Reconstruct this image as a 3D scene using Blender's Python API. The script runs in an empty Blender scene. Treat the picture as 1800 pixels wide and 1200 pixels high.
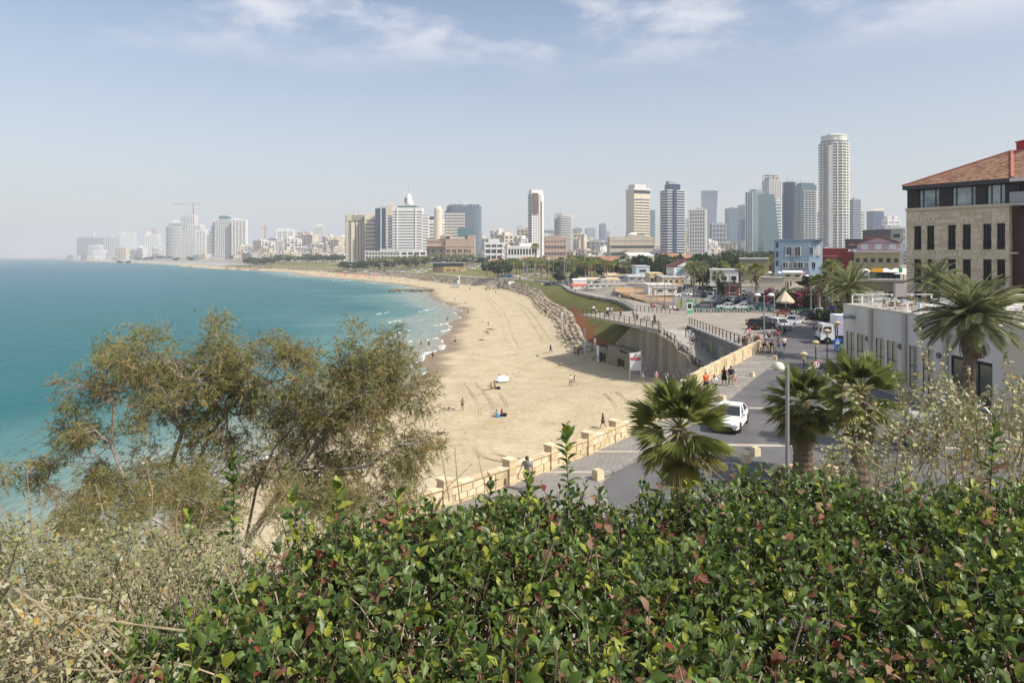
import bpy,math,random
import numpy as np
from mathutils import Vector,Matrix
R=math.radians
SC=bpy.context.scene
COL=SC.collection
rnd=random.Random(7)
nrg=np.random.default_rng(11)
CZ=21.0  # eye height above the sea
F=1200.0  # focal length in photo pixels
# ---------------------------------------------------------------- camera, sky, sun, exposure
cam=bpy.data.cameras.new('camera')
cam.lens=24.0
cam.sensor_width=36.0
cam.shift_y=-150/1800
cam.clip_start=0.05
cam.clip_end=60000
camo=bpy.data.objects.new('camera',cam)
COL.objects.link(camo)
camo.location=(0,0,CZ)
camo.rotation_euler=(math.pi/2,0,0)
SC.camera=camo
SUN_EL,SUN_AZ=47.0,120.0  # azimuth clockwise from +Y
world=bpy.data.worlds.new("World")
SC.world=world
world.use_nodes=True
wt=world.node_tree
bg=wt.nodes['Background']
bg.inputs[1].default_value=0.134
sky=wt.nodes.new('ShaderNodeTexSky')
sky.sky_type='NISHITA'
sky.sun_disc=False
sky.sun_elevation=R(SUN_EL)
sky.sun_rotation=R(SUN_AZ)
sky.altitude=20
sky.air_density=1.0
sky.dust_density=2.6
sky.ozone_density=1.2
def wn(t,**kw):
 n=wt.nodes.new(t)
 for k,v in kw.items():
  setattr(n,k,v)
 return n
tc=wn('ShaderNodeTexCoord')
sep=wn('ShaderNodeSeparateXYZ')
wt.links.new(tc.outputs['Generated'],sep.inputs[0])
zc=wn('ShaderNodeMath',operation='MAXIMUM');zc.inputs[1].default_value=0.03
wt.links.new(sep.outputs['Z'],zc.inputs[0])
za=wn('ShaderNodeMath',operation='ADD');za.inputs[1].default_value=0.12
wt.links.new(zc.outputs[0],za.inputs[0])
dx=wn('ShaderNodeMath',operation='DIVIDE');dy=wn('ShaderNodeMath',operation='DIVIDE')
wt.links.new(sep.outputs['X'],dx.inputs[0]);wt.links.new(za.outputs[0],dx.inputs[1])
wt.links.new(sep.outputs['Y'],dy.inputs[0]);wt.links.new(za.outputs[0],dy.inputs[1])
cmb=wn('ShaderNodeCombineXYZ')
wt.links.new(dx.outputs[0],cmb.inputs[0]);wt.links.new(dy.outputs[0],cmb.inputs[1])
cmb.inputs[2].default_value=3.1
n1=wn('ShaderNodeTexNoise');n1.inputs['Scale'].default_value=3.0;n1.inputs['Detail'].default_value=8;n1.inputs['Roughness'].default_value=0.58
n2=wn('ShaderNodeTexNoise');n2.inputs['Scale'].default_value=0.55;n2.inputs['Detail'].default_value=2
wt.links.new(cmb.outputs[0],n1.inputs['Vector']);wt.links.new(cmb.outputs[0],n2.inputs['Vector'])
ad=wn('ShaderNodeMath',operation='MULTIPLY_ADD');ad.inputs[1].default_value=0.9
wt.links.new(n2.outputs['Fac'],ad.inputs[0]);wt.links.new(n1.outputs['Fac'],ad.inputs[2])
cr=wn('ShaderNodeMapRange');cr.interpolation_type='SMOOTHSTEP'
cr.inputs['From Min'].default_value=0.87;cr.inputs['From Max'].default_value=1.13
cr.inputs['To Max'].default_value=0.7
wt.links.new(ad.outputs[0],cr.inputs['Value'])
lo=wn('ShaderNodeMapRange');lo.interpolation_type='SMOOTHSTEP'  # clouds thin out into the haze low down
lo.inputs['From Min'].default_value=0.235;lo.inputs['From Max'].default_value=0.325
wt.links.new(sep.outputs['Z'],lo.inputs['Value'])
mu=wn('ShaderNodeMath',operation='MULTIPLY')
wt.links.new(cr.outputs[0],mu.inputs[0]);wt.links.new(lo.outputs[0],mu.inputs[1])
# milky high veil over the clear-sky colour
veil=wn('ShaderNodeMix',data_type='RGBA');
veil.inputs[7].default_value=(4.3,4.4,4.5,1)
vf=wn('ShaderNodeMapRange');vf.inputs['From Min'].default_value=0.0;vf.inputs['From Max'].default_value=0.36;vf.inputs['To Min'].default_value=0.8;vf.inputs['To Max'].default_value=0.06
wt.links.new(sep.outputs['Z'],vf.inputs['Value']);wt.links.new(vf.outputs[0],veil.inputs[0])
wt.links.new(sky.outputs[0],veil.inputs[6])
mx=wn('ShaderNodeMix',data_type='RGBA')
wt.links.new(mu.outputs[0],mx.inputs[0]);wt.links.new(veil.outputs[2],mx.inputs[6])
mx.inputs[7].default_value=(5.7,5.6,5.8,1)
wt.links.new(mx.outputs[2],bg.inputs[0])
sl=bpy.data.lights.new('sun','SUN')
sl.energy=4.4
sl.angle=R(0.6)
sl.color=(1.0,0.94,0.84)
slo=bpy.data.objects.new('sun',sl)
COL.objects.link(slo)
sd=Vector((math.sin(R(SUN_AZ))*math.cos(R(SUN_EL)),math.cos(R(SUN_AZ))*math.cos(R(SUN_EL)),math.sin(R(SUN_EL))))
slo.rotation_euler=sd.to_track_quat('Z','Y').to_euler()
slo.location=(0,0,400)
vs=SC.view_settings
vs.view_transform='Standard'
vs.look='None'
vs.exposure=0.33
vs.gamma=1.0
vs.use_curve_mapping=False
cy=SC.cycles
cy.use_denoising=True
cy.max_bounces=6
cy.diffuse_bounces=2
cy.glossy_bounces=2
cy.transmission_bounces=4
cy.transparent_max_bounces=8
cy.volume_bounces=0
cy.caustics_reflective=False
cy.caustics_refractive=False
# ---------------------------------------------------------------- helpers: where things stand
def P(px,py,Y):
 return Vector(((px-900)/F*Y,Y,CZ+(450-py)/F*Y))
def G(px,py,z):
 Y=(CZ-z)*F/(py-450)
 return Vector(((px-900)/F*Y,Y,z))
def lerp(a,b,t):return a+(b-a)*t
def interp(x,xs,ys):return float(np.interp(x,xs,ys))
def sstep(a,b,x):
 t=min(1,max(0,(x-a)/(b-a)))
 return t*t*(3-2*t)
 # ---------------------------------------------------------------- helpers: materials
MATS={}
def mat(name,col,rough=0.8,var=0.0,scale=1.0,bump=0.0,bscale=None,metal=0.0,spec=0.3,col2=None,rand=0.0,
stretch=(1,1,1),transl=0.0,detail=4,lohi=(0.35,0.65),emit=None):
 if name in MATS:return MATS[name]
 m=bpy.data.materials.new(name)
 m.use_nodes=True
 t=m.node_tree
 b=t.nodes['Principled BSDF']
 b.inputs['Base Color'].default_value=(*col,1)
 b.inputs['Roughness'].default_value=rough
 b.inputs['Metallic'].default_value=metal
 b.inputs['Specular IOR Level'].default_value=spec
 L=t.links.new
 cs=None
 if var or col2 or bump:
  c=t.nodes.new('ShaderNodeTexCoord')
  mp=t.nodes.new('ShaderNodeMapping');mp.inputs['Scale'].default_value=stretch
  L(c.outputs['Object'],mp.inputs[0])
 if var or col2:
  n=t.nodes.new('ShaderNodeTexNoise');n.inputs['Scale'].default_value=scale;n.inputs['Detail'].default_value=detail
  n.inputs['Roughness'].default_value=0.62
  L(mp.outputs[0],n.inputs['Vector'])
  r=t.nodes.new('ShaderNodeMapRange');r.inputs['From Min'].default_value=lohi[0];r.inputs['From Max'].default_value=lohi[1]
  L(n.outputs['Fac'],r.inputs['Value'])
  x=t.nodes.new('ShaderNodeMix');x.data_type='RGBA'
  c2=col2 or tuple(min(1,v*(1+var))for v in col)
  c1=col if col2 else tuple(v*(1-var)for v in col)
  x.inputs[6].default_value=(*c1,1);x.inputs[7].default_value=(*c2,1)
  L(r.outputs[0],x.inputs[0])
  cs=x.outputs[2]
 if rand:
  oi=t.nodes.new('ShaderNodeObjectInfo')
  h=t.nodes.new('ShaderNodeHueSaturation')
  rr=t.nodes.new('ShaderNodeMapRange');rr.inputs['To Min'].default_value=1-rand;rr.inputs['To Max'].default_value=1+rand
  L(oi.outputs['Random'],rr.inputs['Value']);L(rr.outputs[0],h.inputs['Value'])
  if cs:L(cs,h.inputs['Color'])
  else:h.inputs['Color'].default_value=(*col,1)
  cs=h.outputs[0]
 if cs:L(cs,b.inputs['Base Color'])
 if bump:
  nb=t.nodes.new('ShaderNodeTexNoise');nb.inputs['Scale'].default_value=bscale or scale*3;nb.inputs['Detail'].default_value=4
  L(mp.outputs[0],nb.inputs['Vector'])
  bp=t.nodes.new('ShaderNodeBump');bp.inputs['Strength'].default_value=bump;bp.inputs['Distance'].default_value=0.1
  L(nb.outputs['Fac'],bp.inputs['Height']);L(bp.outputs[0],b.inputs['Normal'])
 if transl:
  tr=t.nodes.new('ShaderNodeBsdfTranslucent')
  ms=t.nodes.new('ShaderNodeMixShader');ms.inputs[0].default_value=transl
  if cs:L(cs,tr.inputs[0])
  else:tr.inputs[0].default_value=(*col,1)
  L(b.outputs[0],ms.inputs[1]);L(tr.outputs[0],ms.inputs[2])
  L(ms.outputs[0],t.nodes['Material Output'].inputs[0])
 MATS[name]=m
 return m
 # ---------------------------------------------------------------- helpers: meshes
class MB:
 def __init__(s):
  s.v=[];s.f=[];s.mi=[];s.m=0
 def add(s,vs,fs):
  o=len(s.v);s.v.extend([tuple(v)for v in vs])
  for f in fs:
   s.f.append(tuple(i+o for i in f));s.mi.append(s.m)
  return s
 def box(s,cx,cy,cz,sx,sy,sz,rz=0.0,taper=1.0):
  c,n=math.cos(rz),math.sin(rz)
  vs=[]
  for z,k in((-.5,1),(.5,taper)):
   for x,y in((-.5,-.5),(.5,-.5),(.5,.5),(-.5,.5)):
    X,Y=x*sx*k,y*sy*k
    vs.append((cx+X*c-Y*n,cy+X*n+Y*c,cz+z*sz))
  return s.add(vs,[(3,2,1,0),(4,5,6,7),(0,1,5,4),(1,2,6,5),(2,3,7,6),(3,0,4,7)])
 def bz(s,x0,x1,y0,y1,z0,z1):
  return s.box((x0+x1)/2,(y0+y1)/2,(z0+z1)/2,x1-x0,y1-y0,z1-z0)
 def quad(s,a,b,c,d):return s.add([a,b,c,d],[(0,1,2,3)])
 def prism(s,pts,z0,z1,top=None):
  n=len(pts);tp=top or pts
  vs=[(p[0],p[1],p[2]if len(p)>2 else z0)for p in pts]+[(p[0],p[1],(p[2]if len(p)>2 else z1))for p in tp]
  if len(pts[0])>2:vs[:n]=[(p[0],p[1],z0)for p in pts]
  return s.add(vs,[tuple(range(n-1,-1,-1)),tuple(range(n,2*n))]+[(i,(i+1)%n,n+(i+1)%n,n+i)for i in range(n)])
 def beam(s,a,b,w,h=None):
  a,b=Vector(a),Vector(b);h=h or w
  d=(b-a);
  if d.length<1e-6:return s
  d.normalize()
  u=d.cross(Vector((0,0,1)))
  if u.length<1e-4:u=Vector((1,0,0))
  u.normalize();v=u.cross(d)
  vs=[]
  for p in(a,b):
   for x,y in((-.5,-.5),(.5,-.5),(.5,.5),(-.5,.5)):
    vs.append(p+u*(x*w)+v*(y*h))
  return s.add(vs,[(3,2,1,0),(4,5,6,7),(0,1,5,4),(1,2,6,5),(2,3,7,6),(3,0,4,7)])
 def tube(s,pts,rad,n=6,cap=True):
  pts=[Vector(p)for p in pts]
  if not hasattr(rad,'__len__'):rad=[rad]*len(pts)
  vs=[];u=None
  for i,p in enumerate(pts):
   d=pts[min(i+1,len(pts)-1)]-pts[max(i-1,0)]
   if d.length<1e-9:d=Vector((0,0,1))
   d.normalize()
   if u is None:
    u=d.cross(Vector((0.31,0.21,0.93)))
    if u.length<1e-3:u=d.cross(Vector((1,0,0)))
   u=(u-d*u.dot(d)).normalized();w=d.cross(u)
   for k in range(n):
    a=2*math.pi*k/n
    vs.append(p+(u*math.cos(a)+w*math.sin(a))*rad[i])
  fs=[]
  for i in range(len(pts)-1):
   for k in range(n):
    k2=(k+1)%n
    fs.append((i*n+k,i*n+k2,(i+1)*n+k2,(i+1)*n+k))
  if cap:
   fs.append(tuple(range(n-1,-1,-1)));fs.append(tuple(range((len(pts)-1)*n,len(pts)*n)))
  return s.add(vs,fs)
 def lathe(s,prof,n=12,c=(0,0,0),a0=0.0):
  vs=[]
  for r,z in prof:
   for k in range(n):
    a=2*math.pi*k/n+a0
    vs.append((c[0]+r*math.cos(a),c[1]+r*math.sin(a),c[2]+z))
  fs=[]
  for i in range(len(prof)-1):
   for k in range(n):
    k2=(k+1)%n
    fs.append((i*n+k,i*n+k2,(i+1)*n+k2,(i+1)*n+k))
  fs.append(tuple(range(n-1,-1,-1)));fs.append(tuple(range((len(prof)-1)*n,len(prof)*n)))
  return s.add(vs,fs)
 def blob(s,c,r,n=8,m=5,jit=0.0):
  vs=[(c[0],c[1],c[2]-r[2])]
  for i in range(1,m):
   t=math.pi*i/m
   for k in range(n):
    a=2*math.pi*k/n;j=1+rnd.uniform(-jit,jit)
    vs.append((c[0]+r[0]*math.sin(t)*math.cos(a)*j,c[1]+r[1]*math.sin(t)*math.sin(a)*j,c[2]-r[2]*math.cos(t)*j))
  vs.append((c[0],c[1],c[2]+r[2]))
  fs=[(0,1+(k+1)%n,1+k)for k in range(n)]
  for i in range(m-2):
   for k in range(n):
    a=1+i*n;fs.append((a+k,a+(k+1)%n,a+n+(k+1)%n,a+n+k))
  e=len(vs)-1;a=1+(m-2)*n
  fs+=[(a+k,a+(k+1)%n,e)for k in range(n)]
  return s.add(vs,fs)
 def mesh(s,name,mats,smooth=False):
  me=bpy.data.meshes.new(name)
  me.from_pydata(s.v,[],s.f)
  for m in(mats if isinstance(mats,(list,tuple))else[mats]):me.materials.append(m)
  if max(s.mi,default=0):me.polygons.foreach_set('material_index',s.mi)
  if smooth:me.polygons.foreach_set('use_smooth',[True]*len(me.polygons))
  me.update()
  return me
 def build(s,name,mats,parent=None,smooth=False,**kw):
  return link(s.mesh(name,mats,smooth),name,parent,**kw)
def link(me,name,parent=None,loc=None,rz=None,scale=None,rot=None,mtl=None,kind=None):
 o=bpy.data.objects.new(name,me)
 COL.objects.link(o)
 if parent is not None:o.parent=parent
 if loc is not None:o.location=loc
 if rz is not None:o.rotation_euler=(0,0,rz)
 if rot is not None:o.rotation_euler=rot
 if scale is not None:o.scale=scale if hasattr(scale,'__len__')else(scale,)*3
 if kind:o['kind']=kind
 if mtl is not None:
  for i,m in enumerate(mtl if isinstance(mtl,(list,tuple))else[mtl]):
   if m is None:continue
   o.material_slots[i].link='OBJECT';o.material_slots[i].material=m
 return o
def tri_mesh(name,V,T,mats,MI=None,smooth=False):
 """fast mesh from numpy arrays of vertices and faces (all faces same size)"""
 me=bpy.data.meshes.new(name)
 V=np.asarray(V,np.float32).reshape(-1,3);T=np.asarray(T,np.int32);k=T.shape[1]
 me.vertices.add(len(V));me.vertices.foreach_set('co',V.ravel())
 me.loops.add(T.size);me.loops.foreach_set('vertex_index',T.ravel())
 me.polygons.add(len(T));me.polygons.foreach_set('loop_start',np.arange(0,T.size,k,dtype=np.int32))
 for m in(mats if isinstance(mats,(list,tuple))else[mats]):me.materials.append(m)
 if MI is not None:me.polygons.foreach_set('material_index',np.asarray(MI,np.int32))
 if smooth:me.polygons.foreach_set('use_smooth',np.ones(len(T),bool))
 me.update(calc_edges=True)
 return me
 # ---------------------------------------------------------------- helpers: things, labels
AUTO=[]
LAND=[(172,'the long hazy hotel slab'),(300,'the curved seaside tower'),(330,'the stepped white tower'),
(397,'the teal topped tower'),(500,'the white balcony block'),(558,'the slim far pale tower'),(620,'the beige ribbed tower'),(670,'the blue glass slab'),(715,'the big white hotel'),
(768,'the round cream stair tower'),(815,'the notched office block'),(865,'the brown hotel end'),(940,'the slim white tower'),(990,'the twin grey tower'),
(1050,'the small far glass tower'),(1122,'the beige banded tower'),(1185,'the dark blue banded tower'),(1232,'the white grid block'),
(1297,'the pair of hazy blue towers'),(1345,'the slanted glass tower'),(1390,'the navy glass tower'),(1420,'the glass balcony tower'),(1477,'the tallest round tower'),(1542,'the lone blue tower'),(1600,'the stone building corner'),(1700,'the date palm'),(1780,'the red chimney')]
def near_name(px):
 return min(LAND,key=lambda l:abs(l[0]-px))[1]
def thing(name,label,cat,loc=(0,0,0),rz=0.0,group=None,auto=None,scale=None):
 o=bpy.data.objects.new(name,None)
 COL.objects.link(o)
 o.location=loc;o.rotation_euler=(0,0,rz);o.empty_display_size=0.2
 if scale is not None:o.scale=scale if hasattr(scale,'__len__')else(scale,)*3
 return tag(o,label,cat,group,auto)
def tag(o,label,cat,group=None,auto=None):
 o['label']=label;o['category']=cat
 if group:o['group']=group
 if auto is not None:AUTO.append((o,label,auto))
 return o
def pxof(o):
 return 900+F*o.location.x/max(1,o.location.y)
ORD=['second','third','fourth','fifth','sixth','seventh','eighth','ninth','tenth','eleventh','twelfth']
def finish_labels():
 """labels of repeats: what it looks like + the landmark it stands by + its place among its likes there"""
 d={}
 for o,l,prep in AUTO:
  k=(l+' '+prep+' '+near_name(pxof(o)))if prep else l
  d.setdefault(k,[]).append(o)
 for k,os_ in d.items():
  os_.sort(key=pxof);n=len(os_)
  for i,o in enumerate(os_):
   if n==1:t=''
   elif i==0:t=', leftmost'
   elif i==n-1:t=', rightmost'
   elif i<12:t=', '+ORD[i-1]+' from left'
   elif n-i<=12:t=', '+ORD[n-i-2]+' from right'
   else:t=', mid row'
   o['label']=k+t
def struct(o):
 o['kind']='structure';return o
 # ================================================================ haze
hz=bpy.data.materials.new('haze_air');hz.use_nodes=True
t_=hz.node_tree
t_.nodes.remove(t_.nodes['Principled BSDF'])
pv=t_.nodes.new('ShaderNodeVolumePrincipled')
pv.inputs['Color'].default_value=(0.86,0.91,0.97,1)
pv.inputs['Density'].default_value=0.00019
pv.inputs['Anisotropy'].default_value=0.0
t_.links.new(pv.outputs[0],t_.nodes['Material Output'].inputs['Volume'])
hb=MB().bz(-9500,9500,-120,15500,-6,245).build('haze',hz)
hb['kind']='stuff'
# ================================================================ ground
M={}
M['sand']=mat('sand',(0.425,0.345,0.22),0.95,col2=(0.515,0.435,0.295),scale=0.22,bump=0.35,bscale=2.2,spec=0.1,detail=8)
def sand_material():
 m=M['sand'];t=m.node_tree;L=t.links.new
 b=t.nodes['Principled BSDF']
 g=t.nodes.new('ShaderNodeNewGeometry');s=t.nodes.new('ShaderNodeSeparateXYZ');L(g.outputs['Position'],s.inputs[0])
 n=t.nodes.new('ShaderNodeTexNoise');n.inputs['Scale'].default_value=0.09;L(g.outputs['Position'],n.inputs['Vector'])
 a=t.nodes.new('ShaderNodeMath');a.operation='MULTIPLY_ADD';a.inputs[1].default_value=-0.7;L(n.outputs['Fac'],a.inputs[0]);L(s.outputs['Z'],a.inputs[2])
 w=t.nodes.new('ShaderNodeMapRange');w.interpolation_type='SMOOTHSTEP'
 w.inputs['From Min'].default_value=-0.25;w.inputs['From Max'].default_value=0.12;L(a.outputs[0],w.inputs['Value'])  # wet below the swash line
 src=b.inputs['Base Color'].links[0].from_socket
 x=t.nodes.new('ShaderNodeMix');x.data_type='RGBA';x.inputs[6].default_value=(0.25,0.185,0.115,1)
 L(w.outputs[0],x.inputs[0]);L(src,x.inputs[7])
 # speckle of prints and small weed
 v=t.nodes.new('ShaderNodeTexNoise');v.inputs['Scale'].default_value=1.7;v.inputs['Detail'].default_value=9;v.inputs['Roughness'].default_value=.7;L(g.outputs['Position'],v.inputs['Vector'])
 vr=t.nodes.new('ShaderNodeMapRange');vr.inputs['From Min'].default_value=0.3;vr.inputs['From Max'].default_value=0.62
 vr.inputs['To Min'].default_value=0.78;vr.inputs['To Max'].default_value=1.06;L(v.outputs['Fac'],vr.inputs['Value'])
 y=t.nodes.new('ShaderNodeMix');y.data_type='RGBA';y.blend_type='MULTIPLY';y.inputs[0].default_value=1
 cc=t.nodes.new('ShaderNodeCombineColor')
 for i in range(3):L(vr.outputs[0],cc.inputs[i])
 L(x.outputs[2],y.inputs[6]);L(cc.outputs[0],y.inputs[7]);L(y.outputs[2],b.inputs['Base Color'])
 r=t.nodes.new('ShaderNodeMapRange');r.inputs['To Min'].default_value=0.45;r.inputs['To Max'].default_value=0.95
 L(w.outputs[0],r.inputs['Value']);L(r.outputs[0],b.inputs['Roughness'])
sand_material()
M['soil']=mat('soil',(0.1,0.075,0.045),0.95,col2=(0.25,0.19,0.12),scale=1.6,bump=0.6,spec=0.1)
M['city']=mat('city_ground',(0.2,0.175,0.135),0.95,col2=(0.34,0.3,0.235),scale=0.03,spec=0.1)
M['lawn']=mat('lawn_turf',(0.085,0.095,0.024),0.95,col2=(0.165,0.15,0.05),scale=0.2,bump=0.9,bscale=1.5,spec=0.1,detail=7)
M['redsoil']=mat('red_succulents',(0.21,0.078,0.035),0.95,col2=(0.115,0.11,0.03),scale=0.35,bump=0.7,bscale=2,spec=0.1,detail=6)
M['bankstone']=mat('bank_stone',(0.24,0.2,0.15),0.9,col2=(0.46,0.4,0.31),scale=0.45,bump=1.0,bscale=0.9,stretch=(1,1,3))
M['asphalt']=mat('asphalt',(0.098,0.096,0.098),0.9,col2=(0.142,0.138,0.138),scale=0.35,bump=0.15,bscale=8,detail=8)
M['paving']=mat('paving',(0.235,0.22,0.2),0.9,col2=(0.305,0.285,0.255),scale=0.45,bump=0.1,bscale=6,detail=8)
M['plaza']=mat('plaza_paving',(0.29,0.25,0.205),0.9,col2=(0.375,0.33,0.275),scale=0.25,bump=0.1,bscale=5,detail=7)
M['kerb']=mat('kerb_stone',(0.26,0.245,0.22),0.9,var=0.15,scale=1)
M['band']=mat('pale_paver_band',(0.46,0.4,0.31),0.9,var=0.12,scale=1.2)
M['conc']=mat('concrete',(0.19,0.165,0.125),0.9,col2=(0.265,0.235,0.185),scale=0.3,bump=0.1,bscale=3,stretch=(1,1,0.35),detail=7)
M['concd']=mat('grey_concrete',(0.13,0.13,0.132),0.9,col2=(0.19,0.19,0.19),scale=0.4,stretch=(1,1,0.5))
M['concl']=mat('pale_concrete',(0.4,0.38,0.345),0.9,var=0.1,scale=0.5)
ROWS=[  # Y, shore, base, zbase, wall top, ztop, walk left, zwl, walk right, zwr
(20,-35,-14,.8,-13.8,1,-13.5,1,-13,1),(30,-31.5,-9,.8,-8.9,1,-8.5,1,-8,1),
(40,-29.3,4.9,.9,5,1,5.2,1,5.4,1),(47.5,-28,10.1,1,10.2,1,10.4,1,10.6,1),(72,-24,23.6,1.6,23.8,1.7,24,1.7,24.2,1.7),
(90,-20.6,26,4.2,26.3,4.2,26.6,4.2,27,4.2),(100,-19.3,23.3,3,23.6,3,24,3,24.4,3),(110,-18,20.5,2.1,20.9,2.1,21.3,2.1,21.6,2.1),
(128,-15.8,15.5,1.1,18,3.4,24,8.6,32,9.6),(139,-14.8,11.8,1.4,15.4,3.8,25,9.5,32,9.65),(160,-13.5,11,1.5,16,4.5,26.4,9.3,33,9.5),(178,-15.5,12.3,1.5,16.4,4.4,27,9,34,9.2),
(201,-18,12.3,1.5,18,4.3,25.4,8.4,32.5,8.6),(223,-20,11,1.5,17.5,4.2,24,7.9,31,8.1),(245,-21,9.6,1.5,15.5,4.2,22.7,7.5,29,7.7),(269,-22.5,8.7,1.5,14.5,4.2,22.4,7.1,28.2,7.3),
(320,-34,8,1.5,14,4.6,23.5,6.7,29,6.8),(348,-39,4,1.5,11,4.8,23.5,6.5,29,6.6),(377,-44,-1,1.5,6,5,19,6.3,25,6.5),(400,-48,-6,1.5,0,5.4,13,6.3,19,6.5),
(433,-55,-11,1.5,-4,6.2,3,6.4,9,6.6),(468,-70,-41,1.5,-34,6,-24,6.2,-18,6.4),(540,-98,-70,1.5,-61,5.5,-50,5.7,-44,6),(616,-145,-98,1.5,-89,5,-76,5.3,-70,5.6),
(680,-193,-140,1.5,-130,4.4,-112,5,-105,5.4),(900,-300,-262,1.4,-250,3.4,-225,4.2,-215,4.6),(1050,-411,-376,1.4,-360,3.2,-330,4,-320,4.4),(1145,-496,-478,1.3,-465,3.2,-430,4,-420,4.4),
(1500,-720,-690,1.4,-675,3,-630,4,-610,5),(1800,-915,-885,1.4,-865,3,-810,4,-790,5),(2800,-1727,-1690,1.4,-1660,3,-1560,5,-1540,6),(4200,-2695,-2640,1.5,-2600,3,-2500,5,-2450,6),
(8000,-6000,-5930,1.5,-5880,3,-5700,5,-5600,6),(13000,-9300,-9250,1.5,-9200,3,-9100,5,-9000,6)]
RY=[r[0]for r in ROWS]
def row(Y):return[interp(Y,RY,[r[i]for r in ROWS])for i in range(10)]
def shore_wobble(Y):return 0.9*math.sin(Y*0.17)+0.6*math.sin(Y*0.41+1)+(2.5*math.sin(Y*0.031)if Y>130 else 0)
def land_z(X,Y):
 _,s,b,zb,t,zt,wl,zwl,wr,zwr=row(Y)
 s+=shore_wobble(Y)
 far=9.6 if Y<430 else 10
 return interp(X,[s-25,s-5,s,s+7,b-6 if b-6>s+7 else s+7.5,b,t,wl,wr,wr+(10 if Y<430 else 80),wr+2200],
 [-3,-.5,.03,.55,max(.9,zb-.7),zb,zt,zwl,zwr,far,far if Y<430 else 13])
YS=sorted(set([20+i*2.5 for i in range(45)]+[132+i*4 for i in range(76)]+[440+i*15 for i in range(60)]+[1350*1.08**i for i in range(29)]+RY))
def strip(cols,name,m,ys,jit=0.0,smooth=True):
 """sheet between column functions: cols is a list of f(Y) -> (X, z)"""
 V=[];
 for Y in ys:
  for c in cols(Y):V.append((c[0],Y,c[1]))
 n=len(cols(ys[0]));Fc=[]
 for j in range(len(ys)-1):
  for i in range(n-1):
   Fc.append((j*n+i,j*n+i+1,(j+1)*n+i+1,(j+1)*n+i))
 return link(tri_mesh(name,V,Fc,m,smooth=smooth),name)
def beach_cols(Y):
 _,s,b,zb,*_r=row(Y);s+=shore_wobble(Y)
 xs=[s-25,s-5,s-2,s,s+2,s+4,s+7]+[lerp(s+7,b+.6,k/14)for k in range(1,15)]
 return[(x,land_z(x,Y)+(0.03*math.sin(x*1.3+Y*.7)*math.sin(Y*.9-x*.4)if x>s+6 else 0))for x in xs]
struct(strip(beach_cols,'beach',M['sand'],YS))
def bank_cols(Y):
 _,s,b,zb,t,zt,*_r=row(Y)
 return[(lerp(b-.3,t+.2,k/4),lerp(zb-.3,zt-.04,k/4))for k in range(5)]
struct(strip(bank_cols,'stone_bank',M['bankstone'],[y for y in YS if y>=126]))
def lawn_cols(Y):
 _,s,b,zb,t,zt,wl,zwl,*_r=row(Y)
 return[(lerp(t,wl,k/6),lerp(zt,zwl,k/6)+.25*math.sin(math.pi*k/6)*(1 if Y<420 else 0))for k in range(7)]
lw=struct(strip(lawn_cols,'lawn_ground',M['lawn'],[y for y in YS if y>=126 and y<=1300]))
def red_planting():  # the seaward edge of the bank is planted with red ground cover, in ragged drifts
 A=[]
 for v in lw.data.vertices:
  _,s,b,zb,t,zt,wl,*_r=row(v.co.y);k=(v.co.x-t)/max(.1,wl-t);A.append((.95-2.2*k if v.co.y<215 else .6-3*k)if v.co.y<300 else-1)
  if v.co.y<150 and k>.7:A[-1]=.45
 lw.data.attributes.new('red','FLOAT','POINT').data.foreach_set('value',np.array(A,np.float32))
 t=M['lawn'].node_tree;L=t.links.new;b=t.nodes['Principled BSDF'];src=b.inputs['Base Color'].links[0].from_socket
 at=t.nodes.new('ShaderNodeAttribute');at.attribute_name='red';g=t.nodes.new('ShaderNodeNewGeometry');n=t.nodes.new('ShaderNodeTexNoise');n.inputs['Scale'].default_value=.42;n.inputs['Detail'].default_value=6;L(g.outputs['Position'],n.inputs['Vector'])
 a=t.nodes.new('ShaderNodeMath');a.operation='MULTIPLY_ADD';a.inputs[1].default_value=1.5;L(n.outputs['Fac'],a.inputs[0]);L(at.outputs['Fac'],a.inputs[2])
 w=t.nodes.new('ShaderNodeMapRange');w.inputs['From Min'].default_value=1.2;w.inputs['From Max'].default_value=1.45;L(a.outputs[0],w.inputs['Value'])
 x=t.nodes.new('ShaderNodeMix');x.data_type='RGBA';x.inputs[7].default_value=(.23,.08,.035,1);L(w.outputs[0],x.inputs[0]);L(src,x.inputs[6]);L(x.outputs[2],b.inputs['Base Color'])
red_planting()
def walk_cols(Y):
 _,s,b,zb,t,zt,wl,zwl,wr,zwr=row(Y)
 return[(wl,zwl+.12),(wr,zwr+.12)]
struct(strip(walk_cols,'seafront_path',M['plaza'],[y for y in YS if 136<=y<=1300]))
def inland_cols(Y):
 _,s,b,zb,t,zt,wl,zwl,wr,zwr=row(Y)
 far=1.3*Y+300
 xs=[wr]+[wr+d for d in(3,6,10,20,40,60,80,120)]+[lerp(wr+120,far,(k/10)**1.5)for k in range(1,11)]
 return[(x,land_z(x,Y)-.02)for x in xs]
struct(strip(inland_cols,'city_ground',M['city'],[y for y in YS if y>=139]))
def green_cols(Y):
 _,s,b,zb,t,zt,wl,zwl,wr,zwr=row(Y)
 w=interp(Y,[330,420,500,700,1300],[10,60,90,110,90])
 return[(lerp(wr+.5,wr+w,k/6),land_z(lerp(wr+.5,wr+w,k/6),Y)+.05)for k in range(7)]
M['park']=mat('park_grass',(0.105,0.125,0.03),0.95,col2=(0.25,0.21,0.1),scale=0.05,spec=0.1,detail=6,lohi=(.4,.66))
struct(strip(green_cols,'park_grass',M['park'],[y for y in YS if 330<=y<=1300]))
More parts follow.
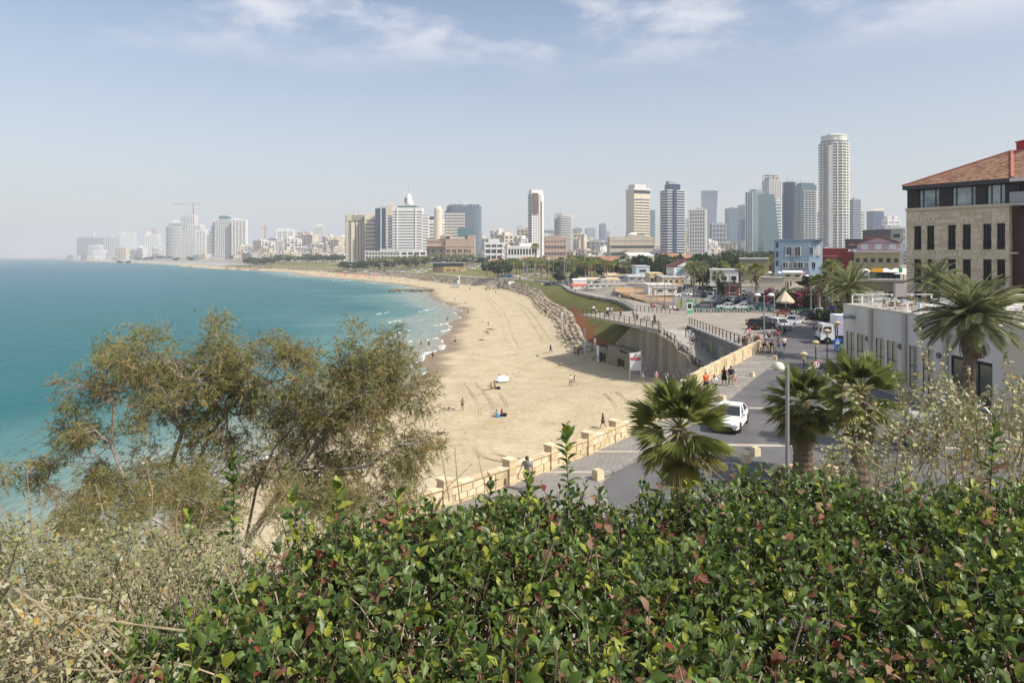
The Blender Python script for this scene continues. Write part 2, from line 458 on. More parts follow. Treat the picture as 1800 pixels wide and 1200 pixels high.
# near ground: base sheet, hill under the camera
WALLX=([20,26,30,33.5,36,38.6,41.3,43.5,59,81],[-14,-8,-3.5,-.14,2.04,4.25,6.2,8.15,16,29.4])
def wallx(Y):return interp(Y,*WALLX)
KERB=[(4,20),(4.2,28),(4.5,34.7),(7.5,38.5),(12.2,46),(17.1,53.7),(22.3,62.8),(28.5,73.3),(31.5,81),(34.2,91),(38.5,100),(46,109),(56,120),(70,134),(92,152)]
def kerbx(Y):return interp(Y,[k[1]for k in KERB],[k[0]for k in KERB])
RZ=9.7
struct(strip(lambda Y:[(wallx(Y)if Y<81 else 28.3,RZ-.1),(34,RZ-.1),(60,RZ-.1),(75,RZ+.6),(100,RZ+2.2),(200,RZ+3)],'lower_ground',M['city'],[20+i*3 for i in range(30)]+[109,112],smooth=False))
struct(strip(lambda Y:[(26.5,RZ-.1),(60,RZ-.1),(75,RZ+.2),(110,RZ+1.2),(420,RZ+1.5)],'parking_ground',M['city'],[108.5,120,139.5],smooth=False))
struct(strip(lambda Y:[(kerbx(Y),RZ),(interp(Y,[20,68,80,95,110,152],[31,31,41,60,90,150]),RZ)],'road',M['asphalt'],[20+i*2 for i in range(67)],smooth=False))
def sidewalk_cols(Y):
 w=wallx(Y)+.2 if Y<81 else 28.3
 return[(w,RZ+.14),(kerbx(Y)-.18,RZ+.14)]
struct(strip(sidewalk_cols,'pavement',M['paving'],[26+i*1.5 for i in range(38)],smooth=False))
kb=MB()
for i in range(len(KERB)-1):
 a,b=Vector((*KERB[i],0)),Vector((*KERB[i+1],0))
 if a.y<26:continue
 n=max(1,int((b-a).length/1.2))
 for j in range(n):
  p,q=a.lerp(b,(j+.02)/n),a.lerp(b,(j+.98)/n)
  kb.beam((p.x-.09,p.y,RZ+.075),(q.x-.09,q.y,RZ+.075),.2,.17)
struct(kb.build('kerb',M['kerb']))
# pale bands across the pavement and the road
bd=MB()
def crossband(Y,x0,x1,z,w=.28,dy=.0):
 bd.add([(x0,Y,z),(x1,Y+dy,z),(x1,Y+dy+w,z),(x0,Y+w,z)],[(0,1,2,3)])
for Y in(35.2,38.9,42.6,46.5,50.4,54.4,58.6,62.8,67.2,71.6,76):
 crossband(Y,wallx(Y)+.25,kerbx(Y)-.25,RZ+.144,.25,0)
for Y in(40.9,50.8,68.4):
 crossband(Y,kerbx(Y)+.05,31,RZ+.004,.45,-1.2)
struct(bd.build('pavement_bands',M['band']))
# worn repair patches, seams and drain covers on the carriageway
pt_=[mat('asphalt_patch',(0.075,0.074,0.077),.9,var=.15,scale=1),mat('asphalt_worn',(.165,.16,.157),.92,var=.15,scale=.8)]
rp=random.Random(4);pm_=MB();ir=MB()
for i in range(26):
 Y=rp.uniform(30,100);x0=kerbx(Y)+.8;X=rp.uniform(x0,interp(Y,[20,68,80,95,110],[30,30,40,58,80]));a=rp.uniform(-.2,.2);pm_.m=rp.randint(0,1);sx,sy=(rp.uniform(.5,2.2),rp.uniform(.8,3.5))if i%3 else(.12,rp.uniform(4,9))
 c,s_=math.cos(a),math.sin(a);z=RZ+.003+.0006*i;pm_.add([(X+u*sx*c-v*sy*s_,Y+u*sx*s_+v*sy*c,z)for u,v in((-.5,-.5),(.5,-.5),(.5,.5),(-.5,.5))],[(0,1,2,3)])
struct(pm_.build('road_patches',pt_))
for X,Y in((19.5,48),(24,58),(14,40),(30,76),(36,92),(20.5,36)):ir.lathe([(.33,0),(.33,.022),(.25,.024)],14,(X,Y,RZ))
struct(ir.build('road_drain_covers',mat('iron_cover',(.07,.065,.06),.7)))
def joints(m,sx,sy,dark):
 t=m.node_tree;L=t.links.new;b=t.nodes['Principled BSDF'];src=b.inputs['Base Color'].links[0].from_socket;g=t.nodes.new('ShaderNodeNewGeometry');mp=t.nodes.new('ShaderNodeMapping');mp.inputs['Rotation'].default_value=(0,0,R(-31));L(g.outputs['Position'],mp.inputs[0])
 br=t.nodes.new('ShaderNodeTexBrick');br.inputs['Color1'].default_value=(1,1,1,1);br.inputs['Color2'].default_value=(.86,.86,.86,1);br.inputs['Mortar'].default_value=(dark,dark,dark,1);br.inputs['Scale'].default_value=1;br.inputs['Brick Width'].default_value=sx;br.inputs['Row Height'].default_value=sy;br.inputs['Mortar Size'].default_value=.02;L(mp.outputs[0],br.inputs['Vector'])
 x=t.nodes.new('ShaderNodeMix');x.data_type='RGBA';x.blend_type='MULTIPLY';x.inputs[0].default_value=1;L(src,x.inputs[6]);L(br.outputs['Color'],x.inputs[7]);L(x.outputs[2],b.inputs['Base Color'])
joints(M['paving'],.4,.2,.62);joints(M['plaza'],.8,.8,.7)
# plaza and deck slab
plz=[(22.6,103.4),(28.2,108),(28.2,81.5),(31.3,81.5),(34,91),(38.3,100),(46,109.2),(56,120.2),(69,134),(62,137.5),(32,138.5),(25.2,139)]
def poly_sheet(name,pts,z0,z1,m):
 return struct(MB().prism(pts,z0,z1).build(name,m))
poly_sheet('plaza',plz,RZ-.3,RZ+.145,M['plaza'])
# parking yards inland
poly_sheet('parking_yard',[(34.5,139.5),(70,137.5),(95,155),(120,200),(60,262),(42,262),(36,180)],RZ-.2,RZ+.05,mat('pale_asphalt',(0.17,0.165,0.158),.9,var=.2,scale=.15))
poly_sheet('dirt_yard',[(33,168),(41,168),(47,196),(66,200),(70,236),(38,250),(33,220)],RZ-.2,RZ+.06,mat('orange_dirt',(0.36,0.24,0.13),.95,var=.25,scale=.1))
# hill under the hedge
def hill_z(X,Y):
 f=max(0,Y-3.3)
 zr=max(9.45,18.95-.62*f);zl=max(-1.5,18.95-1.0*f)
 xw=wallx(Y)
 k=1-sstep(xw-7.5,xw-.6,X)if Y>33 else 1-sstep(min(-9,xw-8),min(0,xw-.6),X)
 z=lerp(zr,zl,k)
 if Y>33:z=lerp(z,-1.5 if X<xw-.5 else 9.4,sstep(36,47,Y))
 return z+.12*math.sin(X*1.9+Y)*math.sin(Y*1.3-X*.6)*(1 if Y>6 else .2)
ysh=[-40,-20,-8,0,1.5,2.6]+[3.3+.9*i for i in range(48)]
struct(strip(lambda Y:[(x,hill_z(x,Y))for x in[-70,-40]+[-24+i*1.2 for i in range(21)]+[1.5,3,6,12,24,50,90]],'hillside',M['soil'],[y for y in ysh if y<29]))
struct(strip(lambda Y:[(wallx(Y)-9+i*(8.7/10),hill_z(wallx(Y)-9+i*(8.7/10),Y))for i in range(11)],'hillside',M['soil'],[28.5+i*.8 for i in range(22)]))
# ================================================================ sea
def sea_material():
 m=bpy.data.materials.new('sea_water');m.use_nodes=True;t=m.node_tree;L=t.links.new
 b=t.nodes['Principled BSDF']
 at=t.nodes.new('ShaderNodeAttribute');at.attribute_name='off'
 g=t.nodes.new('ShaderNodeNewGeometry')
 n=t.nodes.new('ShaderNodeTexNoise');n.inputs['Scale'].default_value=0.02;n.inputs['Detail'].default_value=5
 mp=t.nodes.new('ShaderNodeMapping');mp.inputs['Scale'].default_value=(1,1,1);L(g.outputs['Position'],mp.inputs[0]);L(mp.outputs[0],n.inputs['Vector'])
 a=t.nodes.new('ShaderNodeMath');a.operation='MULTIPLY_ADD';a.inputs[1].default_value=0.5
 s=t.nodes.new('ShaderNodeMath');s.operation='SUBTRACT';s.inputs[1].default_value=0.5;L(n.outputs['Fac'],s.inputs[0])
 L(s.outputs[0],a.inputs[0]);L(at.outputs['Fac'],a.inputs[2])
 cr=t.nodes.new('ShaderNodeValToRGB');L(a.outputs[0],cr.inputs[0])
 e=cr.color_ramp;e.interpolation='EASE'
 e.elements[0].position=0.0;e.elements[0].color=(0.27,0.265,0.215,1)
 e.elements[1].position=1.0;e.elements[1].color=(0.028,0.115,0.205,1)
 for p_,c_ in((.13,(0.215,0.275,0.245,1)),(.3,(0.07,0.18,0.18,1)),(.5,(0.006,0.108,0.124,1)),(.74,(0.014,0.108,0.162,1))):
  k=e.elements.new(p_);k.color=c_
  # rust of small wave faces: darker streaks in the water colour come from real ripples (bump)
 L(cr.outputs[0],b.inputs['Base Color'])
 b.inputs['Roughness'].default_value=0.25
 b.inputs['Specular IOR Level'].default_value=0.04
 b.inputs['IOR'].default_value=1.33
 w1=t.nodes.new('ShaderNodeTexNoise');w1.inputs['Scale'].default_value=0.26;w1.inputs['Detail'].default_value=6;w1.inputs['Roughness'].default_value=.62
 m1=t.nodes.new('ShaderNodeMapping');m1.inputs['Scale'].default_value=(1.0,0.42,1);m1.inputs['Rotation'].default_value=(0,0,R(60));L(g.outputs['Position'],m1.inputs[0]);L(m1.outputs[0],w1.inputs['Vector'])
 bp=t.nodes.new('ShaderNodeBump');bp.inputs['Strength'].default_value=1.0;bp.inputs['Distance'].default_value=1.5
 L(w1.outputs['Fac'],bp.inputs['Height']);L(bp.outputs[0],b.inputs['Normal'])
 return m
def sea():
 ys=sorted(set([12+2*i for i in range(30)]+[72+5*i for i in range(70)]+[425*1.06**i for i in range(62)]))
 offs=[-8,0,3,7,12,18,26,36,50,70,95,130,180,250,350,500,750,1100,1700,2600,4200,6800,9000]
 V=[];A=[]
 def off(o,Y):return interp(o,[0,9,20,46,120,420,900],[0,.13,.29,.48,.58,.8,1])*interp(Y,[60,200,600],[1,.95,1.0])
 for Y in ys:
  s=row(min(Y,13000))[1]+shore_wobble(Y)
  for o in offs:
   V.append((max(s-o*interp(Y,[0,400,3000],[1,1,1]),-9600),Y,0.0));A.append(off(o,Y))
 n=len(offs);Fc=[(j*n+i+1,j*n+i,(j+1)*n+i,(j+1)*n+i+1)for j in range(len(ys)-1)for i in range(n-1)]
 me=tri_mesh('sea',V,Fc,sea_material())
 at=me.attributes.new('off','FLOAT','POINT');at.data.foreach_set('value',np.array(A,np.float32))
 struct(link(me,'sea'))
sea()
# foam: torn patches of white water lying on the surface
M['foam']=mat('sea_foam',(0.78,0.8,0.8),0.7,var=.06,scale=3)
def foam_patch(px,py,w,d,tilt,seed):
 """a broken crest w metres long and d wide: many small scraps of froth and a low rolled crest"""
 r=random.Random(seed);c=G(px,py,.02);mb=MB();ct,st_=math.cos(tilt),math.sin(tilt)
 for i in range(int(w*26)):
  u=r.uniform(-1,1);a=u*w/2;e=d*(1-u*u)*(.6+.4*math.sin(u*5+seed))
  q=r.uniform(0,1)**1.6*e;
  if math.sin(a*2.1+seed)+math.sin(a*.9+seed*3)<-.2 or r.random()<abs(u)**3:continue
  sz=r.uniform(.03,.17)*(1.1-.6*q/max(.01,d))
  x,y=c.x+a*ct-q*st_,c.y+a*st_+q*ct
  k=r.randint(5,7);p0=r.uniform(0,6)
  mb.prism([(x+sz*r.uniform(.6,1.5)*math.cos(p0+6.28*j/k),y+sz*r.uniform(.4,.9)*math.sin(p0+6.28*j/k))for j in range(k)],-.02,.05+.16*(1-q/max(.01,d))*r.random())
 return mb
fm=MB()
def fmadd(*a):
 m=foam_patch(*a);fm.add(m.v,m.f)
for i,a in enumerate([(748,546,15,1.6,1.3),(706,584,10,1.3,1.2),(695,565,9,1.0,1.25),(672,551,12,1.3,1.3),(772,571,8,.9,1.25),(785,581,8,1.2,1.1),(760,596,6,.7,1.15),(722,600,5,.7,1.2),(178,975,4.5,1.2,.75),(205,985,3,.8,.7),
(640,790,5,1,.7),(560,830,5,1,.7),(420,472.6,40,5,.1),(495,481,25,3,.1),(540,487,22,3,.3),(600,494,18,3,.3),(470,479.2,30,3,.2),(655,497,12,2.4,.2),(720,506,8,1.6,.3),(705,513,8,1.4,.1)]):
 fmadd(*a,i)
for Y,n in((131,9),(136,9),(141,10),(146,10),(150,9),(155,8),(160,6),(168,5),(196,6),(204,7),(212,5),(232,5),(250,6),(262,5),(280,4),(300,5),(122,6),(114,5),(100,5),(86,5),(72,5),(60,4),(52,4)):
 s=row(Y)[1]+shore_wobble(Y)
 d=Vector((row(Y+3)[1]+shore_wobble(Y+3)-s,3,0));an=math.atan2(d.y,d.x)
 q=Vector((s-rnd.uniform(.2,1.2),Y,0));px=900+F*q.x/q.y;py=450+F*CZ/q.y
 fmadd(px,py,n*.9,rnd.uniform(.4,.9)if not 128<Y<162 else 2.2,an,int(Y))
fo=fm.build('sea_foam',M['foam']);fo['kind']='stuff'
# ================================================================ materials for buildings
WH=mat('white_render',(0.72,0.71,0.68),.8,var=.06,scale=.2)
WH2=mat('offwhite_render',(0.6,0.58,0.54),.8,var=.08,scale=.2)
CREAM=mat('cream_stone',(0.62,0.55,0.43),.85,var=.08,scale=.2)
BEIGE=mat('beige_stone',(0.5,0.44,0.34),.85,var=.1,scale=.2)
BROWN=mat('brown_stone',(0.42,0.3,0.22),.85,var=.1,scale=.3)
GREY=mat('grey_cladding',(0.36,0.36,0.36),.7,var=.08,scale=.2)
DGREY=mat('dark_cladding',(0.09,0.09,0.1),.6)
ROOFG=mat('flat_roof',(0.4,0.38,0.35),.9,var=.2,scale=.3)
RTILE=mat('orange_roof_tile',(0.34,0.155,0.09),.85,col2=(0.44,0.24,0.15),scale=1.2,stretch=(1,1,3))
def glass(name,col,rough=.12,spec=.6):return mat(name,col,rough,var=.12,scale=.4,spec=spec)
GDK=glass('dark_glass',(0.03,0.037,0.045))
GBL=glass('blue_glass',(0.05,0.085,0.14))
GNV=glass('navy_glass',(0.022,0.045,0.11))
GTL=glass('teal_glass',(0.07,0.16,0.18))
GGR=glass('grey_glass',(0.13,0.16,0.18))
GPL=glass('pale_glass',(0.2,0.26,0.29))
def shared_box(sx,sy,sz,m,_c={}):
 k=(round(sx,3),round(sy,3),round(sz,3),m.name)
 if k not in _c:_c[k]=MB().box(0,0,0,sx,sy,sz).mesh('box_piece',m)
 return _c[k]
def pbox(name,parent,x,y,z,sx,sy,sz,m,rz=None):
 return link(shared_box(sx,sy,sz,m),name,parent,(x,y,z),rz)
def tower(label,x0,x1,ytop,Y,gl=GDK,sl=WH,floors=20,sf=.45,so=.4,yaw=0,dr=.6,piers=(0,0),pw=.8,po=.5,pm=None,zb=9.5,
crown=None,cat='tower',group=None,skip=0,side=None,shape=None,auto=None):
 """x0,x1,ytop: where it shows in the photograph; Y: its distance. Floors are slabs round a glazed core, with piers."""
 a=R(yaw)
 W=(x1-x0)/F*Y
 w=W/(math.cos(a)+dr*abs(math.sin(a)));d=dr*w
 cx=((x0+x1)/2-900)/F*Y
 H=CZ+(450-ytop)/F*Y-zb
 t=thing('tower_block' if cat=='tower' else cat.replace(' ','_'),label,cat,(cx,Y+d/2,zb),a,group,auto)
 t['h']=H
 if shape is None:
  link(shared_box(w,d,H,gl),'glazing',t,(0,0,H/2))
  ring=lambda o:[(-w/2-o,-d/2-o),(w/2+o,-d/2-o),(w/2+o,d/2+o),(-w/2-o,d/2+o)]
 else:
  base=shape(w,d)
  MB().prism(base,0,H).build('glazing',gl,t)
  ring=lambda o:[(x*(1+2*o/w),y*(1+2*o/d))for x,y in base]
 fh=H/floors
 if sf>0:
  sm=MB().prism(ring(so),-fh*sf/2,fh*sf/2).mesh('floor_slab',sl)
  for i in range(skip,floors+1):
   link(sm,'floor_slab',t,(0,0,i*fh-(fh*sf/2 if i==floors else 0)+(fh*sf/2 if i==0 else 0)))
 pm=pm or sl
 if shape is None:
  for i in range(piers[0]):
   x=-w/2+pw/2+(w-pw)*i/max(1,piers[0]-1)
   for s in(-1,1):
    link(shared_box(pw,po,H-.01,pm),'pier',t,(x,s*(d/2+so+po/2-.05),H/2))
  for i in range(piers[1]):
   y=-d/2+pw/2+(d-pw)*i/max(1,piers[1]-1)
   for s in(-1,1):
    link(shared_box(po,pw,H-.02,pm),'pier',t,(s*(w/2+so+po/2-.05),y,H/2))
 if side:  # a blank wall on one flank
  for s in side[0]:
   link(shared_box(.6,d*side[1]if len(side)>1 else d,H,sl),'flank_wall',t,(s*(w/2+so),0,H/2))
 rq=random.Random(int(x0*7+ytop))
 if cat in('tower','hotel','office'):
  for i in range(3):pbox('roof_unit',t,rq.uniform(-.38,.38)*w,rq.uniform(-.3,.3)*d,H+1.1,round(rq.uniform(.06,.14)*w,1),round(rq.uniform(.1,.2)*d,1),2.2,rq.choice((GREY,WH2)))
  if rq.random()<.45:link(shared_box(.5,.5,9,GREY),'mast',t,(rq.uniform(-.3,.3)*w,0,H+5))
 if crown:crown(t,w,d,H)
 else:
  pbox('roof_plant',t,w*.1,0,H+1.5,w*.4,d*.5,3,sl)
 return t,w,d,H
def crane(px,ytop,Y,arm,col,label):
 b=P(px,450,Y);zt=CZ+(450-ytop)/F*Y
 t=thing('tower_crane',label,'crane',(b.x,Y,10))
 m=mat(*col)
 h=zt-10
 mb=MB()
 for sx in(-1,1):
  for sy in(-1,1):mb.beam((sx*1.2,sy*1.2,0),(sx*1.2,sy*1.2,h),.7)
 for i in range(int(h/6)):
  mb.beam((-1.2,-1.2,i*6),(1.2,-1.2,i*6+6),.4);mb.beam((1.2,1.2,i*6),(-1.2,1.2,i*6+6),.4)
 mb.build('mast',m,t)
 j=MB();j.beam((-arm,0,h-3),(arm*.35,0,h-3),1.1,1.4);j.beam((-arm,0,h-2),(0,0,h+7),.4);j.beam((arm*.35,0,h-2),(0,0,h+7),.4);j.beam((0,0,h-3),(0,0,h+8),1.2)
 for i in range(10):j.beam((-arm*i/10,0,h-3.5),(-arm*(i+.5)/10,0,h-1.6),.3)
 j.build('jib',m,t)
 MB().box(arm*.3,0,h-5,5,2.4,3).build('counterweight',GREY,t)
 MB().box(1.6,-1.2,h-5,2,2,2.6).build('cab',WH2,t)
def flat_crown(*boxes):
 def f(t,w,d,H):
  for(x,y,sx,sy,h,m)in boxes:pbox('roof_plant',t,x*w,y*d,H+h/2,sx*w,sy*d,h,m)
 return f
def rounded(k):
 def f(w,d):
  pts=[]
  for i in range(k):
   a=2*math.pi*i/k;c,s=math.cos(a),math.sin(a);p=.45
   pts.append((w/2*math.copysign(abs(c)**p,c),d/2*math.copysign(abs(s)**p,s)))
  return pts
 return f
def ellipse(k):
 return lambda w,d:[(w/2*math.cos(2*math.pi*i/k),d/2*math.sin(2*math.pi*i/k))for i in range(k)]
 # ---------------------------------------------------------------- the northern seafront hotels (hazy, far)
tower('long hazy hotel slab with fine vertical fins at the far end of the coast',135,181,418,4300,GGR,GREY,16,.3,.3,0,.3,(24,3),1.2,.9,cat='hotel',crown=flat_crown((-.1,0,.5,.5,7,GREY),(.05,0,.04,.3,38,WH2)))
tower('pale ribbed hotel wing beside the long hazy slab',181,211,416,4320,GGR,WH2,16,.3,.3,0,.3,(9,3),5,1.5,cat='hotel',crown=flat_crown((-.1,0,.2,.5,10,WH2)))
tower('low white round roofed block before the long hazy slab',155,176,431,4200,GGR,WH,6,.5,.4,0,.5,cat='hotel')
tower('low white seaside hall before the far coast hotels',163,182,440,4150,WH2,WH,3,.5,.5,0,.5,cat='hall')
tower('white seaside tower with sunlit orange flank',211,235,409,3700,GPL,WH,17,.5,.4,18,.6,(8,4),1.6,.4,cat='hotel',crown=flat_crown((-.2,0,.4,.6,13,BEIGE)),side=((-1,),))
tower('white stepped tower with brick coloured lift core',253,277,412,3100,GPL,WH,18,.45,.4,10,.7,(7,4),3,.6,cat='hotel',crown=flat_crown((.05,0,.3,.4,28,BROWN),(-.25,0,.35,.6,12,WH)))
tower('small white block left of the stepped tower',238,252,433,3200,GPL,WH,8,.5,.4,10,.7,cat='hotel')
tower('small pale block before the white stepped tower',274,287,433,3050,GPL,WH2,8,.5,.4,0,.7,cat='hotel')
t,w,d,H=tower('wide curved seaside tower in grey glass bands',288,317,398,2700,GGR,WH2,22,.38,.5,12,.55,shape=ellipse(20),cat='hotel',crown=flat_crown((.05,0,.7,.55,12,GPL),(.1,0,.5,.4,22,WH2),(.15,0,.3,.3,29,WH2)))
tower('tall pale gridded tower beside the curved tower',317,341,379,2760,GGR,WH,28,.45,.4,-8,.7,(9,6),2.2,.6,cat='tower',crown=flat_crown((0,0,.8,.8,6,WH2)))
def ziggurat(t,w,d,H):
 n=9
 for i in range(n):
  hh=H*(1-.08*(i+1))
  ww=w*.11
  x=-w/2-ww*(i+.5)
  pbox('terrace_stack',t,x,0,hh/2,ww,d,hh,GGR)
  for k in range(int(hh/4.2)):pbox('terrace_slab',t,x,-.3,k*4.2+4,ww+.4,d+.8,2.0,WH)
  pbox('terrace_wall',t,x-ww/2,0,hh/2,1.3,d+1.2,hh,WH)
tower('white ziggurat block stepping down towards the sea',331,352,395,2480,GGR,WH,21,.48,.4,0,.9,(7,5),1.6,.6,cat='hotel',crown=ziggurat)
tower('narrow white flats between ziggurat and teal topped tower',343,361,404,2400,GGR,WH,14,.5,.8,8,.7,(4,3),2.2,.8,cat='hotel')
def opera(t,w,d,H):
 pbox('teal_crown',t,.0,0,H+6,w*.58,d*.7,12,GTL);pbox('crown_roof',t,.0,0,H+13,w*.62,d*.76,1.6,WH)
 for i in range(4):
  hh=H-8-i*13
  pbox('stepped_bay',t,-w/2-5-i*6,2,hh/2,10,d*.8,hh,GTL)
  for k in range(int(hh/4.6)):pbox('stepped_slab',t,-w/2-5-i*6,2,k*4.6+4,10.6,d*.8+1,1.9,WH)
tower('white grid tower with stepped seaward bays and teal glass crown',378,404,386,2150,GDK,WH,22,.4,.5,0,.8,(9,7),1.3,.9,cat='tower',crown=opera)
tower('white gridded balcony tower joined right of the teal crowned tower',404,431,386,2140,GDK,WH,21,.42,.8,14,.8,(5,5),2,1.0,cat='tower',crown=flat_crown((-.2,0,.5,.6,4,WH)))
crane(340,358,2700,78,('crane_red',(0.35,0.1,0.07),.6),'red tower crane rising behind the stepped white tower')
crane(466,399,1900,14,('crane_orange',(0.5,0.3,0.12),.6),'orange tower crane over a building site right of the teal crowned tower')
tower('unfinished concrete frame below the orange crane',466,484,419,1850,GDK,GREY,9,.35,.4,0,.8,(4,4),1.2,.4,cat='building site')
tower('white balcony block with grey glass core',483,515,404,1900,GGR,WH,15,.5,.9,12,.5,(4,3),3,.9,cat='hotel',crown=flat_crown((-.25,0,.3,.6,4,WH),(.2,0,.4,.6,3,WH)))
tower('beige slab block with pale centre stripe',521,546,408,1950,GGR,BEIGE,15,.5,.3,0,.4,(3,2),3,.7,WH,cat='hotel')
tower('slim far pale tower with fine bands',549,569,396,1900,GGR,WH,26,.5,.4,16,.7,(0,2),3,.5,cat='hotel')
# ---------------------------------------------------------------- the seafront hotel cluster
def ribs(t,w,d,H):
 pbox('top_frame',t,0,-.4,H-6,w*.94,d+2.4,9,BEIGE)
 for i in range(4):pbox('top_slot',t,w*.12,-d/2-1.7,H-10+i*2.6,w*.62,.4,.9,GDK)
 for i,x in enumerate((-.12,.1,.27,.42)):pbox('rib',t,x*w,-d/2-1.2,H*.42,w*(.2 if i==0 else .09),2.4,H*.84,CREAM)
tower('beige hotel tower with tall cream ribs and shaded left flank',604,639,377,1150,GDK,BEIGE,21,.55,.4,14,.7,(2,2),3,.5,cat='hotel',crown=ribs)
tower('cream banded hotel wing with dark window strips',637,661,377,1140,GDK,CREAM,12,.72,.4,14,.9,(2,2),1.5,.4,cat='hotel')
def bluecrown(t,w,d,H):
 pbox('white_edge',t,.02*w,-d/2-.4,H/2,1.6,1.2,H,WH);pbox('roof_plant',t,.1*w,0,H+1.5,w*.7,d*.6,3,WH2)
tower('blue glass slab with one white vertical edge',659,683,366,1120,GNV,GBL,26,.2,.15,-12,.7,cat='tower',crown=bluecrown)
tower('cream blank stair shaft behind the big white hotel',678,692,360,1090,CREAM,CREAM,4,0,0,0,.7,cat='stair tower')
def hotel_crown(t,w,d,H):
 pbox('teal_storey',t,0,0,H+1.6,w*.62,d*.7,3.2,GTL);pbox('white_roof',t,0,0,H+3.8,w*.66,d*.74,1.2,WH)
 pbox('penthouse',t,0,0,H+8,w*.32,d*.5,8,WH)
 mb=MB();mb.lathe([(5,0),(5,11),(3.4,12.2),(3,15),(.6,16)],12,(1,-3,H+6));mb.build('turret',WH,t,smooth=False)
 pbox('turret_slot',t,-3,-8.4,H+11,2.0,.5,8,GDK)
 MB().beam((1,-3,H+20),(1,-3,H+34),.5).build('mast',GREY,t)
 for s in(-1,1):
  pbox('corner_wing',t,s*(w/2+4),2,H*.43,10,d*.8,H*.86,GDK)
  for i in range(17):
   pbox('wing_slab',t,s*(w/2+4),2,(i+.5)*H*.86/17,10.8,d*.8+.9,H*.86/17*.66,WH)
 for x in(-.34,.3):pbox('white_fin',t,x*w,-d/2-.9,H/2+.5,1.4,1.4,H,WH)
tower('big white hotel in stepped horizontal bands under a round roof turret',690,741,365,1040,GDK,WH,20,.66,.5,0,.5,(0,0),1,.5,cat='hotel',crown=hotel_crown)
tower('low grey podium with colonnade below the big white hotel',642,702,441,1000,GGR,WH2,3,.35,.8,0,.5,(12,5),.9,.8,cat='podium',zb=8)
tower('white glazed entrance hall below the big white hotel',704,750,441,1010,GDK,WH,3,.3,.8,0,.4,(5,4),2,.8,cat='podium',zb=8)
tower('white banded hotel wing with navy roof storey',741,779,386,1100,GDK,WH,13,.7,.4,0,.5,(0,0),cat='hotel',crown=flat_crown((-.15,0,.6,.8,5,GNV)))
def domecap(t,w,d,H):MB().lathe([(w*.5,0),(w*.42,3),(w*.2,5),(.3,6)],14,(0,0,H)).build('cap',CREAM,t)
tower('round cream stair tower rising beside the banded hotel wing',762,777,368,1060,CREAM,CREAM,3,0,0,0,1,cat='stair tower',shape=ellipse(18),crown=domecap)
def office(t,w,d,H):
 ww=w*.56
 pbox('front_block',t,-w*.25,-d*.5-3,H*.44,ww,7,H*.88,GDK)
 n=17
 for i in range(n):
  if 9<=i<=11:pbox('facade_band',t,-w*.3,-d*.5-3.2,(i+.5)*H*.88/n,ww*.8,8,H*.88/n*.5,WH2)
  else:pbox('facade_band',t,-w*.25,-d*.5-3.2,(i+.5)*H*.88/n,ww+.8,8,H*.88/n*.5,WH2)
 for i in range(14):pbox('mullion',t,-w*.53+ww*i/13.0*.98+.2,-d*.5-7,H*.44,.5,.6,H*.88,WH2)
 pbox('glass_bridge',t,w*.06,-d*.5-3.4,H*.88*.615,w*.42,8.6,H*.14,GTL)
 for i in range(9):pbox('roof_post',t,-w*.38+w*.09*i,-d*.35,H+1.6,1.2,1,3.2,WH2)
 pbox('roof_plant',t,0,0,H+1.5,w*.86,d*.6,3,GBL);pbox('mast_base',t,.05*w,0,H+4.5,w*.1,d*.2,5,WH)
tower('blue grey office block with curved glass end and notched white grid front',784,846,362,1120,glass('steel_glass',(.13,.175,.22)),glass('steel_glass',(.13,.175,.22)),24,.14,.2,0,.55,shape=rounded(24),cat='office',crown=office)
tower('navy glass flank behind the banded hotel',783,792,370,1130,GNV,GBL,20,.2,.2,0,1.2,cat='office')
# brown hotel: solid stone with paired square windows
def brown_hotel():
 Y=900;p=P(750,450,Y);q=P(834,450,Y);W=q.x-p.x;zb=8;H=CZ+(450-420)/F*Y-zb
 t=thing('brown_hotel','low brown stone hotel with paired square windows and blocky roof towers','hotel',((p.x+q.x)/2,Y,zb),R(0))
 MB().bz(-W/2,-W*.1,0,30,0,H).bz(-W*.1,W/2,-5,30,0,H).build('wall',BROWN,t)
 for x0,x1,h in((-.22,-.12,4.5),(-.12,.0,4),(.36,.5,5),(-.1,-.02,3)):
  pbox('roof_tower',t,(x0+x1)/2*W,10,H+h/2-.01,(x1-x0)*W,22,h,BROWN)
 pbox('parapet_band',t,0,5,H*.73,W+.5,21,.5,BEIGE)
 for r_ in range(3):
  for i,x in enumerate((-.46,-.38,-.34,-.2,-.06,-.02,.06,.105,.18,.225,.3,.345,.41)):
   yy=0 if x<-.1 else-5
   z=H*.18+r_*H*.185
   o=pbox('window',t,x*W,yy+.05,z,W*.031,.5,H*.115,GDK);
   pbox('window_frame',t,x*W,yy-.25,z+H*.064,W*.037,.7,.5,BROWN)
 for i in range(12):
  x=-.47+i*.031
  pbox('window',t,x*W,.02,H*.88,W*.012,.3,H*.09,GDK)
brown_hotel()
